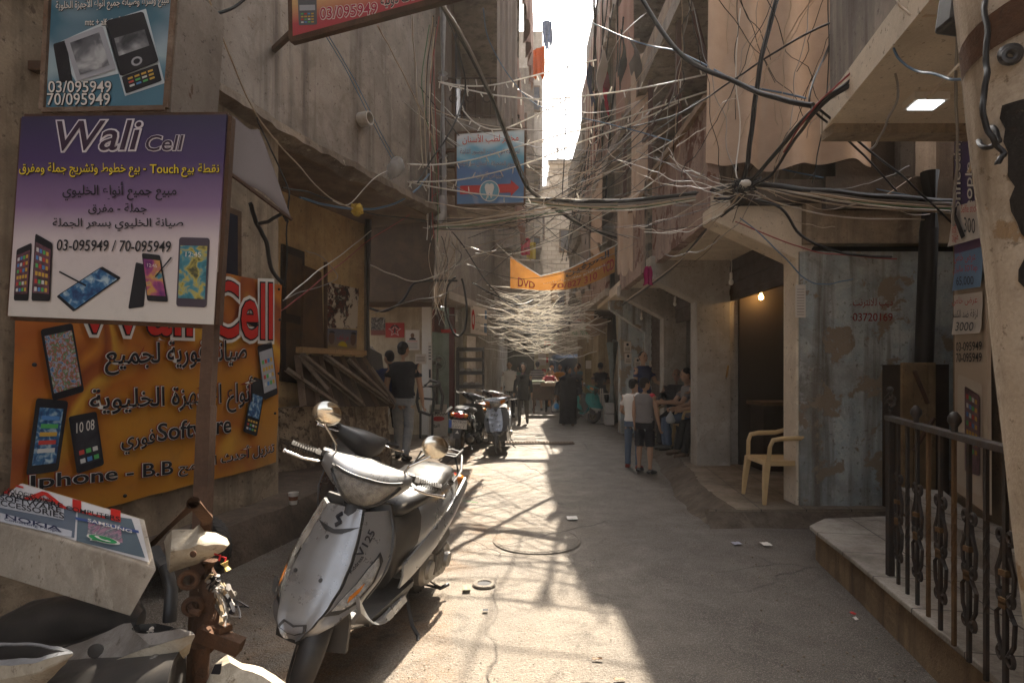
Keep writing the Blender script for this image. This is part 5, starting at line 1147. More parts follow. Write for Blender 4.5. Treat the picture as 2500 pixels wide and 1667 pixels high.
# ---------------------------------------------------------------- people
SKIN = paint('skin_tan', (.33, .19, .12), .55, dirt=.12, scale=12, dcol=(.22, .11, .07), bump=.03, spec=.35); SKIND = paint('skin_brown', (.16, .085, .05), .5, dirt=.12, scale=12, bump=.03, spec=.35)
HAIR = cloth('black_hair', (.015, .012, .011), bump=.8, wob=60, rough=.7); HAIRG = cloth('greying_hair', (.10, .09, .085), bump=.8, wob=60); EYE = flat('eye_dark', (.012, .008, .007), .3); LIP = flat('lip', (.20, .075, .055))
def fuse(mb, voxel, iters=4, fold=0, seed=0):
    me = bpy.data.meshes.new('f'); me.from_pydata([tuple(p) for p in mb.v], [], mb.f)
    bm = bmesh.new(); bm.from_mesh(me); bmesh.ops.recalc_face_normals(bm, faces=bm.faces); bm.to_mesh(me); bm.free()
    o = bpy.data.objects.new('f', me); COL.objects.link(o); r = o.modifiers.new('r', 'REMESH'); r.mode = 'VOXEL'; r.voxel_size = voxel
    m2 = bpy.data.meshes.new_from_object(o.evaluated_get(bpy.context.evaluated_depsgraph_get())); bpy.data.objects.remove(o); bpy.data.meshes.remove(me)
    bm = bmesh.new(); bm.from_mesh(m2)
    for _ in range(iters): bmesh.ops.smooth_vert(bm, verts=bm.verts, factor=.5, use_axis_x=True, use_axis_y=True, use_axis_z=True)
    if fold:
        bm.normal_update()
        for v in bm.verts:
            c = v.co; f = noise.noise(V((c.x * 9, c.y * 9, c.z * 16 + seed))) + .6 * noise.noise(V((c.x * 22, c.y * 22, c.z * 26 + seed)))
            v.co = c + v.normal * f * fold
    bm.to_mesh(m2); bm.free(); m2.shade_smooth(); return m2
def meshobj(me, name, mat, parent=None):
    me.name = name; me.materials.clear(); me.materials.append(mat); o = bpy.data.objects.new(name, me); COL.objects.link(o)
    if parent: o.parent = parent
    return o
def dirv(sw, out, side, inw=0):
    a, b = R(sw), R(out); d = V((side * math.sin(b), math.sin(a) * math.cos(b), -math.cos(a) * math.cos(b)))
    return (Matrix.Rotation(R(side * inw), 3, 'Z') @ d).normalized()
def person(label, x, y, z, ht, rz, legs=((8, 2, 4), (-8, 2, 10)), arms=((6, 7, 15, 0), (-6, 7, 15, 0)), lean=0, head=(0, 0), shirt=None, sleeve=.55, trousers=None, leglen=1., skin=None, hair='short', hairmat=None, shoe=None, build=1., vox=.010, skirt=None, over=None, beard=0, face=True, group=None, longshirt=0, collar=None, female=False, seat=None):
    skin = skin or SKIN; hairmat = hairmat or HAIR; k = ht / 1.72; b = build; mb = MB(); clo = MB(); tro = MB()
    J = {}
    hz = .53 * ht
    # legs first: find the lowest ankle so that the feet stand on the ground
    L = []
    for i, side in enumerate((-1, 1)):
        hip = V((side * .052 * ht, 0, 0)); d1 = dirv(legs[i][0], legs[i][1], side); d2 = dirv(legs[i][0] - legs[i][2], legs[i][1] * .5, side)
        kn = hip + d1 * .25 * ht; an = kn + d2 * .235 * ht; L.append((hip, kn, an, d2))
    low = min(q[2].z for q in L) - .042 * ht
    off = V((0, 0, -low)) if seat is None else V((0, 0, seat + .055 * ht)); T = Matrix.Rotation(R(-lean), 3, 'X')
    hip0 = off.copy()
    def U(px, py, pz): return hip0 + T @ V((px, py, pz))           # upper body point, pz above hip
    for i, side in enumerate((-1, 1)):
        h_, kn, an, d2 = (q + off if n < 3 else q for n, q in enumerate(L[i]))
        mb.tube([h_ + V((0, 0, .02)), h_.lerp(kn, .35), kn + V((0, .005, 0)), kn.lerp(an, .3), kn.lerp(an, .75), an], [q * k * b for q in (.078, .070, .052, .055, .036, .034)], 12)
        yaw = Matrix.Rotation(R(-side * 8), 3, 'Z'); tilt = min(max(-(legs[i][0] - legs[i][2]) * .9 - 0, -5), 55) if legs[i][2] > 25 and seat is None else 0
        ft = Matrix.Rotation(R(-tilt), 3, 'X')
        foot = [an + yaw @ (ft @ V(p)) * k for p in ((0, -.05, -.045), (0, .0, -.04), (0, .08, -.052), (0, .16, -.06))]
        mb.tube(foot, [q * k for q in (.03, .038, .036, .024)], 10, flat=.9); J['foot%d' % i] = foot
        if trousers:
            e = leglen; pts = [h_ + V((0, 0, .02)), h_.lerp(kn, .4), kn] + ([kn.lerp(an, f * (e - .5) / .5) for f in (.35, .7, 1)] if e > .52 else [])
            rr = [.094, .083, .067, .064, .056, .054][:len(pts)]
            if e <= .52: rr = [.098, .094, .088]
            tro.tube(pts, [q * k * b for q in rr], 14)
    # torso
    def torso(m, g, z0=-.03, z1=.325, extra=0):
        secs = [(-.06, .092, .066), (0, .094, .068), (.07, .083 if not female else .076, .060), (.15, .088, .064), (.22, .100, .066 + (.012 if female else 0)), (.275, .104, .056), (.305, .070, .045), (.335, .036, .036)]
        rings = []
        for z, w, d in secs:
            if z < z0 - .001 or z > z1 + .001: continue
            w, d = w * ht * b + g, d * ht * b + g + extra * (.01 if z < .1 else 0); rings.append([U(w * math.copysign(abs(math.cos(a)) ** .85, math.cos(a)), d * math.sin(a), z * ht) for a in [2 * math.pi * n / 20 for n in range(20)]])
        m.loft(rings)
    torso(mb, 0, -.06); mb.tube([U(0, -.005, .29 * ht), U(0, .006, .36 * ht)], [.064 * k, .056 * k], 12)
    if trousers: torso(tro, .012, -.06, .08)
    # arms and hands
    for i, side in enumerate((-1, 1)):
        sw, out, bend, inw = arms[i]; sh = U(side * .108 * ht * b, 0, .282 * ht); d1 = dirv(sw, out, side); d2 = dirv(sw + bend, out * .6, side, inw); el = sh + d1 * .175 * ht; wr = el + d2 * .148 * ht
        mb.tube([sh, sh.lerp(el, .4), el, el.lerp(wr, .3), wr], [q * k * b for q in (.052, .046, .038, .038, .026)], 12)
        # palm, four curled fingers, thumb
        n = d2.cross(V((side, 0, 0))); n = n.normalized() if n.length > .1 else V((0, 1, 0)); lat = n.cross(d2).normalized(); pc = wr + d2 * .045 * k
        mb.tube([wr, wr + d2 * .03 * k, wr + d2 * .085 * k], [.026 * k, .038 * k, .036 * k], 10, flat=.5) if 0 else mb.loft([[wr + d2 * t_ * k + n * w_ * k * math.cos(a) + lat * h_ * k * math.sin(a) for a in [2 * math.pi * q / 10 for q in range(10)]] for t_, w_, h_ in ((0, .025, .02), (.035, .038, .017), (.085, .038, .014))])
        cu = -lat * side * -1
        for f, (o_, ln) in enumerate(((-.029, .062), (-.010, .074), (.010, .070), (.029, .054))):
            p0 = wr + (d2 * .082 + n * -o_) * k; p1 = p0 + (d2 * ln * .5 + cu * .006) * k; p2 = p1 + (d2 * ln * .38 + cu * .018 * (1 + f * .2)) * k; mb.tube([p0, p1, p2], [.0095 * k, .009 * k, .0075 * k], 7)
        t0 = wr + (d2 * .025 + n * .03) * k; t1 = t0 + (d2 * .03 + n * .022 + cu * .01) * k; mb.tube([t0, t1, t1 + (d2 * .03 + cu * .012) * k], [.013 * k, .011 * k, .009 * k], 7)
        J['hand%d' % i] = wr + d2 * .09 * k
        if shirt:
            pts = [sh + V((-side * .02, 0, 0)), sh.lerp(el, .5)]
            rs = [.064, .056]
            if sleeve > .5: pts += [sh.lerp(el, .62)] if sleeve < .9 else [el, el.lerp(wr, .5), el.lerp(wr, min(sleeve - .95, .95))]; rs += [.054] if sleeve < .9 else [.052, .046, .040]
            if sleeve > .2: clo.tube(pts, [q * k * b for q in rs], 14)
    # head
    yaw, pit = head; HM = Matrix.Rotation(R(-yaw), 3, 'Z') @ Matrix.Rotation(R(-pit), 3, 'X'); top = U(0, .012 * k, .47 * ht); nb = U(0, .006, .36 * ht)
    def Hd(a, c, e): return nb + HM @ (V((a, c, e + .092)) * k)       # e measured from skull centre
    mb.tube([nb, Hd(0, -.005, -.06)], [.057 * k, .054 * k], 12)
    RM = HM
    mb.ell(Hd(0, 0, 0), (.074 * k, .094 * k, .100 * k), RM, 18, 12); mb.ell(Hd(0, .036, -.062), (.056 * k, .056 * k, .062 * k), RM); mb.ell(Hd(0, .06, -.095), (.03 * k, .03 * k, .022 * k), RM)
    mb.ell(Hd(0, .098, -.036), (.013 * k, .018 * k, .012 * k), RM); mb.ell(Hd(0, .092, -.012), (.009 * k, .012 * k, .028 * k), RM); mb.ell(Hd(0, .08, .02), (.05 * k, .016 * k, .01 * k), RM)
    for s_ in (-1, 1): mb.ell(Hd(s_ * .076, -.008, -.018), (.011 * k, .022 * k, .032 * k), RM); mb.ell(Hd(s_ * .042, .062, -.035), (.024 * k, .022 * k, .02 * k), RM)
    body = meshobj(fuse(mb, vox * .8, 3), 'person', skin); tag(body, label, 'person', group)
    seed = rnd.random() * 50
    if face:
        for s_ in (-1, 1):
            meshobj_ = MB().ell(Hd(s_ * .030, .086, .000), (.015 * k, .008 * k, .008 * k), RM, 10, 6).build('eye', EYE, body, smooth=60, local=True)
            MB().ell(Hd(s_ * .031, .090, .019), (.020 * k, .007 * k, .005 * k), RM, 8, 5).build('eyebrow', hairmat, body, smooth=60, local=True)
        MB().ell(Hd(0, .090, -.070), (.024 * k, .009 * k, .007 * k), RM, 10, 5).build('mouth', LIP, body, smooth=60, local=True)
    if beard: MB().ell(Hd(0, .052, -.086), (.053 * k, .048 * k, .04 * k), RM, 14, 8).build('beard', hairmat, body, smooth=60, local=True)
    hm = MB()
    if hair == 'short': hm.ell(Hd(0, -.016, .020), (.081 * k, .097 * k, .090 * k), RM, 18, 12); hm.ell(Hd(0, -.05, -.03), (.068 * k, .06 * k, .07 * k), RM)
    elif hair == 'crop': hm.ell(Hd(0, -.018, .020), (.0775 * k, .0935 * k, .086 * k), RM, 18, 12); hm.ell(Hd(0, -.048, -.03), (.066 * k, .054 * k, .062 * k), RM)
    elif hair == 'curly':
        for _ in range(46):
            a, c = rnd.uniform(0, 6.28), rnd.uniform(-.75, 1); s_ = math.sqrt(1 - c * c); p = (.098 * s_ * math.cos(a), .10 * s_ * math.sin(a) - .03, .11 * c + .005)
            if p[1] > .045 and p[2] < .05: continue
            hm.ell(Hd(*p), .036 * k, None, 8, 6)
    elif hair == 'bald': hm = None
    elif hair == 'scarf':
        hm.ell(Hd(0, -.02, .012), (.094 * k, .105 * k, .115 * k), RM, 18, 12); hm.tube([Hd(0, -.03, -.03), Hd(0, -.01, -.13), U(0, .0, .30 * ht), U(0, .01, .24 * ht)], [.09 * k, .082 * k, .115 * k, .15 * k], 16); hm.ell(Hd(0, .04, -.12), (.06 * k, .06 * k, .03 * k), RM)
    elif hair == 'cap':
        hm.ell(Hd(0, -.01, .03), (.082 * k, .10 * k, .085 * k), RM, 18, 12); hm.ell(Hd(0, .12, .035), (.065 * k, .06 * k, .010 * k), RM)
    if hm: meshobj(fuse(hm, vox * .9, 2, .004), {'scarf': 'headscarf', 'cap': 'cap'}.get(hair, 'hair'), over if (hair in ('scarf', 'cap') and over) else hairmat, body)
    if shirt:
        torso(clo, .013, -.06 if longshirt else -.03, .305, 1)
        if longshirt > 1: clo.loft([[U(w * ht * b * math.cos(a), d * ht * b * math.sin(a), z * ht) for a in [2 * math.pi * n / 20 for n in range(20)]] for z, w, d in ((-.12, .11, .085), (-.03, .105, .08), (.1, .095, .075))])
        o = meshobj(fuse(clo, vox, 3, .006, seed), 'shirt', shirt, body)
        if collar: MB().torus(U(0, .0, .318 * ht), T @ V((0, .25, 1)), .052 * k, .012 * k, 18, 6).build('collar', collar, body, smooth=60, local=True)
    if skirt:
        m = MB(); f0 = off.z
        m.loft([[V((w * ht * b * (1 + .07 * math.sin(5 * a + z * 9)) * math.cos(a), d * ht * b * (1 + .07 * math.sin(5 * a + 1)) * math.sin(a), off.z + z * ht)) for a in [2 * math.pi * n / 40 for n in range(40)]] for z, w, d in ((-.50, .125, .10), (-.35, .12, .095), (-.15, .125, .095), (0, .125, .095), (.1, .108, .085), (.25, .125, .085), (.29, .115, .07), (.32, .05, .045))])
        for i, side in enumerate((-1, 1)):
            sw, out, bend, inw = arms[i]; sh = U(side * .108 * ht * b, 0, .282 * ht); d1 = dirv(sw, out, side); d2 = dirv(sw + bend, out * .6, side, inw); el = sh + d1 * .175 * ht; wr = el + d2 * .135 * ht; m.tube([sh, sh.lerp(el, .5), el, wr], [.075 * k * b, .075 * k * b, .075 * k * b, .07 * k * b], 14)
        meshobj(fuse(m, vox, 3, .008, seed), 'robe', skirt, body)
    if trousers: meshobj(fuse(tro, vox, 3, .007, seed + 9), 'trousers' if leglen > .6 else 'shorts', trousers, body)
    if shoe:
        for i in range(2):
            f = J['foot%d' % i]; m = MB(); m.tube([f[0] + V((0, -.012, 0)), f[1] + V((0, 0, .01)), f[2], f[3] + (f[3] - f[2]) * .25], [.042 * k, .048 * k, .047 * k, .032 * k], 12, flat=.9); meshobj(fuse(m, .008, 2), 'shoe', shoe, body)
    body.location = (x, y, z); body.rotation_euler = (0, 0, R(rz)); body['_h0'] = 0; del body['_h0']
    M = Matrix.Translation((x, y, z)) @ Matrix.Rotation(R(rz), 4, 'Z')
    return body, {q: M @ (v if isinstance(v, V) else v[0]) for q, v in J.items()}
def ppl(px, Y): return (px - 1250) / F * Y
BLKT = cloth('black_jersey', (.018, .018, .022), var=.3); NAVY = cloth('navy_jersey', (.02, .03, .085), var=.3); JEAN = cloth('faded_denim', (.26, .25, .235), (.12, .135, .16), var=.85, scale=6); DJEAN = cloth('blue_denim', (.07, .095, .14), (.12, .14, .17), var=.7, scale=8); DARKTR = cloth('dark_trousers', (.03, .028, .028)); WSH = cloth('white_shirt', (.55, .52, .47), var=.2); WTEE = cloth('white_tee', (.58, .53, .47), var=.15); GTEE = cloth('grey_vest', (.17, .15, .14), var=.2)
REDT = cloth('red_tee', (.38, .03, .06)); ORT = cloth('orange_tee', (.5, .19, .03)); STR = cloth('striped_tee', (.32, .28, .28), stripes=(2, 75, (.06, .05, .07))); SHOE = flat('dark_shoe', (.03, .025, .022), .6); BROWNS = flat('brown_sandal', (.09, .055, .035), .7); OSC = cloth('orange_scarf', (.5, .18, .05)); ROBE = cloth('black_robe', (.016, .015, .018), bump=.7, wob=9)
person('young man in black tee and ripped pale jeans walking away', ppl(984, 8.7), 8.7, .06, 1.83, -6, ((14, 2, 8), (-12, 2, 14)), ((-4, 9, 8, 0), (4, 9, 10, 0)), 1, (10, 0), BLKT, .6, JEAN, 1., shoe=SHOE, hair='crop', build=1.03, vox=.009)
person('man in navy tee half hidden beside the one in black', ppl(950, 9.1), 9.1, .06, 1.72, -5, ((-14, 2, 16), (16, 2, 4)), ((2, 9, 20, 0), (-6, 8, 10, 0)), 1, (-40, 8), NAVY, .6, DARKTR, .5, shoe=flat('blue_sandal', (.03, .06, .16)), hair='crop', vox=.010)
person('boy in white tee and jeans seen from behind', ppl(1546, 8.35), 8.35, .0, 1.31, -30, ((4, 3, 3), (-3, 3, 6)), ((4, 12, 62, 20), (6, 8, 40, 25)), 0, (25, 6), WTEE, .6, DJEAN, 1., shoe=flat('red_shoe', (.2, .03, .025)), hair='short', vox=.009, face=False)
b_, j_ = person('boy in grey sleeveless vest and black shorts', ppl(1574, 8.0), 8.0, .0, 1.33, -42, ((3, 4, 2), (-2, 4, 3)), ((4, 9, 12, 0), (2, 8, 14, 0)), 0, (28, 2), GTEE, .1, BLKT, .46, shoe=flat('grey_clog', (.05, .045, .045)), hair='short', vox=.009)
for s_ in (-1, 1): MB().ell((s_ * .112, .0, 1.33 * .805), (.048, .05, .045), None, 12, 8).build('shoulder_panel', flat('vest_white', (.55, .5, .46)) if s_ < 0 else flat('vest_red', (.38, .02, .03)), b_, smooth=60, local=True)
MB().prism([(0, 0), (.09, .0), (.055, .10)], (.105, -.06, .50), (0, 1, 0), (-.12, 0, 1), (.022, 0, 0)).build('shorts_flash', flat('lime_flash', (.42, .45, .03)), b_, local=True)
person('young man in blue tee pointing from the blue wall', ppl(1570, 11.2), 11.2, .11, 1.70, -148, ((3, 3, 2), (-2, 3, 4)), ((20, 12, 55, 0), (4, 8, 12, 0)), 0, (8, -2), NAVY, .6, DARKTR, 1., shoe=SHOE, hair='crop', beard=0, vox=.010)

# ---------------------------------------------------------------- plastic chairs
CHM = paint('beige_plastic', (.50, .34, .165), .38, dirt=.25, dcol=(.2, .13, .07), scale=8, bump=.04, obj=True)
def chair(label, loc, rz, group=None, mat=CHM):
    r = thing('plastic_chair', label, 'chair', loc, R(rz), group)
    g = [[V((x * (.22 - .012 * j / 8), .22 - .44 * j / 8, .425 - .022 * math.sin(j / 8 * 2.6) * (1 - .35 * x * x) + (-.022 if j == 0 else 0))) for x in [i / 6 - 1 for i in range(13)]] for j in range(9)]
    MB().sheet(g, .018, V((0, 0, -1))).build('seat', mat, r, smooth=50, local=True)
    MB().bar((-.21, .215, .395), (.21, .215, .395), .02, .045).bar((-.215, .2, .395), (-.2, -.22, .395), .02, .05).bar((.215, .2, .395), (.2, -.22, .395), .02, .05).bar((-.2, -.22, .395), (.2, -.22, .395), .02, .05).build('seat_rim', mat, r, local=True, bevel=.004)
    for sx in (-1, 1):
        MB().loft([[V((sx * (.215 + o) + a * w, y + c * w, z)) for a, c in ((-1, -1), (1, -1), (1, 1), (-1, 1))] for z, w, o, y in ((.0, .016, .035, .245), (.2, .024, .02, .23), (.41, .030, .0, .205))]).build('leg', mat, r, local=True, bevel=.006)
        MB().loft([[V((sx * (.195 + o) + a * w, y + c * w, z)) for a, c in ((-1, -1), (1, -1), (1, 1), (-1, 1))] for z, w, o, y in ((.0, .016, .045, -.29), (.2, .024, .025, -.255), (.41, .030, .0, -.215))]).build('leg', mat, r, local=True, bevel=.006)
        MB().tube([(sx * .235, .20, .40), (sx * .25, .19, .56), (sx * .258, .165, .625), (sx * .262, .08, .64), (sx * .26, -.1, .645), (sx * .24, -.2, .68), (sx * .215, -.265, .78)], [.022, .022, .024, .025, .024, .022, .02], 8, flat=.7).build('armrest', mat, r, smooth=60, local=True)
    m = MB()
    def bk(x, z): return V((x * (1 - .12 * max(0, (z - .43) / .4)), -.215 - .14 * (z - .43) / .4 - .035 * (1 - (x / .22) ** 2) * (z - .43) / .4, z))
    for i in range(7):
        x = -.16 + .32 * i / 6; m.tube([bk(x, .43), bk(x, .58), bk(x * .95, .79)], [.017, .014, .016], 6, flat=.5)
    m.tube([bk(-.21, .43), bk(-.215, .6), bk(-.20, .76), bk(-.13, .83), bk(0, .85), bk(.13, .83), bk(.20, .76), bk(.215, .6), bk(.21, .43)], .02, 8, flat=.7); m.build('backrest', mat, r, smooth=60, local=True)
    return r
c1 = chair('empty beige plastic armchair beside the blue wall', (2.68, 5.74, .13), 90)
for lab, x, y, rz in (('beige plastic chair under the man in jeans', 3.0, 9.55, 88), ('beige plastic chair under the seated man in dark trousers', 3.14, 8.82, 96), ('beige plastic chair under the bald man in black', 2.92, 10.15, 150)):
    c = copy_tree(c1); c.location = (x, y, .13); c.rotation_euler = (0, 0, R(rz)); c['label'] = lab; c['group'] = 'chairs of the seated men'
sit = ((84, 4, 88), (80, 4, 84))
person('bald dark skinned man in black shirt seated at the arcade', 2.92, 10.12, .13, 1.72, 150, ((82, 9, 84), (80, 9, 82)), ((20, 14, 60, 10), (22, 14, 55, 10)), -4, (-12, 6), cloth('black_shirt', (.012, .012, .014)), 1.6, DARKTR, 1., skin=SKIND, hair='bald', shoe=SHOE, seat=.43, build=1.08, vox=.011)
person('seated man in blue jeans with forearms out, face behind the pillar', 3.0, 9.52, .13, 1.74, 88, sit, ((35, 8, 58, 10), (35, 8, 50, 10)), 6, (0, 6), GTEE, .6, DJEAN, 1., shoe=SHOE, seat=.43, vox=.010)
b_, j_ = person('seated man in dark trousers holding a plastic bag, mostly behind the pillar', 3.12, 8.85, .13, 1.74, 96, ((80, 6, 66), (82, 4, 70)), ((38, 8, 40, 12), (36, 8, 42, 16)), 12, (0, 8), DARKTR, .6, DARKTR, 1., shoe=BROWNS, seat=.43, vox=.010)
def bag(label, p, h, w, mat, extra=None):
    p = V(p); m = MB(); rings = []
    for t_, s_ in ((0, .12), (.12, .22), (.3, .55), (.55, .95), (.8, 1.05), (.95, .8), (1, .3)):
        rings.append([p + V((w * s_ * math.cos(a) * (1 + .12 * math.sin(3 * a + t_ * 9)), w * .55 * s_ * math.sin(a) * (1 + .15 * math.cos(4 * a + t_ * 7)), -h * t_ - .02)) for a in [2 * math.pi * q / 18 for q in range(18)]])
    m.loft(rings); m.torus(p + V((0, 0, .0)), (0, 1, 0), .03, .006, 12, 5); o = m.build('plastic_bag', mat, smooth=70); tag(o, label, 'bag')
    if extra: MB().ell(p + V((.02, -w * .35, -h * .6)), (w * .7, w * .3, h * .28)).build('bag_print', extra, o, smooth=60)
    return o
BAGM = cloth('thin_plastic', (.48, .47, .46), var=.3, trans=.4, bump=.8, rough=.4)
bag('small pale plastic bag in the hand of the seated man', j_['hand1'], .2, .07, BAGM)
# far people
person('older man in loose white shirt walking towards the camera', ppl(1244, 18), 18, 0, 1.75, 180, ((14, 2, 4), (-10, 2, 18)), ((-6, 8, 8, 0), (6, 8, 14, 0)), 2, (8, 18), WSH, 1.7, DARKTR, 1., hair='crop', hairmat=HAIRG, shoe=SHOE, longshirt=1, collar=WSH, vox=.013, beard=0)
person('woman with curly black hair in black jacket and grey trousers', ppl(1277, 15.1), 15.1, 0, 1.62, 176, ((-10, 1, 34), (10, 1, 4)), ((4, 9, 18, 0), (-6, 10, 12, 0)), 0, (-22, -6), cloth('black_jacket', (.013, .012, .013)), 1.75, cloth('grey_trousers', (.07, .062, .055)), 1., hair='curly', shoe=SHOE, female=True, build=.95, longshirt=2, collar=cloth('purple_top', (.09, .02, .10)), vox=.012)
b_, j_ = person('woman in black robe and headscarf carrying a plastic bag', ppl(1387, 15), 15, 0, 1.55, 172, ((4, 3, 2), (-3, 3, 5)), ((6, 16, 14, 0), (0, 16, 14, 0)), 0, (-62, 2), None, hair='scarf', over=ROBE, skirt=ROBE, build=1.18, shoe=BROWNS, vox=.012, female=True)
bag('white plastic bag with blue print in the robed woman hand', j_['hand1'], .34, .1, BAGM, flat('bag_blue', (.06, .25, .5)))
person('boy in red tee leaning on the street cart', ppl(1341, 19.9), 19.9, 0, 1.54, 180, arms=((48, 18, 12, 10), (48, 18, 10, 10)), lean=10, head=(-25, 4), shirt=REDT, trousers=DARKTR, shoe=SHOE, vox=.014)
person('youth in orange and dark tee behind the street cart', ppl(1367, 21), 21, 0, 1.68, 180, head=(20, 2), shirt=ORT, trousers=DARKTR, shoe=SHOE, vox=.016)
person('woman in orange headscarf behind the cart', ppl(1347, 22.6), 22.6, 0, 1.64, 180, hair='scarf', over=OSC, skirt=OSC, shoe=SHOE, vox=.018)
person('man in grey striped tee with his back to the street', ppl(1312, 20.6), 20.6, 0, 1.78, 8, head=(0, 0), shirt=STR, trousers=JEAN, leglen=.5, shoe=SHOE, vox=.015, build=1.1, face=False)
person('man in black tee right behind the robed woman', ppl(1407, 18.6), 18.6, 0, 1.60, 170, head=(10, 4), shirt=BLKT, trousers=DARKTR, shoe=SHOE, vox=.016, build=1.1)
person('man in pale blue tee behind the man in black', ppl(1412, 21.4), 21.4, 0, 1.72, 160, head=(30, 0), shirt=cloth('pale_blue_tee', (.16, .24, .30)), trousers=DARKTR, shoe=SHOE, vox=.018)
person('dark dressed person far off beside the striped tee', ppl(1328, 24), 24, 0, 1.7, 170, shirt=BLKT, trousers=DARKTR, shoe=SHOE, vox=.02, face=False)
person('person in dark clothes half hidden behind the curly haired woman', ppl(1268, 22.5), 22.5, 0, 1.66, 180, shirt=cloth('green_tee', (.05, .12, .09)), trousers=DARKTR, shoe=SHOE, vox=.02)
b_, j_ = person('seated man in black tee and dark cap looking at his hands', ppl(1466, 16.2), 16.2, .12, 1.70, 172, ((80, 9, 70), (76, 9, 72)), ((26, 8, 62, 28), (26, 8, 62, 28)), 8, (0, 34), BLKT, .6, DARKTR, 1., skin=SKIND, hair='cap', over=BLKT, shoe=SHOE, seat=.66, vox=.013)
q = MB().prism([(-.1, 0), (.1, 0), (.1, .13), (-.1, .13)], (0, .135, 1.0), (1, 0, 0), (0, .05, 1), (0, .012, 0)).build('tee_print', flat('print_maroon', (.10, .03, .03)), b_, local=True)
# ---------------------------------------------------------------- other vehicles
BLKPAINT = paint('black_paint', (.018, .018, .02), .2, dirt=.35, dcol=(.12, .10, .08), scale=7, bump=.02, coat=.5)
TEALP = paint('teal_paint', (.02, .22, .20), .3, dirt=.3, scale=7, coat=.4); DSILV = paint('grey_silver', (.27, .28, .30), .28, .75, dirt=.1, dcol=(.15, .12, .1), scale=7, coat=.3)
scooter('small silver scooter with amber indicators facing the camera', (ppl(1223, 10.3), 10.3, 0), -93, 4, -4, DSILV, BLKP, 'oval', False, decals=False, rack=False, scale=.96, group=None)
scooter('black scooter showing its red tail lamp and number plate', (ppl(1136, 10.2), 10.25, 0), 84, 5, -18, BLKPAINT, BLKP, 'twin', False, plate=('457820', '٤٥٧٨٢٠'), decals=False, rack=False, scale=1.0)
scooter('scooter with worn orange seat parked between the black and silver ones', (ppl(1186, 11.6), 11.7, 0), 80, 4, -10, BLKPAINT, BLKP, 'oval', False, seat=paint('orange_seat', (.34, .11, .03), .45, dirt=.3), plate=('281943', '٢٨١٩٤٣'), decals=False, rack=False)
scooter('teal scooter with stickers parked by the pole on the right', (ppl(1427, 16), 16.1, 0), -72, -6, 18, TEALP, paint('white_lower', (.45, .43, .4), .4, dirt=.4), 'oval', False, decals=False, rack=False)
hb = scooter('black handlebar scooter without front panels behind the silver one', (-1.33, 4.42, 0), -72, -7, 34, BLKPAINT, BLKP, 'bars', False, decals=False, rack=False, scale=1.0)
# van in the side alley
vm = paint('dusty_white_van', (.42, .40, .38), .35, dirt=.45, dcol=(.2, .15, .1), scale=3, coat=.2)
van = thing('van', 'pale dusty van parked in the side alley, nose showing', 'van', (-3.6, 10.2, .06))
def vring(y, hw, z0, z1, x0=-3.55, e=4): return [V((x0 + hw * math.copysign(abs(math.cos(a)) ** (2 / e), math.cos(a)), y, (z0 + z1) / 2 + (z1 - z0) / 2 * math.copysign(abs(math.sin(a)) ** (2 / e), math.sin(a)))) for a in [2 * math.pi * k / 28 for k in range(28)]]
MB().loft([vring(7.6, .80, .5, 1.9), vring(8.3, .84, .35, 2.0), vring(9.6, .84, .35, 2.0), vring(10.1, .83, .35, 1.93), vring(10.5, .80, .35, 1.6), vring(10.85, .78, .38, 1.12), vring(11.35, .70, .42, 1.0), vring(11.5, .55, .5, .85)]).build('body', vm, van, smooth=50)
MB().prism([(9.05, 1.12), (10.35, 1.12), (9.98, 1.72), (9.05, 1.80)], (-2.73, 0, 0), (0, 1, 0), (0, 0, 1), (.025, 0, 0)).build('side_window', SCRN, van); MB().prism([(7.9, 1.12), (8.95, 1.12), (8.95, 1.80), (7.9, 1.8)], (-2.73, 0, 0), (0, 1, 0), (0, 0, 1), (.025, 0, 0)).build('side_window', SCRN, van)
MB().sheet([[V((x, 10.12 + .02, 1.84)), V((x, 10.86, 1.16))] for x in (-4.2, -3.55, -2.9)], .02, V((0, .7, .7))).build('windscreen', SCRN, van)
for y in (8.4, 10.9): wheel(van, (-2.78, y, .36), (1, 0, 0), .3, .18, ALU)
MB().ell((-2.66, 10.2, 1.25), (.08, .05, .09)).build('door_mirror', BLKP, van, smooth=60); MB().bar((-2.71, 9.0, .42), (-2.71, 9.0, 1.95), .012).build('door_seam', INK, van)
van.location.x += .42
# dark truck parked in the covered passage
DBL = paint('dark_blue_paint', (.025, .05, .10), .35, dirt=.4, dcol=(.08, .07, .06), scale=3)
tr = thing('truck', 'dark blue truck cab parked in the covered passage at the end', 'truck', (2.7, 25, 0))
tc = [(2.6 + dx) for dx in (0,)][0]
def tring(y, hw, z0, z1, e=6): return [V((2.55 + hw * math.copysign(abs(math.cos(a)) ** (2 / e), math.cos(a)), y, (z0 + z1) / 2 + (z1 - z0) / 2 * math.copysign(abs(math.sin(a)) ** (2 / e), math.sin(a)))) for a in [2 * math.pi * k / 32 for k in range(32)]]
MB().loft([tring(24.0, .80, .5, 1.15), tring(24.1, .85, .42, 1.3), tring(24.35, .82, .42, 2.0), tring(24.6, .80, .42, 2.15), tring(26.2, .82, .42, 2.2)]).build('cab', DBL, tr, smooth=40)
MB().sheet([[V((2.55 + u * .70, 24.11 + .02, 1.33)), V((2.55 + u * .66, 24.32, 1.98))] for u in (-1, -.5, 0, .5, 1)], .02, V((0, -1, 0))).build('windscreen', paint('glass_dark', (.03, .04, .05), .05, dirt=.1, spec=1), tr)
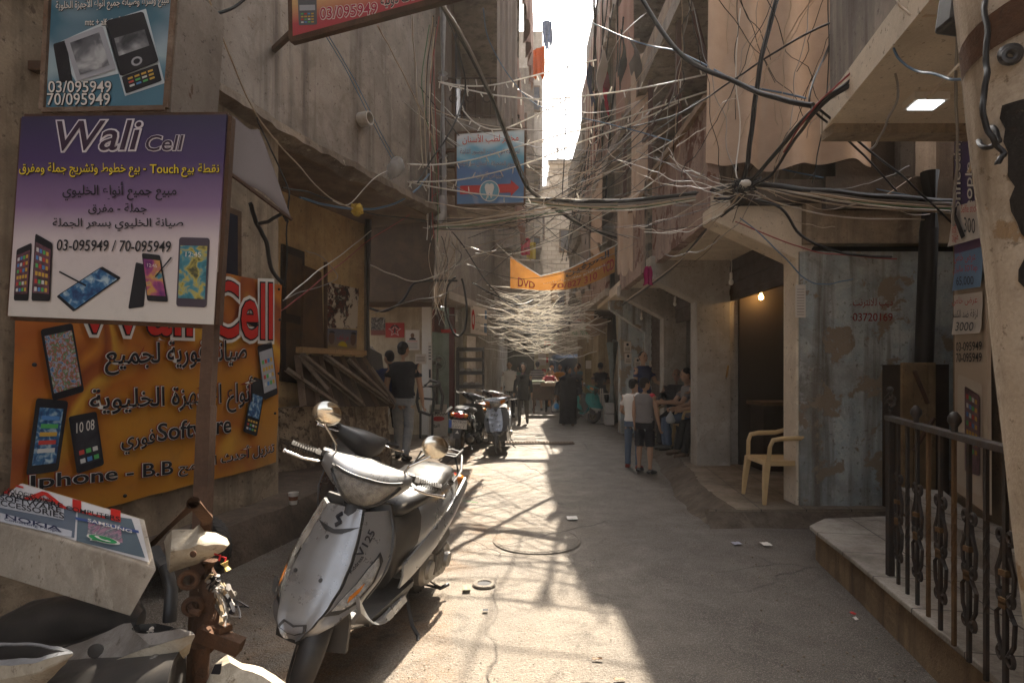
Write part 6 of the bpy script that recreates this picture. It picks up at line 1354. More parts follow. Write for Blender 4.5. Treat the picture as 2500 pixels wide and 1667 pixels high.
for s_ in (-1, 1): MB().lathe([(.0, .02), (.09, .02), (.1, -.02), (0, -.02)], (2.55 + s_ * .62, 24.0, .8), (0, -1, 0), 16).build('headlight', LENS, tr, smooth=40); wheel(tr, (2.55 + s_ * .75, 24.7, .35), (1, 0, 0), .35, .2, ALU)
MB().box((2.55, 23.98, .5), (1.66, .1, .16)).build('bumper', BLKP, tr, bevel=.02); MB().box((2.55, 24.02, .85), (.9, .06, .2)).build('grille', BLKP, tr)
# street cart
ct = thing('street_cart', 'wooden handcart of trays pushed by the boy in red', 'cart', (ppl(1338, 18.6), 18.6, 0)); cx = ppl(1338, 18.6)
CW = plaster('cart_timber', (.14, .075, .045), (.09, .05, .032), amt=.4, obj=True, bump=.3)
mb = MB()
for i in range(9): mb.box((cx - .44 + i * .11, 18.25, .74), (.10, .03, .50))
mb.box((cx, 18.95, .74), (1.0, .03, .5)).box((cx - .5, 18.6, .74), (.03, .7, .5)).box((cx + .5, 18.6, .74), (.03, .7, .5)); mb.build('cart_body', CW, ct)
MB().box((cx, 18.6, 1.03), (1.12, .95, .06)).build('cart_top', PAPER, ct, bevel=.01); MB().box((cx + .15, 18.12, 1.0), (.85, .04, .12)).build('cart_rim', flat('tan_board', (.3, .18, .11)), ct)
for s_ in (-.42, .1): wheel(ct, (cx + s_, 18.3, .32), (1, 0, 0), .32, .06, CW, spokes=8)
for s_ in (-.45, .45): MB().bar((cx + s_, 18.95, 0), (cx + s_, 18.95, .6), .05).build('leg', CW, ct)
tag(MB().box((cx - .38, 18.3, 1.09), (.5, .35, .06)).build('tray', flat('tray_green', (.32, .38, .25)), bevel=.01), 'pale green tray at the left end of the street cart', 'tray')
for i, (dx, c_) in enumerate(((.05, PAPER), (.3, PBEIGE))): tag(MB().box((cx + dx, 18.5, 1.075 + .004), (.2, .28, .03)).build('paper_stack', c_), ('white', 'beige')[i] + ' stack of papers lying on the street cart', 'papers')

# ---------------------------------------------------------------- left side clutter
# iron bars leaning from the plank to the block wall
IRON = plaster('dull_iron', (.27, .21, .16), (.17, .13, .10), amt=.5, bump=.4, streak=0, obj=True)
for i, (a, b_, w) in enumerate((((700, 905), (822, 990), .045), ((733, 868), (882, 990), .07), ((790, 870), (950, 985), .06), ((850, 880), (945, 972), .045), ((905, 900), (965, 985), .04), ((735, 880), (800, 955), .04))):
    A_, B_ = P(*a, 6.62 + 1.13 * (a[0] - 728) / 158), P(*b_, 6.38 + 1.6 * (b_[0] - 742) / 216); m = MB(); m.bar(A_, B_, w * 2.3, .008); m.bar(A_ + V((0, .01, .02)), B_ + V((0, .01, .02)), .008, w * 1.2)
    tag(m.build('iron_bar', IRON), ('short dull angle iron nearest the banner', 'wide angle iron leaning from under the shutter', 'broad long angle iron in the middle of the leaning bars', 'thin angle iron below the torn posters', 'short steep angle iron next to the black pipe', 'dark angle iron half hidden under the wide one')[i], 'iron bar', 'angle irons leaning on the low wall')
ss = thing('stall_screen', 'brown sloping slatted stall front between the plank and the low wall', 'stall', (-2.2, 7.6, .9))
def sp_(u, v, d=0): a = P(728 + 158 * u, 866 + 6 * u, 6.72 + 1.13 * u); b_ = P(742 + 216 * u, 992, 6.45 + 1.6 * u); return a.lerp(b_, v) + V((0, -d, 0))
MB().sheet([[sp_(u / 6, v / 4) for u in range(7)] for v in range(5)], .012, V((0, 1, 0))).build('backing', plaster('stall_mesh', (.075, .05, .035), (.045, .03, .022), amt=.4), ss)
for k_ in range(7): m = MB(); m.bar(sp_(k_ / 6, .0, .02), sp_(k_ / 6, 1, .02), .075, .02, V((0, 1, 0))); m.build('slat', plaster('stall_slat', (.17, .115, .08), (.11, .075, .05), amt=.5, bump=.4), ss)
mb = MB(); mb.tube([P(899, 520, 7.9), P(897, 985, 7.9)], .05, 12); tag(mb.build('drain_pipe', paint('pipe_black', (.035, .03, .027), .5, dirt=.5), smooth=40), 'rusty black downpipe on the corner of the ochre wall', 'pipe')
# mesh shade
g = [[(P(553, 285, 4.25) * (1 - u) + P(632, 322, 4.75) * u) * (1 - v) + (P(553, 412, 3.75) * (1 - u) + P(712, 530, 4.35) * u) * v + V((0, 0, .02 * math.sin(u * 7 + v * 4))) for u in [i / 12 for i in range(13)]] for v in [j / 8 for j in range(9)]]
t = NT('brown_mesh'); p_ = t.pos(); ch = t.node('ShaderNodeTexBrick'); t.l.new(p_, ch.inputs[0]); ch.inputs['Scale'].default_value = 55; t.out(t.mix(ch.outputs['Fac'], (.05, .03, .026), (.105, .07, .06)), .8); MATS['brown_mesh'] = t.m
sh_ = MB().sheet(g, .006, V((0, 0, 1))).build('shade_cloth', t.m, smooth=60); tag(sh_, 'brown mesh sunshade sloping out over the covered window', 'awning')
MB().bar(g[0][0], g[-1][0], .025).bar(g[-1][0], g[-1][-1], .02).build('shade_frame', RUST, sh_)
# paper cup on the ledge
cp = P(715, 1172, 4.75); 
def cup(label, p, r, h, mat, band, gz=None):
    o = MB().lathe([(r * .72, 0), (r, h), (r * 1.05, h), (r * .95, h * .97), (r * .68, .005)], p, (0, 0, 1), 20).build('paper_cup', mat, smooth=40); tag(o, label, 'cup')
    MB().lathe([(r * .84, h * .35), (r * .95, h * .7)], V(p) + V((0, 0, 0)), (0, 0, 1), 20, False).build('cup_print', band, o, smooth=40)
cup('white paper cup with brown print standing on the dirty ledge', V((-1.86, 4.84, .29)), .042, .10, PAPER, flat('cup_brown', (.2, .08, .04)))
cup('tiny dark red cup on the pavement by the seated men', G(1633, 1075, .13), .035, .06, flat('cup_red', (.22, .04, .03)), PAPER)
# carton, bottles, fan, rack, black frame by the shop
c0 = G(1068, 1063, .09); bx = thing('carton', 'open white carton with red badge and handwriting by the shop', 'box', tuple(c0), R(14))
CARD = paint('white_carton', (.5, .45, .38), .8, dirt=.3, obj=True); ORC = flat('carton_orange', (.42, .17, .05))
s_ = .30; h_ = .48
B2 = lambda mb, n, m: mb.build(n, m, bx, local=True)
mb = MB(); mb.box((0, 0, h_ / 2), (s_ * 1.3, s_, h_)); B2(mb, 'carton_body', CARD); B2(MB().box((s_ * .651, 0, h_ / 2), (.004, s_ * .98, h_ * .98)), 'side_panel', ORC)
for sx, a in ((-1, 50), (1, -40)): B2(MB().box((sx * s_ * .75, 0, h_ + .05), (.2, s_, .006), rotm(y=a)), 'flap', CARD)
B2(MB().box((0, -.1, h_ + .08), (s_ * 1.2, .006, .2), rotm(x=25)), 'flap', CARD)
q = Quad(V((-.19, -.152, .02)), V((.19, -.152, .02)), V((.19, -.152, h_)), V((-.19, -.152, h_))); q.n = V((0, -1, 0))
mb = MB(); q.disc(mb, .5, .74, .33, .11, .003, 24); mb.build('badge', RED, bx, local=True, normals=False)
mb = MB(); [q.rect(mb, i / 14, (i + 1) / 14, .90 + .045 * (i % 2), .945 + .045 * (i % 2), .003) for i in range(14)]; mb.build('checker_band', INK, bx, local=True, normals=False)
mb = MB(); q.text(mb, 'Balt', .16, .6, .32, .48, .003, .01, .25, slope=.06); mb.build('lettering', INK, bx, local=True, normals=False)
GLS = paint('water_plastic', (.10, .20, .22), .12, dirt=.2, spec=.8, obj=True)
n_ = 0
for i in range(3):
    for j in range(2):
        p = V((ppl(1096 + i * 10, 12.3), 12.2 + j * .18, .1)); o = MB().lathe([(.035, 0), (.042, .02), (.042, .2), (.038, .22), (.042, .24), (.042, .3), (.015, .37), (.015, .40)], p, (0, 0, 1), 14).build('water_bottle', GLS, smooth=40)
        tag(o, 'clear blue water bottle packed with others behind the carton', 'bottle', 'water bottles behind the carton'); MB().lathe([(.017, .39), (.017, .42), (0, .42)], p, (0, 0, 1), 10).build('cap', flat('cap_blue', (.03, .12, .3)), o, smooth=40)
        n_ += 1
fc = P(1066, 885, 12.8); fn = thing('pedestal_fan', 'black pedestal fan standing in the teal shop doorway', 'fan', (fc.x, 12.8, .1))
m = MB()
for r_ in (.2, .15, .1, .05): m.torus(fc, (.3, -1, 0), r_, .004, 26, 5)
for k in range(12): a = 2 * math.pi * k / 12; u, w_ = basis(V((.3, -1, 0))); m.tube([fc + (u * math.cos(a) + w_ * math.sin(a)) * .03, fc + (u * math.cos(a) + w_ * math.sin(a)) * .2], .003, 4)
m.build('fan_cage', BLKP, fn, smooth=50); m = MB()
for k in range(3):
    a = 2 * math.pi * k / 3; u, w_ = basis(V((.3, -1, 0))); m.ell(fc + (u * math.cos(a) + w_ * math.sin(a)) * .09 + V((0, .02, 0)), (.07, .015, .05), None, 10, 6)
m.build('blades', GRYP, fn, smooth=60); MB().tube([fc + V((0, .06, 0)), fc + V((0, .08, -.15)), V((fc.x, 12.88, .12))], [.06, .035, .03], 10).build('stand', BLKP, fn, smooth=50); MB().lathe([(.18, 0), (.16, .04), (0, .05)], (fc.x, 12.88, .1), (0, 0, 1), 20).build('base', BLKP, fn, smooth=40)
rk = thing('shelf_rack', 'dark metal shelf rack of bagged goods outside the shop', 'shelf', (-1.0, 13.4, .1))
for k, py in enumerate((855, 880, 912, 945)):
    z = P(0, py, 13.4).z; MB().box((-.98, 13.4, z), (.62, .45, .05)).box((-.98, 13.19, z + .03), (.62, .02, .06)).build('shelf', BLKP, rk)
for x in (-1.28, -.68): MB().bar((x, 13.6, .1), (x, 13.6, 2.0), .04).bar((x, 13.2, .1), (x, 13.2, 1.9), .035).build('upright', BLKP, rk)
for i in range(7):
    k = (912, 945)[i % 2]; p = V((-1.15 + .07 * i, 13.25, P(0, k, 13.4).z + .07)); tag(MB().ell(p, (.07, .06, .06)).build('goods_bag', BAGM, smooth=60), 'clear plastic bag of goods lying on the shelf rack', 'bag', 'bagged goods on the shelf rack')
# folded black frame (a walker-like carrier) in front of the carton
fr = thing('carrier_frame', 'black padded carrier frame propped behind the man in black', 'frame', (ppl(1045, 11.2), 11.2, .1))
def fpx(x, y, dy=0): return P(880 + x / 3.408, 640 + y / 3.408, 11.2 + dy)
m = MB(); m.tube([fpx(*a) for a in ((485, 1040), (600, 1030), (620, 1100), (600, 1240), (580, 1270), (490, 1240), (470, 1160), (485, 1040))], .032, 10); m.build('side_frame', BLKP, fr, smooth=50)
m = MB(); m.tube([fpx(*a, .35) for a in ((535, 1030), (580, 985), (650, 1000), (685, 1110), (670, 1240), (620, 1250))], .034, 10); m.build('side_frame', BLKP, fr, smooth=50)
m = MB(); m.bar(fpx(600, 1035), fpx(660, 1010, .35), .05).bar(fpx(605, 1230), fpx(668, 1240, .35), .05).bar(fpx(480, 1130), fpx(610, 1140), .04); m.build('cross_bar', BLKP, fr)
for a in ((500, 1250), (600, 1260)): MB().bar(fpx(*a), V((fpx(*a).x - .02, 11.3, .08)), .04).build('leg', BLKP, fr)
# bird cage with red tray
cc = P(1095, 787, 12.9); bc = thing('bird_cage', 'small wire bird cage with red tray hanging in the doorway', 'cage', (cc.x, 12.9, cc.z))
m = MB()
for i in range(7):
    for y in (-.11, .11): m.tube([cc + V((-.14 + .047 * i, y, -.16)), cc + V((-.14 + .047 * i, y, .17))], .003, 4)
m.bar(cc + V((-.15, 0, .17)), cc + V((.15, 0, .17)), .22, .006); m.build('wires', ALU, bc); MB().box(cc + V((0, 0, -.2)), (.32, .25, .07)).build('tray', flat('tray_red', (.36, .03, .03)), bc, bevel=.008); MB().tube([cc + V((0, 0, .17)), cc + V((0, 0, .45))], .004, 5).build('hanger', INK, bc)
# bare bulbs
def bulb(label, px, py0, py1, Y, lit=0, n='light_bulb', mat=None):
    a, b_ = P(px, py0, Y), P(px, py1, Y); r = thing(n, label, 'bulb', tuple(b_)); MB().tube([a, a.lerp(b_, .5) + V((.008, 0, 0)), b_ + V((0, 0, .10))], .005, 5).build('flex', PAPER, r)
    MB().lathe([(.014, .10), (.018, .095), (.018, .035), (.014, .03)], b_, (0, 0, 1), 12).build('socket', PAPER, r, smooth=40); MB().lathe([(.012, .035), (.018, .02), (.031, -.012), (.028, -.035), (.012, -.05), (0, -.052)], b_, (0, 0, 1), 16).build('glass', mat or BULB, r, smooth=60); return r
BULB = paint('bulb_glass', (.62, .58, .5), .1, dirt=.1, spec=.8)
bulb('bare bulb on a long flex under the nearest arcade bay', 1785, 612, 686, 6.9); bulb('bare bulb under the second arcade bay', 1648, 715, 740, 9.2); bulb('spiral energy bulb under the third arcade bay', 1566, 752, 775, 11.4); bulb('bare bulb beside the maroon shop post', 1115, 745, 780, 13.0); bulb('hanging bulb by the green lettered sign', 1435, 822, 832, 16.3)
LITB = flat('lit_bulb', (1.0, .55, .16), emit=30)
lb_ = bulb('glowing orange bulb inside the dark shop', 1858, 705, 723, 7.75, mat=LITB)
pl_ = bpy.data.lights.new('lit_bulb_lamp', 'POINT'); pl_.energy = 1.6; pl_.color = (1, .62, .26); pl_.shadow_soft_size = .03; po = bpy.data.objects.new('lit_bulb_lamp', pl_); COL.objects.link(po); po.location = P(1858, 723, 7.62)
# stick leaning on the pillar, toy, cloth
a, b_ = G(1742, 1116, .13), P(1778, 893, 7.72); tag(MB().tube([a, a.lerp(b_, .5), b_], [.017, .015, .013], 10).build('stick', plaster('bamboo', (.42, .26, .10), (.33, .19, .07), obj=True, amt=.3), smooth=40), 'yellowish wooden stick leaning on the grey arcade pillar', 'stick')
mc = cloth('magenta_cloth', (.32, .01, .10), bump=.7); c_ = P(1582, 668, 7.7); g = [[c_ + V(((.045 + .05 * v) * (u - .5) * 2 * (.8 + .2 * math.sin(v * 6)), .03 * math.sin(u * 12), .10 - .24 * v - .05 * abs(u - .5) * v)) for u in [i / 10 for i in range(11)]] for v in [j / 8 for j in range(9)]]
tag(MB().sheet(g, .006, V((0, 1, 0))).build('rag', mc, smooth=60), 'small magenta rag hanging on the wires at the bracket', 'cloth')
pw = P(2108, 195, 3.4); r = thing('toy_pinwheel', 'broken red and yellow pinwheel caught in the wires by the ceiling', 'toy', tuple(pw))
MB().lathe([(0, -.01), (.03, -.01), (.03, .01), (0, .01)], pw, (0, -1, 0), 16).build('hub', flat('toy_blue', (.04, .13, .28)), r, smooth=40)
def sail(a0, c, n): MB().prism([(0, -.015), (.10, -.045), (.15, -.02), (.13, .035), (.06, .02), (0, .015)], pw + V((0, -.008, 0)), (math.cos(R(a0)), 0, math.sin(R(a0))), (-math.sin(R(a0)), 0, math.cos(R(a0))), (0, .008, 0)).build('sail', c, r)
sail(-95, flat('toy_red', (.38, .03, .025)), 0); sail(15, flat('toy_yellow', (.35, .25, .05)), 1); sail(95, flat('toy_yellow', (.35, .25, .05)), 2)
# laundry high over the street and small far signs
lm = cloth('blue_laundry', (.06, .09, .18), (.16, .2, .28), var=.9, scale=14)
for i in range(5):
    a = P(1328 + i * 4.2, 48, 20.5); g = [[a + V(((u - .5) * (.10 + .04 * math.sin(v * 6 + i)), .05 * math.sin(u * 6 + i), -(.8 + .12 * (i % 3)) * v - .05)) for u in [q_ / 5 for q_ in range(6)]] for v in [q_ / 8 for q_ in range(9)]]
    tag(MB().sheet(g, .01, V((0, 1, 0))).build('laundry', lm, smooth=60), 'blue garment hung high against the white sky', 'clothing', 'laundry hung against the sky')
for i, (px, py, Y, c_, lab) in enumerate(((1283, 600, 17, REDT, 'red garment hanging above the orange banner'), (1297, 610, 17, flat('cloth_yellow', (.45, .32, .03)), 'yellow garment hanging above the orange banner'), (1430, 500, 15, GREYC, 'grey striped garment drying by the right block'), (1250, 505, 13, flat('cloth_blue', (.04, .16, .34)), 'blue tarpaulin scrap under the dental sign'))):
    a = P(px, py - 18, Y); g = [[a + V(((u - .5) * .28, .05 * math.sin(u * 7), -.5 * v)) for u in [q_ / 6 for q_ in range(7)]] for v in [q_ / 6 for q_ in range(7)]]; tag(MB().sheet(g, .01, V((0, 1, 0))).build('laundry', c_, smooth=60), lab, 'clothing')
# end of the street: lit notice board, ajar door, red sign, pole, seat box, stand, stacked boxes
bq = Quad(P(1305, 925, 23.2), P(1340, 925, 23.2), P(1340, 858, 23.2), P(1305, 858, 23.2)); bd = panel(bq, 'notice_board', flat('board_cream', (.45, .38, .25)), None, .08); tag(bd, 'cream notice board with posters behind the striped tee', 'board')
mb = MB(); bq.rect(mb, .25, .8, .5, .92, .01); mb.build('poster_sheet', PAPER, bd, normals=False); mb = MB(); bq.rect(mb, .82, .95, .6, .78, .012); bq.rect(mb, .5, .8, .25, .36, .012); mb.build('red_patch', RED, bd, normals=False)
for x in (0.06, .94): MB().bar(bq.pt(x, 0), V((bq.pt(x, 0).x, 23.25, 0)), .06).build('board_leg', BRW, bd)
dq = Quad(P(1424, 1000, 17), P(1447, 1000, 17), P(1447, 857, 17), P(1424, 857, 17)); dr = panel(dq, 'door', flat('door_tan', (.34, .27, .16)), None, .05); tag(dr, 'cream framed door with a taped notice near the teal scooter', 'door')
mb = MB(); dq.rect(mb, .16, .88, .04, .94, .004); mb.build('door_panel', plaster('door_yellow', (.26, .20, .10), (.2, .15, .075)), dr, normals=False); mb = MB(); dq.rect(mb, .25, .85, .7, .84, .008); mb.build('taped_notice', PAPER, dr, normals=False); MB().ell(dq.pt(.08, .45, .05), .04).build('handle', CHROME, dr, smooth=60)
o, q = wpaper('small red shop sign under the wires at the passage', 1328, 832, 1358, 842, 22.5, REDB, 'shop_sign', 'sign', .05); mb = MB(); q.text(mb, ar('محلات'), .2, .8, .2, .8, .01); mb.build('lettering', WHT, o, normals=False)
up_ = thing('utility_pole', 'thick blue grey pole carrying cable bundles on the right', 'pole', (ppl(1494, 15.4), 15.4, 0)); px_ = ppl(1494, 15.4)
MB().tube([(px_, 15.4, -.05), (px_ + .01, 15.4, 2.2), (px_ - .02, 15.4, 2.21)], [.175, .16, .15], 18).build('lower_shaft', plaster('pole_blue', (.22, .26, .26), (.17, .2, .205), amt=.6, peel=(.12, .09, .07), thr=.6, pscale=6), up_, smooth=40)
MB().tube([(px_, 15.4, 2.2), (px_ - .1, 15.4, 9)], [.13, .11], 14).build('upper_shaft', plaster('pole_dark', (.06, .048, .04), (.04, .032, .027)), up_, smooth=40)
for z in (3.4, 4.3, 5.2, 6.1): MB().bar((px_ - .6, 15.35, z), (px_ + .3, 15.35, z + .1), .05).build('cross_arm', INK, up_)
MB().box((px_ - .25, 15.3, 3.0), (.5, .3, .3)).build('junction_box', flat('box_dark', (.05, .035, .03)), up_)
sp = ppl(1462, 16.2); tag(MB().box((sp, 16.3, .38), (.62, .5, .76)).build('seat_box', paint('white_box', (.42, .40, .37), .6, dirt=.4), bevel=.01), 'dirty white box used as a seat by the man in the cap', 'box')
cr = thing('metal_stand', 'thin white metal stand beside the man in the cap', 'stand', (ppl(1468, 15.6), 15.6, 0)); cx = ppl(1468, 15.6)
for dx in (-.04, .06): MB().bar((cx + dx, 15.6, 0), (cx + dx * .5, 15.6, .95), .03).build('upright', PAPER, cr)
MB().bar((cx, 15.6, .8), (cx + .35, 15.6, .8), .03).build('arm', PAPER, cr); MB().box((cx, 15.6, .015), (.3, .25, .03)).build('base', PAPER, cr)
for i in range(2): tag(MB().box((ppl(1487, 15.0), 15.0, .15 + i * .3), (.22, .3, .27)).build('white_box', paint('white_box', (.42, .40, .37), .6, dirt=.4), bevel=.012), ('lower', 'upper')[i] + ' of two white boxes stacked by the pole', 'box')

# ---------------------------------------------------------------- road details
dg = G(1290, 1082); m = MB(); y0 = 11.15
for i in range(34): m.box((ppl(1165, y0) + i * (ppl(1395, y0) - ppl(1165, y0)) / 33, y0, .022), (.022, .2, .02))
m.box((ppl(1280, y0), y0 - .11, .022), (1.95, .03, .022)).box((ppl(1280, y0), y0 + .11, .022), (1.95, .03, .022)); o = m.build('drain_grate', IRON); tag(o, 'long iron drain grate set across the road', 'grate')
MB().box((ppl(1280, y0), y0, .008), (1.95, .2, .008)).build('gutter', INK, o)
g0 = G(1182, 1426); o = MB().lathe([(.045, .004), (.05, .012), (.072, .010), (.078, .0)], g0, (0, 0, 1), 28, False).build('valve_cover', ROAD, smooth=40); tag(o, 'small round valve hole with a rim in the road', 'cover'); MB().lathe([(0, .004), (.046, .005)], g0, (0, 0, 1), 20, False).build('hole', INK, o)
g0 = G(1310, 1316); m = MB(); m.lathe([(.0, .004), (.345, .004), (.349, .000), (.353, .000), (.356, .003), (.37, -.004)], g0, (0, 0, 1), 48, False); o = m.build('manhole_cover', ROAD, smooth=30); tag(o, 'round concrete manhole cover flush with the sunlit road', 'cover')
def scrap(label, px, py, w, l, mat, cat='litter', n='paper_scrap', h=.008, rz=0):
    c = G(px, py, .005); g = [[c + Matrix.Rotation(R(rz), 3, 'Z') @ V((w * (u - .5), l * (v - .5), .006 + h * (noise.noise(V((u * 3 + px, v * 3, 1))) + .5))) for u in [i / 5 for i in range(6)]] for v in [j / 5 for j in range(6)]]
    tag(MB().sheet(g, .0015, V((0, 0, 1))).build(n, mat, smooth=60), label, cat)
GRNL = flat('green_sliver', (.05, .25, .05))
scrap('flat white scrap on the sunlit road', 1397, 1266, .10, .12, WHT); scrap('green straw on the sunlit road', 1148, 1226, .012, .2, GRNL, rz=60, h=.004); scrap('round white scrap on the shaded road', 1870, 1330, .07, .09, WHT); scrap('crumpled blue grey wrapper on the shaded road', 1798, 1328, .07, .07, flat('wrapper', (.3, .3, .36))); scrap('brown cigarette end low on the sunlit road', 1458, 1612, .05, .015, flat('butt', (.2, .11, .05)), 'cigarette end', 'cigarette_end'); scrap('cigarette end in the shadow edge at the bottom', 1512, 1662, .05, .016, flat('butt', (.2, .11, .05)), 'cigarette end', 'cigarette_end'); scrap('dark leaf on the sunlit road', 1185, 1492, .03, .03, INK, 'leaf', 'dry_leaf'); scrap('red bottle cap on the shaded road by the porch', 2082, 1500, .025, .03, RED, n='bottle_cap'); scrap('white scrap beside the red cap near the porch', 2089, 1513, .02, .03, WHT); scrap('crushed leaf by the valve hole', 1140, 1437, .05, .09, flat('dead_leaf', (.18, .17, .10)), 'leaf', 'dry_leaf')
pebm = plaster('pebble', (.3, .25, .19), (.2, .165, .125)); m = MB()
for _ in range(1100):
    x, y = rnd.uniform(-1.9, 2.0), 2.4 + 7 * rnd.random() ** 1.6; r_ = rnd.uniform(.0015, .0048) * (1 + (abs(x) > 1.3)); m.ell((x, y, road_z(x, y) - .008 + r_ * .3), (r_, r_ * .8, r_ * .55), rotm(z=rnd.uniform(0, 180)), 6, 4)
tag(m.build('gravel', pebm, smooth=60), 'loose grit scattered over the road surface', 'gravel', None, 'stuff')
# ---------------------------------------------------------------- bottom-left wrecks
DUSTW = plaster('dusty_white_shell', (.52, .46, .36), (.42, .36, .27), stain=(.11, .08, .05), amt=.65, rough=.5, bump=.25, streak=0, scale=3); DUSTS = plaster('dusty_silver_shell', (.36, .335, .31), (.28, .255, .23), stain=(.09, .068, .048), amt=.7, peel=(.14, .105, .075), thr=.68, pscale=9, rough=.38, bump=.22, streak=0, scale=3); DUSTS.node_tree.nodes['Principled BSDF'].inputs['Metallic'].default_value = .35
A = V((-1.31, 2.10, .69)); B = V((-2.48, 2.75, .69)); C = P(354, 1266, 2.42); n_ = (B - A).cross(C - A); d_ = V(((-8 - 1250) / F, 1, (HZ - 1158) / F)); Dd = V((0, 0, H)) + d_ * ((A - V((0, 0, H))).dot(n_) / d_.dot(n_)); E_ = P(318, 1505, 2.13); F_ = P(0, 1440, 2.80); Fx = B + (E_ - A) * 1.25
bxm = thing('sticker_box', 'long dirty white metal box with phone shop stickers lying on the wrecks', 'box', (-2, 2.5, .5))
low_b = [E_, Fx, Fx + (C - A) * .9, E_ + (C - A) * .9]
mb = MB(); mb.add([A, B, Dd, C] + low_b, [(3, 2, 1, 0), (4, 5, 6, 7), (0, 1, 5, 4), (1, 2, 6, 5), (2, 3, 7, 6), (3, 0, 4, 7)]); mb.build('box_shell', plaster('dirty_enamel', (.52, .45, .36), (.46, .385, .30), stain=(.13, .095, .06), amt=.5, peel=(.17, .10, .05), thr=.69, pscale=9, bump=.25, scale=2.2, streak=0, rough=.6), bxm, bevel=.008)
q = Quad(B + (A - B) * .0 + (Dd - B) * .06, A + (C - A) * .06, A + (C - A) * .96, B + (Dd - B) * .96); q.n = (A - B).cross(Dd - B).normalized(); q.n = q.n if q.n.z > 0 else -q.n
# sticker: lower edge towards the camera
mb = MB(); q.rect(mb, .02, .97, .02, .98, .003); mb.build('sticker', flat('sticker_white', (.55, .52, .5)), bxm, normals=False)
c = Crop(q, 0, 1140, 2.975)
def cl(name, polys, mat, d): 
    m = MB(); [c.poly(m, p, d) for p in polys]; m.build(name, mat, bxm, normals=False)
cl('sticker_field', [[(-300, 140), (560, 305), (545, 520), (-300, 270)]], flat('slate_print', (.10, .12, .15)), .005); cl('sticker_field', [[(570, 330), (960, 380), (1060, 665), (560, 540)]], flat('slate_light', (.09, .12, .14)), .005)
m = MB(); c.text(m, 'TALI', -60, 92, 878, 176, 232, .009, .01); m.build('lettering', REDB, bxm, normals=False)
for b_, x0, y0, x1, y1, sl in (('TECHNOLOGIES AND', -60, 128, 395, 162, 115), ('HARDWARE', 30, 180, 465, 215, 95), ('SOFTWARE', 10, 208, 455, 245, 95), ('ACCESSORIES', -40, 235, 475, 275, 110), ('COMPUTERS', 490, 288, 880, 320, 85)): m = MB(); c.text(m, b_, x0, y0, x1, y1, sl, .010, .012); m.build('lettering', INK, bxm, normals=False)
m = MB(); c.text(m, 'NOKIA', 50, 348, 450, 380, 95, .008, .012); c.text(m, 'Connecting People', 40, 372, 455, 400, 92, .008); m.build('lettering', flat('navy2', (.015, .02, .06)), bxm, normals=False)
cl('label_band', [[(-300, 150), (470, 295), (470, 390), (-300, 240)]], flat('pale_band', (.4, .4, .42)), .0065)
cl('label_band', [[(0, 335), (530, 470), (525, 515), (0, 400)]], flat('pale_band', (.4, .4, .42)), .0065)
cl('photo_patch', [[(650, 390), (880, 430), (900, 560), (640, 500)]], picture('crowd_picture', [(.2, .07, .12), (.35, .2, .25), (.08, .1, .12), (.45, .4, .38)], 30), .007)
cl('label_band', [[(555, 370), (1015, 470), (1020, 490), (560, 390)]], flat('blue_band', (.04, .07, .2)), .009); m = MB(); c.text(m, 'SAMSUNG', 650, 385, 970, 408, 85, .012, .01); m.build('lettering', WHT, bxm, normals=False)
s_ = c.quad((640, 540), (900, 600), (890, 540), (620, 480)); s_.n = q.n; bubble(s_, bxm, .010)
# dark saddle under the box and the two stripped scooters
def shell(name, pts, mat, par, n=18, e=2.4):
    rings = []
    for (p, w, h) in pts:
        p = V(p); rings.append([p + V((w * .55 * math.cos(a), -w * .83 * math.cos(a), h * math.copysign(abs(math.sin(a)) ** (2 / e), math.sin(a)))) if 0 else p + V((0, 0, h * math.copysign(abs(math.sin(a)) ** (2 / e), math.sin(a)))) + V((.28, -.96, 0)) * (w * math.copysign(abs(math.cos(a)) ** (2 / e), math.cos(a))) for a in [2 * math.pi * k / n for k in range(n)]])
    return MB().loft(rings).build(name, mat, par, smooth=60)
w1 = thing('broken_scooter', 'stripped silver scooter with empty lamp socket under the sticker box', 'scooter', (-1.7, 2.0, 0))
def rows(name, rr, Ys, mat, par, th=.006):
    mb = MB(); n = len(rr[0]); sub = 4; G_ = []
    for r_, yy in zip(rr, Ys):
        row = []
        for i in range(n - 1):
            for k in range(sub):
                f = k / sub; x = r_[i][0] * (1 - f) + r_[i + 1][0] * f; y = r_[i][1] * (1 - f) + r_[i + 1][1] * f; yv = yy[0] + (yy[1] - yy[0]) * (i + f) / (n - 1); row.append(c3(x, y, yv) + V((0, 0, .004 * noise.noise(V((x * .01, y * .01, yv * 5))))))
        row.append(c3(*r_[-1], yy[1])); G_.append(row)
    return mb.sheet(G_, th, V((0, .5, -1)).normalized()).build(name, mat, par, smooth=28)
def c3(x, y, Y): return P(x / 2.975, 1140 + y / 2.975, Y)
rows('top_panel', [[(200, 1390), (420, 1330), (640, 1250), (800, 1180), (900, 1135), (950, 1128)], [(240, 1460), (440, 1400), (660, 1330), (830, 1260), (930, 1200), (985, 1200)], [(300, 1600), (500, 1530), (720, 1445), (900, 1375), (1030, 1320), (1090, 1290)]], [(2.2, 2.0), (2.08, 1.96), (1.98, 1.9)], DUSTS, w1)
rows('nose_panel', [[(985, 1198), (1060, 1205), (1150, 1200), (1240, 1185), (1300, 1165), (1400, 1195)], [(1040, 1245), (1120, 1240), (1200, 1230), (1290, 1212), (1350, 1200), (1412, 1212)], [(1090, 1292), (1150, 1285), (1225, 1268), (1310, 1240), (1370, 1225), (1413, 1216)]], [(1.95, 1.88), (1.92, 1.87), (1.9, 1.86)], DUSTS, w1)
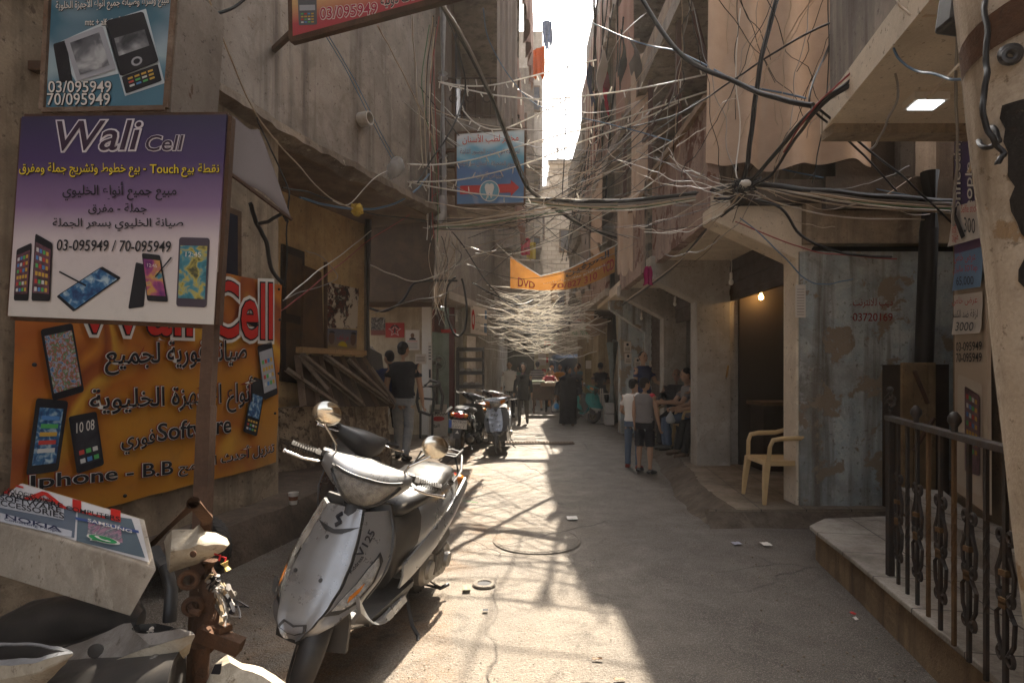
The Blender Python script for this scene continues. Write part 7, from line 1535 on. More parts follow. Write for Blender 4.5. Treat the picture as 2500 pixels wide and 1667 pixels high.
rows('side_panel', [[(300, 1602), (500, 1532), (720, 1447), (900, 1377), (1030, 1322), (1225, 1270), (1413, 1218)], [(380, 1720), (560, 1650), (780, 1560), (960, 1480), (1080, 1420), (1240, 1370), (1390, 1262)], [(460, 1900), (640, 1830), (860, 1730), (1020, 1640), (1130, 1560), (1230, 1480), (1370, 1340)]], [(1.975, 1.858), (1.96, 1.87), (2.02, 1.93)], DUSTW, w1)
rows('inner_frame', [[(300, 1360), (700, 1210), (950, 1140), (1290, 1170)], [(300, 1700), (700, 1600), (1000, 1500), (1250, 1400)]], [(2.3, 2.1), (2.25, 2.05)], BLKP, w1)
shell('saddle', [(P(-40, 1560, 2.6), .13, .06), (P(60, 1525, 2.55), .15, .09), (P(200, 1505, 2.45), .15, .09), (P(320, 1508, 2.35), .12, .06), (P(345, 1512, 2.3), .06, .03)], LEATH, w1)
m = MB(); m.add([c3(955, 1170, 1.975), c3(1010, 1140, 2.0), c3(1130, 1132, 2.0), c3(1260, 1160, 1.94), c3(1230, 1185, 1.93), c3(1120, 1198, 1.95), c3(1000, 1192, 1.96)] + [c3(1090 + 60 * math.cos(a), 1210 + 14 * math.sin(a), 1.99) - V((0, 0, .05)) for a in [3.6 - .9 * k for k in range(7)]], [tuple(range(7, 14))] + [(k, (k + 1) % 7, 7 + (k + 1) % 7, 7 + k) for k in range(7)]); m.build('lamp_socket', BLKP, w1)
m = MB(); m.tube([c3(1085, 1205, 1.96), c3(1095, 1175, 1.95), c3(1110, 1165, 1.95)], .006, 6); m.tube([c3(1070, 1195, 1.96), c3(1110, 1190, 1.95)], .004, 5); m.build('loose_clip', PAPER, w1)
MB().ell(c3(1130, 1450, 1.885), (.030, .035, .042)).build('round_lamp', LENS, w1, smooth=60); MB().ell(c3(1005, 1520, 1.91), (.028, .03, .028)).build('indicator', AMBER, w1, smooth=60)
m = MB(); m.lathe([(0, .0), (.022, .0), (.024, .012), (0, .014)], P(236, 1586, 2.0), (.28, -.96, .2), 16); m.build('cap', BLKP, w1, smooth=40)
q2 = Quad(c3(625, 1600, 1.93), c3(740, 1560, 1.92), c3(760, 1480, 1.92), c3(650, 1530, 1.93)); m = MB(); q2.text(m, 'ZZ', 0, 1, 0, 1, .008, .03, .3); m.build('lettering', RED, w1, normals=False)
shell('footboard', [(P(60, 1690, 2.1), .2, .1), (P(300, 1720, 1.9), .2, .15), (P(430, 1690, 1.85), .12, .12)], BLKP, w1); wheel(w1, (-1.15, 1.86, .2), (.3, 1, 0), .2, .09, BRONZ); wheel(w1, (-2.2, 2.5, .2), (.3, 1, 0), .2, .09, BRONZ)
w2 = thing('broken_scooter', 'stripped pale scooter shell cut off at the bottom left corner', 'scooter', (-1.7, 1.7, 0))
SLB = paint('pale_blue_silver', (.36, .37, .39), .28, .5, dirt=.5, dcol=(.10, .08, .06), scale=7)
rows('top_panel', [[(-200, 1400), (0, 1395), (150, 1390), (300, 1380), (400, 1345), (525, 1338)], [(-200, 1450), (0, 1440), (150, 1432), (290, 1412), (410, 1372), (526, 1350)]], [(1.9, 1.72), (1.84, 1.70)], SLB, w2)
rows('rim_panel', [[(-200, 1275), (0, 1272), (150, 1272), (300, 1280), (420, 1300), (520, 1336)], [(-200, 1300), (0, 1292), (150, 1288), (290, 1296), (380, 1316), (480, 1342)]], [(2.0, 1.78), (1.98, 1.78)], SLB, w2)
rows('side_panel', [[(-200, 1452), (0, 1442), (150, 1434), (290, 1414), (410, 1374), (526, 1352)], [(-200, 1560), (0, 1540), (150, 1520), (290, 1480), (400, 1430), (500, 1375)], [(-200, 1800), (0, 1750), (150, 1700), (280, 1600), (390, 1500), (470, 1420)]], [(1.84, 1.70), (1.83, 1.70), (1.9, 1.78)], DUSTW, w2)
rows('lamp_socket', [[(-200, 1300), (0, 1292), (200, 1292), (380, 1318), (470, 1342)], [(-200, 1395), (0, 1392), (200, 1386), (330, 1368), (400, 1346)]], [(2.0, 1.86), (1.98, 1.84)], BLKP, w2)
wheel(w2, (-1.5, 1.6, .2), (.3, 1, 0), .2, .09, BRONZ); wheel(w2, (-2.5, 2.2, .2), (.3, 1, 0), .2, .09, BRONZ)
w3 = thing('broken_scooter', 'wrecked scooter with torn white cowl, bare handlebar and dangling wires', 'scooter', (-1.15, 2.1, 0))
def c3(x, y, Y): return P(x / 2.975, 1140 + y / 2.975, Y)
m = MB(); top_ = [(1250, 455), (1400, 455), (1440, 420), (1480, 470), (1560, 480), (1640, 520), (1660, 560)]; bot_ = [(1230, 765), (1340, 730), (1440, 700), (1500, 670), (1560, 640), (1620, 610), (1640, 585)]
gr = [[c3(*(top_[i][k] * (1 - v) + bot_[i][k] * v for k in (0, 1)), 2.12 - .10 * math.sin(v * 3.0) * (1 - i / 9)) for v in [j / 6 for j in range(7)]] for i in range(7)]
m.sheet(gr, .008, V((0, 1, 0))); m.build('cowl', DUSTW, w3, smooth=45)
m = MB(); m.sheet([[c3(1190, 540, 2.2), c3(1215, 490, 2.14), c3(1250, 455, 2.12)], [c3(1195, 560, 2.22), c3(1215, 600, 2.1), c3(1245, 600, 2.03)], [c3(1215, 740, 2.2), c3(1225, 755, 2.14), c3(1230, 765, 2.12)]], .008, V((0, 1, 0))); m.build('cowl', DUSTW, w3, smooth=45)
m = MB(); m.lathe([(0, .0), (.011, .0), (.012, .006), (0, .007)], c3(1408, 628, 2.02), (0, -1, 0), 14); m.build('screw_hole', RUST, w3)
m = MB(); m.tube([c3(1402, 258, 1.98), c3(1500, 372, 2.14)], .022, 16, False); m.tube([c3(1402, 258, 1.98), c3(1500, 372, 2.14)], .018, 16, False); m.tube([c3(1500, 372, 2.14), c3(1490, 470, 2.16)], .018, 12); m.tube([c3(1395, 280, 2.1), c3(1100, 560, 2.5)], .014, 10); m.build('handlebar', RUST, w3, smooth=40)
m = MB(); m.tube([c3(1520, 680, 2.12), c3(1520, 800, 2.12), c3(1500, 1000, 2.1)], [.03, .034, .03], 14); m.tube([c3(1500, 980, 2.1), c3(1460, 1300, 2.05), V((c3(1430, 1568, 2.05).x, 2.05, .1))], .03, 12); m.build('steering_column', RUST, w3, smooth=40)
m = MB(); m.tube([c3(1120, 600, 2.3), c3(1200, 720, 2.25), c3(1245, 880, 2.22), c3(1230, 1120, 2.2)], .024, 12); m.build('hose', BLKP, w3, smooth=50)
wc = [flat('wire_grey', (.22, .2, .18)), INK, flat('wire_tan', (.3, .22, .13)), flat('wire_pale', (.42, .38, .33))]
for i in range(22):
    p0 = c3(1500 + rnd.uniform(-20, 40), 760 + rnd.uniform(0, 140), 2.1); pts = [p0]; x, y = 1540, 850
    tx, ty = rnd.uniform(1560, 1760), rnd.uniform(860, 1130)
    for k in range(1, 7): f = k / 6; pts.append(c3(1500 + (tx - 1500) * f + 60 * math.sin(f * 5 + i), 800 + (ty - 800) * f + 50 * math.sin(f * 6 + i * 2), 2.1 - .12 * math.sin(f * 3 + i)))
    MB().tube(pts, .0035 if i % 5 else .009, 5).build('wire', wc[i % 4], w3, smooth=60)
for a in ((1600, 640), (1640, 660)): MB().tube([c3(1560, 630, 2.08), c3(*a, 2.06), c3(a[0] - 10, a[1] + 40, 2.05)], .004, 5).build('wire', RED, w3)
MB().tube([c3(1630, 690, 2.05), c3(1655, 750, 2.05)], [.014, .012], 10).build('connector', flat('connector_yellow', (.5, .36, .12)), w3, smooth=40)
m = MB(); m.tube([c3(1380, 1000, 2.05), c3(1400, 1050, 2.0), c3(1450, 1060, 2.0)], .012, 8); m.bar(c3(1550, 1150, 2.1), c3(1640, 1180, 2.05), .05, .02); m.box(c3(1600, 1250, 2.05), (.16, .05, .05), rotm(y=20)); m.ell(c3(1500, 1180, 2.1), (.05, .05, .09)); m.build('bracket', RUST, w3)
for i, (x, y) in enumerate(((1370, 820), (1400, 1010))): MB().torus(c3(x, y, 2.05), (.4, -1, 0), .028, .010, 18, 6).build('clamp', RUST, w3, smooth=50)
rows('fender', [[(1500, 1560), (1560, 1420), (1650, 1365), (1760, 1420), (1900, 1450), (2100, 1580)], [(1470, 1640), (1550, 1470), (1670, 1420), (1770, 1470), (1900, 1510), (2060, 1620)], [(1450, 1720), (1540, 1600), (1680, 1560), (1780, 1580), (1900, 1620), (2030, 1700)]], [(1.98, 1.9), (1.92, 1.84), (1.88, 1.82)], DUSTW, w3); m = MB(); m.add([c3(*a, 1.885) for a in ((1530, 1500), (1600, 1505), (1612, 1425), (1560, 1430))], [(0, 1, 2, 3)]); m.build('fender_slot', INK, w3); wheel(w3, (-.98, 1.9, .2), (.5, 1, 0), .2, .09, BRONZ)
# ---------------------------------------------------------------- right: railing, pole, lamps, clutter on the porch
RI = paint('railing_iron', (.025, .02, .018), .55, .3, .5, (.11, .055, .025), 14, .3); RIR = plaster('railing_rust', (.15, .085, .035), (.09, .05, .024), obj=True, amt=.5, bump=.4, streak=0)
ra = thing('railing', 'black wrought iron railing with rusty scrolls along the porch edge', 'railing', (2, 2.6, .24))
R0, R1 = V((2.18, 3.28, 0)), V((1.66, 1.72, 0)); L_ = (R1 - R0).length; ud = (R1 - R0).normalized()
def rp(s, z): return R0 + ud * s + V((0, 0, z))
MB().bar(rp(-.03, 1.15), rp(L_, 1.14), .045, .028).build('top_rail', RI, ra, bevel=.004); MB().bar(rp(0, .24), rp(0, 1.14), .035).build('post', RI, ra, bevel=.004)
nb_ = 11
for i in range(1, nb_ + 1):
    s = i * .146; rusty = i in (4, 6)
    m = MB(); pts = [rp(s, .24), rp(s, .45), rp(s, .8), rp(s, 1.135)]
    m.bar(rp(s, .24), rp(s, 1.135), .014)
    if i in (2, 4, 6, 8): # twisted middle
        m.loft([[rp(s, .5 + .35 * k / 16) + V((.011 * math.cos(a + k * .5), .011 * math.sin(a + k * .5), 0)) for a in (0, 1.57, 3.14, 4.71)] for k in range(17)])
    m.build('baluster', RIR if rusty else RI, ra)
    if i in (1, 3, 5, 7, 9, 11):
        m = MB()
        for sg in (-1, 1):
            def sc(c0, z0, r, a0, a1, n=14): return [rp(s + sg * (c0 + r * (1 - .5 * k / n) * math.cos(R(a0 + (a1 - a0) * k / n))), z0 + r * (1 - .5 * k / n) * math.sin(R(a0 + (a1 - a0) * k / n))) for k in range(n + 1)]
            m.tube(sc(.034, .83, .026, -90, 300), .008, 6); m.tube([rp(s + sg * .012, .83), rp(s + sg * .03, .76), rp(s + sg * .062, .70), rp(s + sg * .056, .64), rp(s + sg * .02, .61)], .008, 6)
            m.tube(sc(.034, .61, .026, 90, -300), .008, 6); m.tube([rp(s + sg * .02, .58), rp(s + sg * .066, .54), rp(s + sg * .058, .46), rp(s + sg * .012, .40)], .008, 6); m.tube(sc(.034, .40, .026, 90, -300), .008, 6)
        m.build('scroll', RI, ra, smooth=50)
        for z in (.70, .60, .585): MB().box(rp(s, z), (.03, .03, .022)).build('collar', RIR, ra)
m = MB()
for k in range(4):
    a0 = k * 1.57; m.tube([rp(.0, 1.20 + .1 * t_) + V((.028 * math.sin(math.pi * t_) * math.cos(a0 + 4 * t_), .028 * math.sin(math.pi * t_) * math.sin(a0 + 4 * t_), 0)) for t_ in [q_ / 10 for q_ in range(11)]], .005, 5)
m.tube([rp(0, 1.15), rp(0, 1.20)], .012, 8); m.ell(rp(0, 1.315), .018); m.build('finial', RI, ra, smooth=50)
for s in (.42, .88): MB().lathe([(.012, 0), (.012, .02), (.026, .045), (.024, .065), (.01, .085), (0, .087)], rp(s, 1.16), (0, 0, 1), 14).build('finial', RI, ra, smooth=50)
# leaning whitewashed pole at the right edge
WWP = plaster('whitewashed_pole', (.50, .42, .33), (.43, .35, .265), stain=(.10, .065, .035), amt=.65, peel=(.30, .20, .11), thr=.60, pscale=4, bump=.5, streak=1.2)
tp = NT('black_paint_patch')
po_ = thing('utility_pole', 'leaning whitewashed pole with black painted patch at the right edge', 'pole', (1.95, 1.8, 0))
ax_ = [(V((1.605 + (2.55 - z) * .1135, 1.8, z)), .158) for z in (-.05, 1.1, 2.45, 4.2)]
def pol(t_, a, d=0):
    i = min(int(t_ * 3), 2); f = t_ * 3 - i; p = ax_[i][0].lerp(ax_[i + 1][0], f); r = ax_[i][1] * (1 - f) + ax_[i + 1][1] * f + d; k = noise.noise(V((a * 1.2, t_ * 9, 0))) * .004
    return p + V(((r + k) * math.cos(a), (r + k) * math.sin(a), 0))
MB().loft([[pol(i / 48, 2 * math.pi * k / 28) for k in range(28)] for i in range(49)]).build('shaft', WWP, po_, smooth=60)
m = MB(); g = []
for i in range(30):
    t_ = .612 - .0088 * i; a0 = -2.72 + .002 * i + .25 * noise.noise(V((i * .45, 0, 1))) + .12 * noise.noise(V((i * 1.6, 2, 1))) - (.5 if i < 1 else 0) * 0
    g.append([pol(t_, a0 + (.6 - a0) * j / 36, .006) for j in range(37)])
m.sheet(g); m.build('black_patch', plaster('tar_paint', (.022, .019, .017), (.03, .026, .022), amt=.2, bump=.5, peel=(.3, .24, .17), thr=.63, pscale=14), po_, smooth=60)
g = [[pol((.668 + .022 * j / 3 + .010 * (a + 1.5)), a, .006) for a in [-3.6 + 2.6 * k / 12 for k in range(13)]] for j in range(4)]; MB().sheet(g).build('iron_strap', RUST, po_, smooth=60)
m = MB(); m.torus(pol(.645, -2.5, .02), (-.3, -1, 0), .022, .012, 18, 7); m.torus(pol(.643, -2.5, .03), (-.3, -1, 0), .018, .010, 18, 7); m.build('coil', BLKP, po_, smooth=50)
q = Quad(pol(.357, -2.45, .004), pol(.357, -1.75, .004), pol(.375, -1.75, .004), pol(.375, -2.45, .004)); mb = MB(); [q.rect(mb, 0, 1, .1 + k * .3, .16 + k * .3, .002) for k in range(3)]; mb.build('pasted_print', INK, po_, normals=False)
jb = P(2345, 25, 1.95); o = MB().box(jb, (.11, .09, .14), rotm(y=8)).build('junction_box', BLKP, bevel=.015); tag(o, 'black cable box fixed high beside the whitewashed pole', 'cable box'); MB().box(jb + V((-.035, -.047, -.02)), (.02, .004, .03)).build('yellow_tag', YEL, o)
# ceiling lamps
LITP = flat('lit_panel', (.80, .9, 1.0), emit=2.2)
def plamp(label, pts, z=3.0):
    c = [G(px, py, z - .05) for px, py in pts]; r = thing('ceiling_lamp', label, 'lamp', tuple(c[0]))
    ce = sum(c, V()) / 4; big = [ce + (p - ce) * 1.28 for p in c]; m = MB(); m.add([p + V((0, 0, .004)) for p in big] + [p + V((0, 0, .048)) for p in big], [(0, 1, 2, 3), (7, 6, 5, 4)] + [(i, 4 + i, 4 + (i + 1) % 4, (i + 1) % 4) for i in range(4)]); m.build('housing', PAPER, r)
    m = MB(); m.add(c, [(3, 2, 1, 0)]); m.build('diffuser', LITP, r, normals=False)
plamp('square lit ceiling lamp on the limewashed porch ceiling', [(2215, 269), (2277, 269), (2306, 247), (2240, 247)])
plamp('second lit ceiling lamp half hidden behind the pole', [(2358, 133), (2400, 133), (2420, 108), (2385, 108)])
MB().bar(P(2266, 240, 2.9), P(2370, 130, 2.2), .012).build('cable_trunking', CEIL, nb)
# crate and things in the dark corner
TIM = plaster('crate_timber', (.23, .15, .075), (.16, .10, .05), amt=.5, bump=.4, streak=.6)
cr = thing('wooden_crate', 'tall rough timber crate standing in the dark corner behind the railing', 'crate', (3.5, 4.75, .24)); cw_ = lambda px, Y: ppl(px, Y)
z0, z1 = .1, P(0, 885, 5.0).z
for a, b_ in ((2200, 2228), (2230, 2262), (2264, 2282)): MB().box(((cw_(a, 5.0) + cw_(b_, 5.0)) / 2, 5.0, (z0 + z1) / 2), (cw_(b_, 5) - cw_(a, 5), .03, z1 - z0)).build('plank', TIM, cr, bevel=.004)
MB().bar(P(2232, 905, 4.97), P(2265, 985, 4.97), .03, .02).bar(P(2230, 1100, 4.97), P(2280, 1020, 4.97), .04, .02).build('brace', RUST, cr); MB().box((cw_(2241, 5.2), 5.25, (z0 + z1) / 2), (.3, .45, z1 - z0 - .03)).build('crate_body', DKW, cr)
hh = thing('ceiling_fan_motor', 'dark round tool with a wheel lying on the porch tiles', 'tool', (2.25, 2.25, .25)) if 0 else None
o = thing('hand_trolley', 'dark trolley wheel and frame lying on the porch behind the balusters', 'trolley', (2.5, 2.55, .25)); wheel(o, (2.42, 2.55, .36), (.6, -1, 0), .11, .05, BLKP, 'wheel', 4); MB().bar((2.42, 2.6, .36), (2.85, 2.25, .42), .05).bar((2.6, 2.45, .40), (2.7, 2.9, .5), .04).build('frame', BLKP, o); wheel(o, (2.62, 2.9, .36), (.6, -1, 0), .11, .05, BLKP, 'wheel', 4)
MB().prism([(0, 0), (.3, .02), (.34, .14), (.05, .2)], (2.7, 2.3, .45), (.8, -.5, 0), (0, 0, 1), (.05, .08, 0)).build('guard', GRYP, o)
tag(MB().box((3.25, 2.45, .34), (.9, .7, .2)).build('rubber_mat', flat('mat_dark', (.02, .017, .015), .95), bevel=.02), 'dark low doormat block on the porch tiles', 'mat') if 0 else None
o = MB().ell((2.98, 3.05, 1.02), (.16, .05, .045)).build('door_handle', INK, nb, smooth=60)
# ---------------------------------------------------------------- overhead cables
def gl(m, spec=1., rough=.25):
    m.node_tree.nodes['Principled BSDF'].inputs['Specular IOR Level'].default_value = spec; m.node_tree.nodes['Principled BSDF'].inputs['Roughness'].default_value = rough; return m
CB = flat('cable_black', (.018, .016, .015), .5); CBG = flat('cable_beige', (.40, .30, .20), .6); CW_ = flat('cable_white', (.55, .50, .43), .6); CBL = flat('cable_blue', (.06, .13, .22), .55); CRD = flat('cable_red', (.28, .05, .05), .6); CGY = flat('cable_grey', (.20, .18, .16), .6); CGN = flat('cable_green', (.06, .14, .06), .6)
for m_ in (CBG, CW_, CGY, CBL): gl(m_, .9, .3)
def tl(m, f):
    n, l = m.node_tree.nodes, m.node_tree.links; t = n.new('ShaderNodeBsdfTranslucent'); x = n.new('ShaderNodeMixShader'); x.inputs[0].default_value = f; t.inputs[0].default_value = (.78, .75, .70, 1)
    l.new(n['Principled BSDF'].outputs[0], x.inputs[1]); l.new(t.outputs[0], x.inputs[2]); l.new(x.outputs[0], n['Material Output'].inputs[0]); return m
STW = gl(flat('clear_flex', (.8, .74, .64), .3), 1.0, .25)
tl(STW, .6)
def D(x, y, Y): return P(x * 1.0629, y * 1.0629, Y)
def smooth(pts, n=7):
    out = []; q = [pts[0]] + pts + [pts[-1]]
    for i in range(1, len(q) - 2):
        for k in range(n):
            t_ = k / n; a, b, c, d = q[i - 1], q[i], q[i + 1], q[i + 2]
            out.append(.5 * ((2 * b) + (c - a) * t_ + (2 * a - 5 * b + 4 * c - d) * t_ ** 2 + (3 * b - a - 3 * c + d) * t_ ** 3))
    return out + [pts[-1]]
def cable(label, pts, r, mat, n=6, wob=.004, group=None, name='cable', seg=7):
    p = smooth([D(*q) if isinstance(q, tuple) else q for q in pts], seg); s = rnd.random() * 99
    p = [q + V((noise.noise(V((i * .3, s, 0))), noise.noise(V((i * .3, s, 5))), noise.noise(V((i * .3, s, 9))))) * wob * 3 for i, q in enumerate(p)]
    return tag(MB().tube(p, r, n).build(name, mat, smooth=60), label, 'cable', group)
def sagpts(a, b, sag, n=8): a, b = V(a), V(b); return [a.lerp(b, i / n) - V((0, 0, 4 * sag * (i / n) * (1 - i / n))) for i in range(n + 1)]
cable('thick black cable curving down across the big canvas curtain', [(1462, -20, 4.6), (1560, 120, 4.3), (1690, 190, 4.0), (1790, 228, 3.7), (1868, 243, 3.5)], .017, CB, 10, .002)
def twisted(label, pts, r, k=3, mat=CB, tw=1.3):
    p = smooth([D(*q) for q in pts], 10); o = None
    for j in range(k):
        u_, w_ = V((1, 0, 0)), V((0, 1, 0)); m = MB().tube([q + (u_ * math.cos(i * tw * .5 + j * 6.28 / k) + w_ * math.sin(i * tw * .5 + j * 6.28 / k)) * r * .55 for i, q in enumerate(p)], r * .55, 7)
        if o is None: o = tag(m.build('twisted_cable', mat, smooth=60), label, 'cable')
        else: m.build('strand', mat, o, smooth=60)
twisted('twisted black cable falling in front of the big canvas curtain', [(1790, -20, 4.6), (1750, 130, 4.6), (1730, 270, 4.7), (1716, 380, 4.8), (1702, 425, 4.9)], .020, tw=.55)
twisted('twisted black cable bundle from the ceiling edge down to the arcade', [(2128, -10, 2.9), (2060, 60, 3.1), (1960, 180, 3.3), (1875, 245, 3.5), (1800, 330, 4.1), (1745, 395, 4.7), (1712, 425, 4.9)], .018, tw=.4)
cable('black cable running with the bundle beside the porch ceiling', [(2140, 20, 2.9), (1985, 175, 3.25), (1880, 250, 3.5), (1815, 340, 4.1), (1772, 400, 4.6), (1720, 432, 4.9)], .012, CB)
cable('rust red cable beside the bundle at the porch ceiling', [(2110, 30, 2.95), (1975, 150, 3.25), (1870, 248, 3.5), (1800, 350, 4.2)], .006, CRD)
for i, (lab, dy, m_, r_) in enumerate((('thick black bundle stretched level across the street under the dental sign', 0, CB, .026), ('grey cable lashed along the level black bundle', 4, CGY, .014), ('beige cable sagging under the level black bundle', 8, CBG, .012), ('pale cable just below the beige one on the level bundle', 13, CW_, .009), ('green cable wound along the level bundle', 10, CGN, .006))):
    cable(lab, [(1195, 452 + dy, 8.4), (1320, 463 + dy * 1.3, 7.8), (1450, 462 + dy * 1.6, 7.0), (1600, 445 + dy, 6.0), (1715, 424 + dy * .5, 4.9), (1860, 436 + dy, 5.0), (2010, 452 + dy * 1.6, 5.1), (2192, 462 + dy * 2, 5.2)], r_, m_)
for i, (lab, dy, m_, r_) in enumerate((('beige bundle swinging from the left drain pipe up to the level bundle', 0, CBG, .012), ('pale cable on the swinging left bundle', 7, CW_, .008), ('green cable on the swinging left bundle', 12, CGN, .007), ('dark cable under the swinging left bundle', 20, CB, .008))):
    cable(lab, [(985, 520 + dy * .3, 7.8), (1090, 505 + dy, 8.0), (1200, 488 + dy, 8.2), (1310, 470 + dy, 7.9), (1420, 468 + dy * .4, 7.2)], r_, m_)
cable('thick dark pole-like cable slanting past the dental sign', [(1000, -10, 5.2), (1060, 90, 5.6), (1130, 230, 6.4), (1195, 400, 7.6), (1225, 445, 8.0), (1290, 490, 9), (1345, 523, 10), (1420, 548, 11)], .021, CB, 8, .002)
cable('grey cable lashed beside the thick slanting one', [(1004, -10, 5.2), (1066, 92, 5.6), (1136, 230, 6.4), (1200, 398, 7.6), (1229, 444, 8.0), (1294, 488, 9), (1345, 519, 10), (1424, 545, 11)], .014, CGY, 6, .01)
cable('black drop cable hanging from the level bundle towards the road banner', [(1290, 455, 8.0), (1296, 380, 8.0), (1300, 250, 7.9), (1304, 120, 7.8), (1310, -10, 7.7)], .009, CB, 6, .006)
cable('black cable bowing to a point left of the balcony', [(1008, -10, 5.5), (1045, 90, 6.2), (1069, 197, 7.2), (1040, 290, 7.0), (990, 370, 6.8), (960, 420, 6.6)], .010, CB)
cable('blue cable crossing high from the left towards the curtain', [(1235, -15, 9), (1330, 40, 8), (1470, 100, 7), (1560, 118, 6), (1700, 190, 5.3), (1850, 225, 4.8)], .009, CBL)
cable('blue cable crossing low over the arcade', [(1110, 20, 6.5), (1130, 110, 7), (1230, 240, 8), (1400, 285, 7.5), (1560, 330, 6.8), (1720, 372, 6), (1900, 410, 5.5), (2190, 470, 5.2)], .008, CBL)
cable('first of two thin blue cables down the left facade', [(745, 78, 5.6), (800, 170, 6.0), (860, 290, 6.4), (907, 378, 6.8)], .005, CBL, 5, .002); cable('second thin blue cable close beside the first on the left facade', [(752, 78, 5.6), (812, 180, 6.05), (872, 300, 6.45), (912, 374, 6.85)], .005, CBL, 5, .002)
cable('beige cable slanting down from the pink sign', [(868, 60, 4.6), (910, 140, 5.2), (955, 230, 5.9), (1000, 330, 6.8)], .006, CBG); cable('white cable hanging straight from the pink sign', [(945, -5, 4.4), (952, 130, 5.4), (962, 260, 6.3), (972, 385, 6.9)], .007, CW_)
cable('tan cord sagging down the left facade to the shade cloth', [(480, 0, 3.6), (520, 110, 3.9), (590, 265, 4.6), (680, 375, 5.2), (755, 452, 5.9), (825, 485, 6.3)], .006, CBG, 6, .003)
cable('black cable from the facade down past the shade cloth', [(590, 270, 4.5), (620, 340, 4.6), (660, 430, 4.7), (660, 520, 4.7), (655, 660, 4.7)], .007, CB)
cable('thick black cable stub looping below the shade cloth', [(575, 465, 4.3), (590, 510, 4.35), (612, 560, 4.5), (622, 620, 4.7), (650, 650, 4.8)], .017, CB, 8); cable('short thick black branch below the shade cloth', [(592, 515, 4.35), (625, 505, 4.35), (648, 490, 4.4), (660, 510, 4.45)], .014, CB, 8)
cable('thin cable looping on the ochre wall corner', [(700, 575, 5.6), (740, 590, 5.9), (775, 640, 6.1), (690, 670, 5.4), (650, 690, 5.0)], .004, CGY)
cable('white cable swinging over the shutters to the corner', [(650, 690, 5.1), (720, 630, 5.6), (790, 580, 6.4), (852, 530, 7.4)], .005, CW_); cable('dark red cable slanting from the banner to the soffit', [(645, 715, 5.0), (740, 640, 5.8), (850, 550, 7.3), (930, 500, 7.6), (1010, 440, 7.8)], .005, CRD)
cable('blue grey hose along the underside of the overhang', [(690, 455, 5.6), (770, 475, 6.1), (850, 480, 6.6), (920, 462, 7.0), (962, 430, 7.3), (985, 400, 7.6)], .012, CBL, 8); cable('black cable along the edge of the overhang', [(650, 432, 5.2), (720, 445, 5.7), (800, 475, 6.3), (880, 495, 6.9), (975, 505, 7.6)], .008, CB)
cable('pale cord from the knotted plastic bag to the overhang', [(905, 385, 6.7), (860, 410, 6.4), (800, 470, 6.2), (765, 460, 6.0)], .005, CW_)
cable('thick black cable drooping in the side alley', [(846, 708, 10.4), (885, 714, 10.4), (925, 690, 10.5), (950, 652, 10.6), (990, 645, 10.8), (1050, 645, 11)], .022, CB, 8); cable('thick black cable loop beside the shop post', [(1048, 635, 11.4), (1028, 660, 11.4), (1025, 720, 11.4), (1045, 768, 11.4), (1066, 760, 11.4), (1072, 700, 11.4), (1062, 640, 11.4)], .022, CB, 8)
cable('white cable sagging in front of the dark overhang', [(850, 608, 9.0), (900, 630, 9.6), (960, 645, 10.2), (1040, 615, 10.8), (1095, 585, 11), (1140, 575, 12)], .010, CW_); cable('grey cable under the dark overhang', [(853, 720, 9.0), (950, 690, 10), (1010, 680, 10.8), (1055, 655, 11)], .008, CGY)
cable('dark cable drooping along the shop canopy', [(1085, 650, 11.4), (1140, 680, 12), (1190, 700, 12.6), (1225, 690, 13)], .016, CB, 8); cable('heavy dark cable along the far shop row', [(1010, 500, 8.6), (1060, 560, 9.6), (1120, 650, 11), (1180, 705, 12.4), (1240, 700, 13.6)], .012, CB)
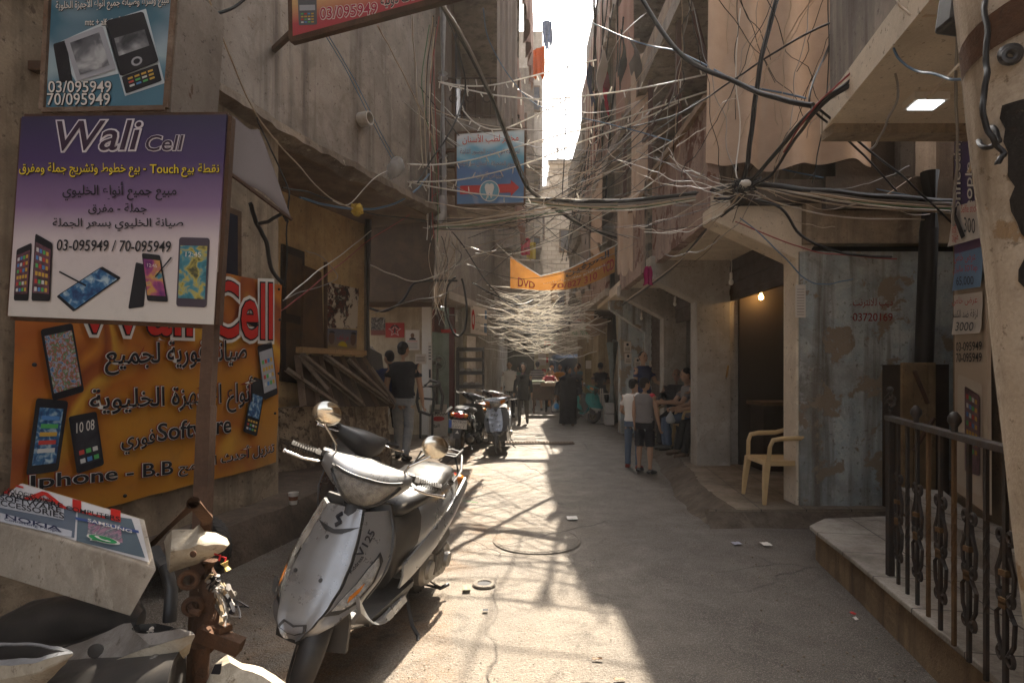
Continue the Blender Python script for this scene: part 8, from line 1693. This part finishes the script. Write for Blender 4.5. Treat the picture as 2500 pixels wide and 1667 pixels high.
# right hand fans
for i, (lab, pts, r_, m_) in enumerate((
    ('black cable from the knot down to the blue wall top', [(1872, 245, 3.5), (1990, 340, 3.9), (2100, 430, 4.3), (2196, 520, 4.6)], .008, CB), ('beige cable fanning from the arcade knot towards the dark gap', [(1720, 425, 4.9), (1820, 450, 5.0), (1960, 475, 5.1), (2190, 490, 5.2)], .007, CBG), ('second beige cable fanning low over the blue wall', [(1720, 430, 4.9), (1800, 470, 5.0), (1940, 500, 5.2), (2150, 505, 5.3)], .006, CBG), ('thick dark cable slanting over the corner of the blue wall', [(1640, 455, 5.2), (1780, 470, 5.1), (1840, 540, 5.2), (1930, 580, 5.25), (2050, 590, 5.3)], .012, CB), ('red cable stretched along the beam above the blue wall', [(1690, 510, 5.3), (1790, 550, 5.3), (1900, 582, 5.35), (2060, 595, 5.35)], .006, CRD), ('blue cable drooping from the arcade tip to the blue wall', [(1700, 500, 5.3), (1770, 560, 5.3), (1850, 640, 5.35), (1905, 652, 5.38), (1960, 640, 5.38)], .006, CBL),
    ('beige cable dropping from the arcade knot to the bracket', [(1712, 430, 4.9), (1670, 480, 5.1), (1640, 510, 5.3), (1560, 600, 6.6), (1440, 690, 9)], .007, CBG), ('dark cable running along the parapet foot', [(1690, 470, 5.2), (1620, 530, 5.9), (1540, 620, 7.2), (1430, 700, 9.8)], .014, CB), ('black cable crossing in front of the curtain to the left', [(1990, 20, 3.6), (1830, 90, 4.2), (1690, 180, 5), (1560, 260, 6), (1420, 300, 7.5)], .008, CB), ('black cable from the ceiling edge across the gap', [(1950, -10, 3.7), (1900, 120, 3.9), (1860, 240, 3.6), (1950, 320, 3.8), (2060, 440, 4.2)], .007, CB), ('pale cable slanting behind the pinwheel', [(2120, 20, 3.3), (2040, 110, 3.4), (1960, 200, 3.5), (1875, 240, 3.5)], .007, CW_), ('looping grey cable under the porch ceiling', [(1975, 120, 3.2), (2040, 130, 3.1), (2060, 210, 3.0), (2030, 300, 3.1), (2000, 345, 3.2)], .006, CGY), ('blue cable looping under the porch ceiling', [(2060, 20, 2.8), (2050, 90, 2.8), (2085, 155, 2.7), (2150, 170, 2.5), (2215, 190, 2.3), (2250, 186, 2.1)], .006, CBL), ('yellow cable across the porch ceiling', [(2055, 0, 2.7), (2090, 30, 2.6), (2180, 45, 2.4), (2255, 60, 2.1)], .006, CBG), ('white wire dropping from the arcade knot', [(1720, 425, 4.9), (1690, 400, 4.9), (1700, 300, 5.0), (1690, 150, 5.0), (1700, 20, 5.0)], .005, CW_), ('black wire drop in front of the canvas curtain', [(1900, -10, 4.6), (1905, 140, 4.7), (1890, 300, 4.8), (1865, 420, 4.9)], .005, CB), ('tan wire drop at the left side of the canvas curtain', [(1790, -10, 5.2), (1730, 120, 5.3), (1670, 260, 5.4), (1610, 400, 5.8), (1560, 450, 6.2)], .005, CBG),
    ('red and brown wires hanging down beside the pole', [(2232, 60, 2.0), (2228, 150, 2.0), (2232, 250, 2.0), (2240, 320, 1.98), (2275, 360, 1.95)], .007, CRD), ('yellow wire twisted down the pole wires', [(2240, 70, 2.0), (2220, 140, 2.0), (2240, 230, 2.0), (2250, 310, 1.98), (2225, 400, 2.0)], .006, CBG), ('black cable running down the whitewashed pole', [(2262, -10, 1.75), (2268, 120, 1.70), (2258, 210, 1.68), (2270, 300, 1.66), (2305, 345, 1.64), (2290, 375, 1.64)], .008, CB), ('black loop of cable tied at the pole', [(2240, 310, 1.9), (2265, 290, 1.8), (2295, 310, 1.72), (2270, 340, 1.75), (2245, 320, 1.85)], .008, CB), ('grey twine hanging in front of the narrow advert', [(2200, -10, 2.3), (2196, 150, 2.4), (2200, 300, 2.5), (2195, 420, 2.6), (2188, 520, 2.6)], .006, CGY),
    ('teal strip of plastic caught on the cable at top left', [(30, -5, 3.2), (10, 40, 3.2), (45, 60, 3.25), (50, 110, 3.3), (42, 165, 3.3)], .010, flat('teal_strip', (.05, .22, .24))), ('black cable at the top left corner', [(-10, 10, 3.1), (50, 60, 3.2), (100, 100, 3.2), (125, 115, 3.2)], .008, CB), ('black cable from the light box towards the pink sign', [(478, 48, 3.3), (520, 25, 3.4), (580, -10, 3.5)], .009, CB), ('thin black wire low at top left', [(-10, 128, 3.1), (40, 155, 3.2), (105, 178, 3.3)], .005, CB))):
    cable(lab, pts, r_, m_)
# vertical runs along the right side of the sky gap and by the dental pole
k = 0
for x0, y0, x1, y1, Y0, Y1, r_ in ((1365, -10, 1362, 210, 9.5, 11, .022), (1372, -10, 1368, 330, 9.5, 12, .018), (1384, -10, 1380, 400, 10, 13, .014), (1396, 0, 1330, 520, 10, 14, .012), (1410, 10, 1300, 600, 10, 15, .012), (1400, 40, 1345, 560, 11, 15, .014), (1420, 0, 1390, 480, 9, 13, .016), (1432, 40, 1400, 620, 9, 15, .014), (1350, 340, 1290, 600, 12, 15, .012), (1380, 300, 1310, 560, 12, 16, .012)):
    k += 1; cable('black cable running along the right side of the sky gap, one of a dense bundle', [(x0, y0, Y0), (x0 * .7 + x1 * .3 + rnd.uniform(-6, 6), y0 * .7 + y1 * .3, Y0 * .7 + Y1 * .3), (x0 * .35 + x1 * .65 + rnd.uniform(-6, 6), y0 * .35 + y1 * .65, Y0 * .35 + Y1 * .65), (x1, y1, Y1)], r_, CB, 6, .008, 'black cables beside the sky gap')
for i in range(9):
    x = 985 + rnd.uniform(-14, 26); xb = 985 + rnd.uniform(-8, 22); cable('thin cable dropping down the corner of the left facade among others', [(x + 15, 30 + rnd.uniform(0, 40), 7.0), (x + rnd.uniform(-8, 8), 200, 7.3), (xb, 380, 7.6), (xb + rnd.uniform(-10, 10), 500 + rnd.uniform(0, 60), 7.7)], .006, (CB, CBG, CRD, CGY, CW_, CGN)[i % 6], 5, .006, 'cables down the left facade corner')
for i in range(14):
    x = 1010 + rnd.uniform(-25, 45); cable('thin wire dangling by the shop post in the alley mouth', [(x, 520 + rnd.uniform(0, 60), 9.5), (x + rnd.uniform(-20, 20), 600, 10.2), (1005 + rnd.uniform(-18, 22), 660 + rnd.uniform(-10, 20), 11), (1002 + rnd.uniform(-12, 22), 720 + rnd.uniform(-30, 30), 11.3)], .006, (CW_, CBG, CB, CGY)[i % 4], 5, .012, 'wires dangling by the shop post')
for i in range(56):     # thin cables strung across between the facades
    Y0, Y1 = rnd.uniform(6.8, 12.5), rnd.uniform(5.9, 13); z0, z1 = rnd.uniform(3.6, 5.8) if i % 3 else rnd.uniform(3.3, 4.2), rnd.uniform(3.3, 5.6)
    a = V((-1.45 + (Y0 - 6.8) * .22 if Y0 < 8.2 else rnd.uniform(-1.0, .0), Y0, z0)); b = V((rnd.uniform(1.85, 2.0), Y1, z1))
    p = sagpts(a, b, rnd.uniform(.05, .45)); cable('thin pale cable strung across the street among many like it' if i % 2 else 'thin dark cable strung across the street among many like it', p, rnd.uniform(.0035, .007), (CB, CBG, CGY, CW_)[i % 4] if i % 2 == 0 and 0 else ((CBG, CW_, CBG)[i % 3] if i % 2 else (CB, CGY, CB)[i % 3]), 5, .008, 'thin pale cables strung across the street' if i % 2 else 'thin dark cables strung across the street', seg=3)
for i in range(26):     # finer spray on the right side
    a = D(1700 + rnd.uniform(-30, 60), 425 + rnd.uniform(-15, 30), 5.0); b = D(rnd.choice((rnd.uniform(1380, 1560), rnd.uniform(1800, 2150))), rnd.uniform(330, 620), rnd.uniform(5.0, 8.5)); cable('fine wire fanning out from the knot over the arcade', sagpts(a, b, rnd.uniform(.02, .25)), .0035, (CBG, CB, CW_, CGY, CBG)[i % 5], 4, .012, 'fine wires fanning from the arcade knot', seg=3)
for i in range(22):
    a = D(rnd.uniform(1560, 2000), -20, rnd.uniform(4, 5.6)); b = D(rnd.uniform(1500, 2000), rnd.uniform(330, 470), rnd.uniform(4.8, 6.5)); cable('fine slack wire hanging in front of the big curtain', sagpts(a, b, rnd.uniform(-.1, .15)), .0035, (CB, CBG, CGY, CB)[i % 4], 4, .02, 'fine wires before the big curtain', seg=3)
# clothes on lines under the high right balconies
for i, (x, y, z, w, h, m_, lab) in enumerate(((1.72, 8.9, 6.6, .55, .75, BLKT, 'black shirt drying high on the right'), (1.55, 9.8, 6.9, .45, .9, WTEE, 'white shirt drying high on the right'), (1.78, 10.8, 7.0, .6, .6, REDT, 'red shirt drying high on the right'), (1.62, 11.6, 7.6, .5, .9, NAVY, 'navy trousers drying high on the right'), (1.8, 12.4, 7.8, .6, .8, PINKC, 'pink cloth drying high on the right'), (1.66, 7.7, 5.9, .35, .5, GTEE, 'small grey vest drying high on the right'))):
    g = [[V((x + .16 * (u - .5) + .05 * math.sin(v * 5 + i), y + w * (u - .5) * (1 - .25 * v * (1 if i % 2 else -.6)), z - h * v * (1 - .22 * abs(math.sin(u * 4.3 + i))) - .03 * math.sin(u * 9))) for u in [k_ / 10 for k_ in range(11)]] for v in [k_ / 8 for k_ in range(9)]]
    tag(MB().sheet(g, .01, V((1, 0, 0))).build('laundry', m_, smooth=60), lab, 'clothing')
cable('washing line under the high right balconies', [V((1.7, 7.2, 5.95)), V((1.68, 8.9, 6.62)), V((1.7, 10.8, 7.05)), V((1.75, 13, 7.95))], .006, CW_)
# big knots
kn = thing('cable_knot', 'knot of cables and white tape at the corner of the arcade', 'cable knot', tuple(D(1712, 428, 4.9))); m = MB()
for i in range(16):
    c = D(1712, 428, 4.88); pts = [c + V((rnd.uniform(-.12, .12), rnd.uniform(-.05, .05), rnd.uniform(-.07, .07))) for _ in range(4)]; m.tube(smooth(pts, 6), .006, 5)
m.build('loops', CB, kn, smooth=60); MB().ell(D(1712, 422, 4.85), (.05, .04, .035)).build('tape', CW_, kn, smooth=60)
o = MB().ell(D(908, 386, 6.6), (.09, .06, .13), rotm(y=25)); 
for p in o.v: p += jit(.018)
tag(o.build('plastic_bag', BAGM, smooth=70), 'white plastic bag knotted into the cables at the left facade', 'bag')
o = MB().ell(D(820, 482, 6.25), (.06, .04, .06)); 
for p in o.v: p += jit(.02)
tag(o.build('rag', flat('rag_yellow', (.45, .3, .04)), smooth=70), 'yellow rag tied to the cables under the overhang', 'cloth')
# party light strings
def lights(label, pts, nb):
    p = smooth([D(*q) for q in pts], 10); r = MB().tube(p, .010, 5).build('light_string', STW, smooth=60); tag(r, label, 'string lights'); m = MB().tube([q + V((.006 * math.sin(i * 2.2), .006 * math.cos(i * 2.2), 0)) for i, q in enumerate(p)], .005, 5); m.build('twisted_flex', CBG, r, smooth=60)
    for i in range(nb):
        q = p[int((i + .5) * len(p) / nb)]; d = V((rnd.uniform(-.6, .6), rnd.uniform(-.4, .4), -1 if rnd.random() < .8 else 1)).normalized(); MB().tube([q, q + d * .03, q + d * .085], [.008, .009, .007], 6).build('bulb', STW, r, smooth=60)
lights('upper white light string from the corner over to the sky gap', [(1007, 188, 7.7), (1060, 197, 7.8), (1120, 197, 7.9), (1180, 186, 8.0), (1250, 168, 8.1), (1370, 138, 8.2)], 14)
lights('light string sagging from the corner across to the right curtain', [(1009, 190, 7.7), (1080, 208, 7.7), (1160, 222, 7.7), (1260, 228, 7.6), (1400, 214, 7.4), (1500, 198, 7.1), (1620, 172, 6.3)], 16)
lights('light string from the plastic bag rising to the right balcony', [(935, 378, 7.0), (1010, 378, 7.5), (1090, 366, 7.8), (1180, 340, 8.0), (1280, 312, 8.0), (1390, 285, 7.8), (1500, 250, 7.2), (1640, 205, 6.2)], 20)
lights('light string crossing over the dental sign to the right balcony', [(940, 418, 7.2), (1040, 415, 7.7), (1130, 398, 8.0), (1230, 368, 8.0), (1330, 328, 8.0), (1450, 285, 7.6), (1560, 235, 6.8)], 18)
lights('lowest light string crossing the bottom of the dental sign', [(935, 418, 7.2), (1020, 434, 7.6), (1120, 448, 8.0), (1250, 456, 8.1), (1350, 458, 8.0), (1450, 458, 7.8)], 14)
lights('short light string looped by the left corner', [(1062, 252, 7.7), (1095, 285, 7.7), (1145, 298, 7.7), (1210, 275, 7.8), (1300, 230, 8.0)], 8)
# sunlit tangle over the far street: too many strands to count
m = MB()
for i in range(115):
    Y = rnd.uniform(13, 20); py = 655 + 125 * rnd.random() ** .8; z = H + (852 - py) / 1307 * Y; x0, x1 = rnd.uniform(-.95, -.3 if i % 3 else .6), rnd.uniform(1.5 if i % 3 else .8, 2.3); dz = (.28, .28, .6)[i % 3]
    a, b = V((x0, Y + rnd.uniform(-1, 1), z + rnd.uniform(-dz, dz))), V((x1, Y + rnd.uniform(-1, 1), z + rnd.uniform(-dz, dz)))
    p = sagpts(a, b, rnd.uniform(.02, .32), 9); s = rnd.random() * 90; p = [q + V((0, noise.noise(V((k_ * .6, s, 1))) * .2, noise.noise(V((k_ * .7, s, 4))) * .13)) for k_, q in enumerate(p)]; m.tube(p, rnd.choice((.004, .006, .008, .012)), 5)
tag(m.build('cable_tangle', tl(gl(flat('dusty_cables', (.66, .6, .5), .3), .6, .4), .5)), 'dense sunlit tangle of dusty cables over the far street', 'cables', None, 'stuff')
m = MB()
for i in range(70):
    Y = rnd.uniform(14, 21); a = V((rnd.uniform(-.8, .4), Y, rnd.uniform(2.5, 3.2))); b = V((rnd.uniform(.9, 2.2), Y + rnd.uniform(-.8, .8), rnd.uniform(2.5, 3.3))); m.tube(sagpts(a, b, rnd.uniform(.02, .3), 8), rnd.uniform(.004, .009), 4)
tag(m.build('cable_tangle', CB), 'dark strands mixed into the far tangle of cables', 'cables', None, 'stuff')
for i in range(7):
    c = D(1190 + i * 28, 690 + 25 * math.sin(i * 2), 15.5 + (i % 3)); o = MB().ell(c, (.10, .05, .13), rotm(y=rnd.uniform(-30, 30))); 
    for p in o.v: p += jit(.03)
    tag(o.build('plastic_bag', (BAGM, PBEIGE)[i % 2], smooth=70), ('pale plastic scrap caught in the far cable tangle', 'tan plastic scrap caught in the far cable tangle')[i % 2], 'scrap', 'scraps caught in the cable tangle' if i % 2 == 0 else 'tan scraps caught in the tangle')
g = [[D(1345 + 60 * u, 690 + 70 * v + 14 * math.sin(u * 5), 15.2 + .4 * v) for u in [i / 8 for i in range(9)]] for v in [j / 6 for j in range(7)]]; tag(MB().sheet(g, .01, V((0, 1, 0))).build('tarpaulin', cloth('tan_tarp', (.42, .31, .24), trans=.3), smooth=60), 'torn tan tarpaulin hanging in the cables by the pole', 'tarpaulin')
# ---------------------------------------------------------------- air
hz = MB().box((0, 17, 6.9), (34, 46, 16.0)).build('haze', flat('x', (1, 1, 1)))
hz.data.materials.clear(); hm_ = bpy.data.materials.new('haze_air'); hm_.use_nodes = True; hn = hm_.node_tree; hn.nodes.remove(hn.nodes['Principled BSDF']); pv_ = hn.nodes.new('ShaderNodeVolumePrincipled'); pv_.inputs['Density'].default_value = .0010; pv_.inputs['Anisotropy'].default_value = .35; pv_.inputs['Color'].default_value = (.95, .9, .84, 1); hn.links.new(pv_.outputs[0], hn.nodes['Material Output'].inputs['Volume']); hz.data.materials.append(hm_); hz['kind'] = 'stuff'
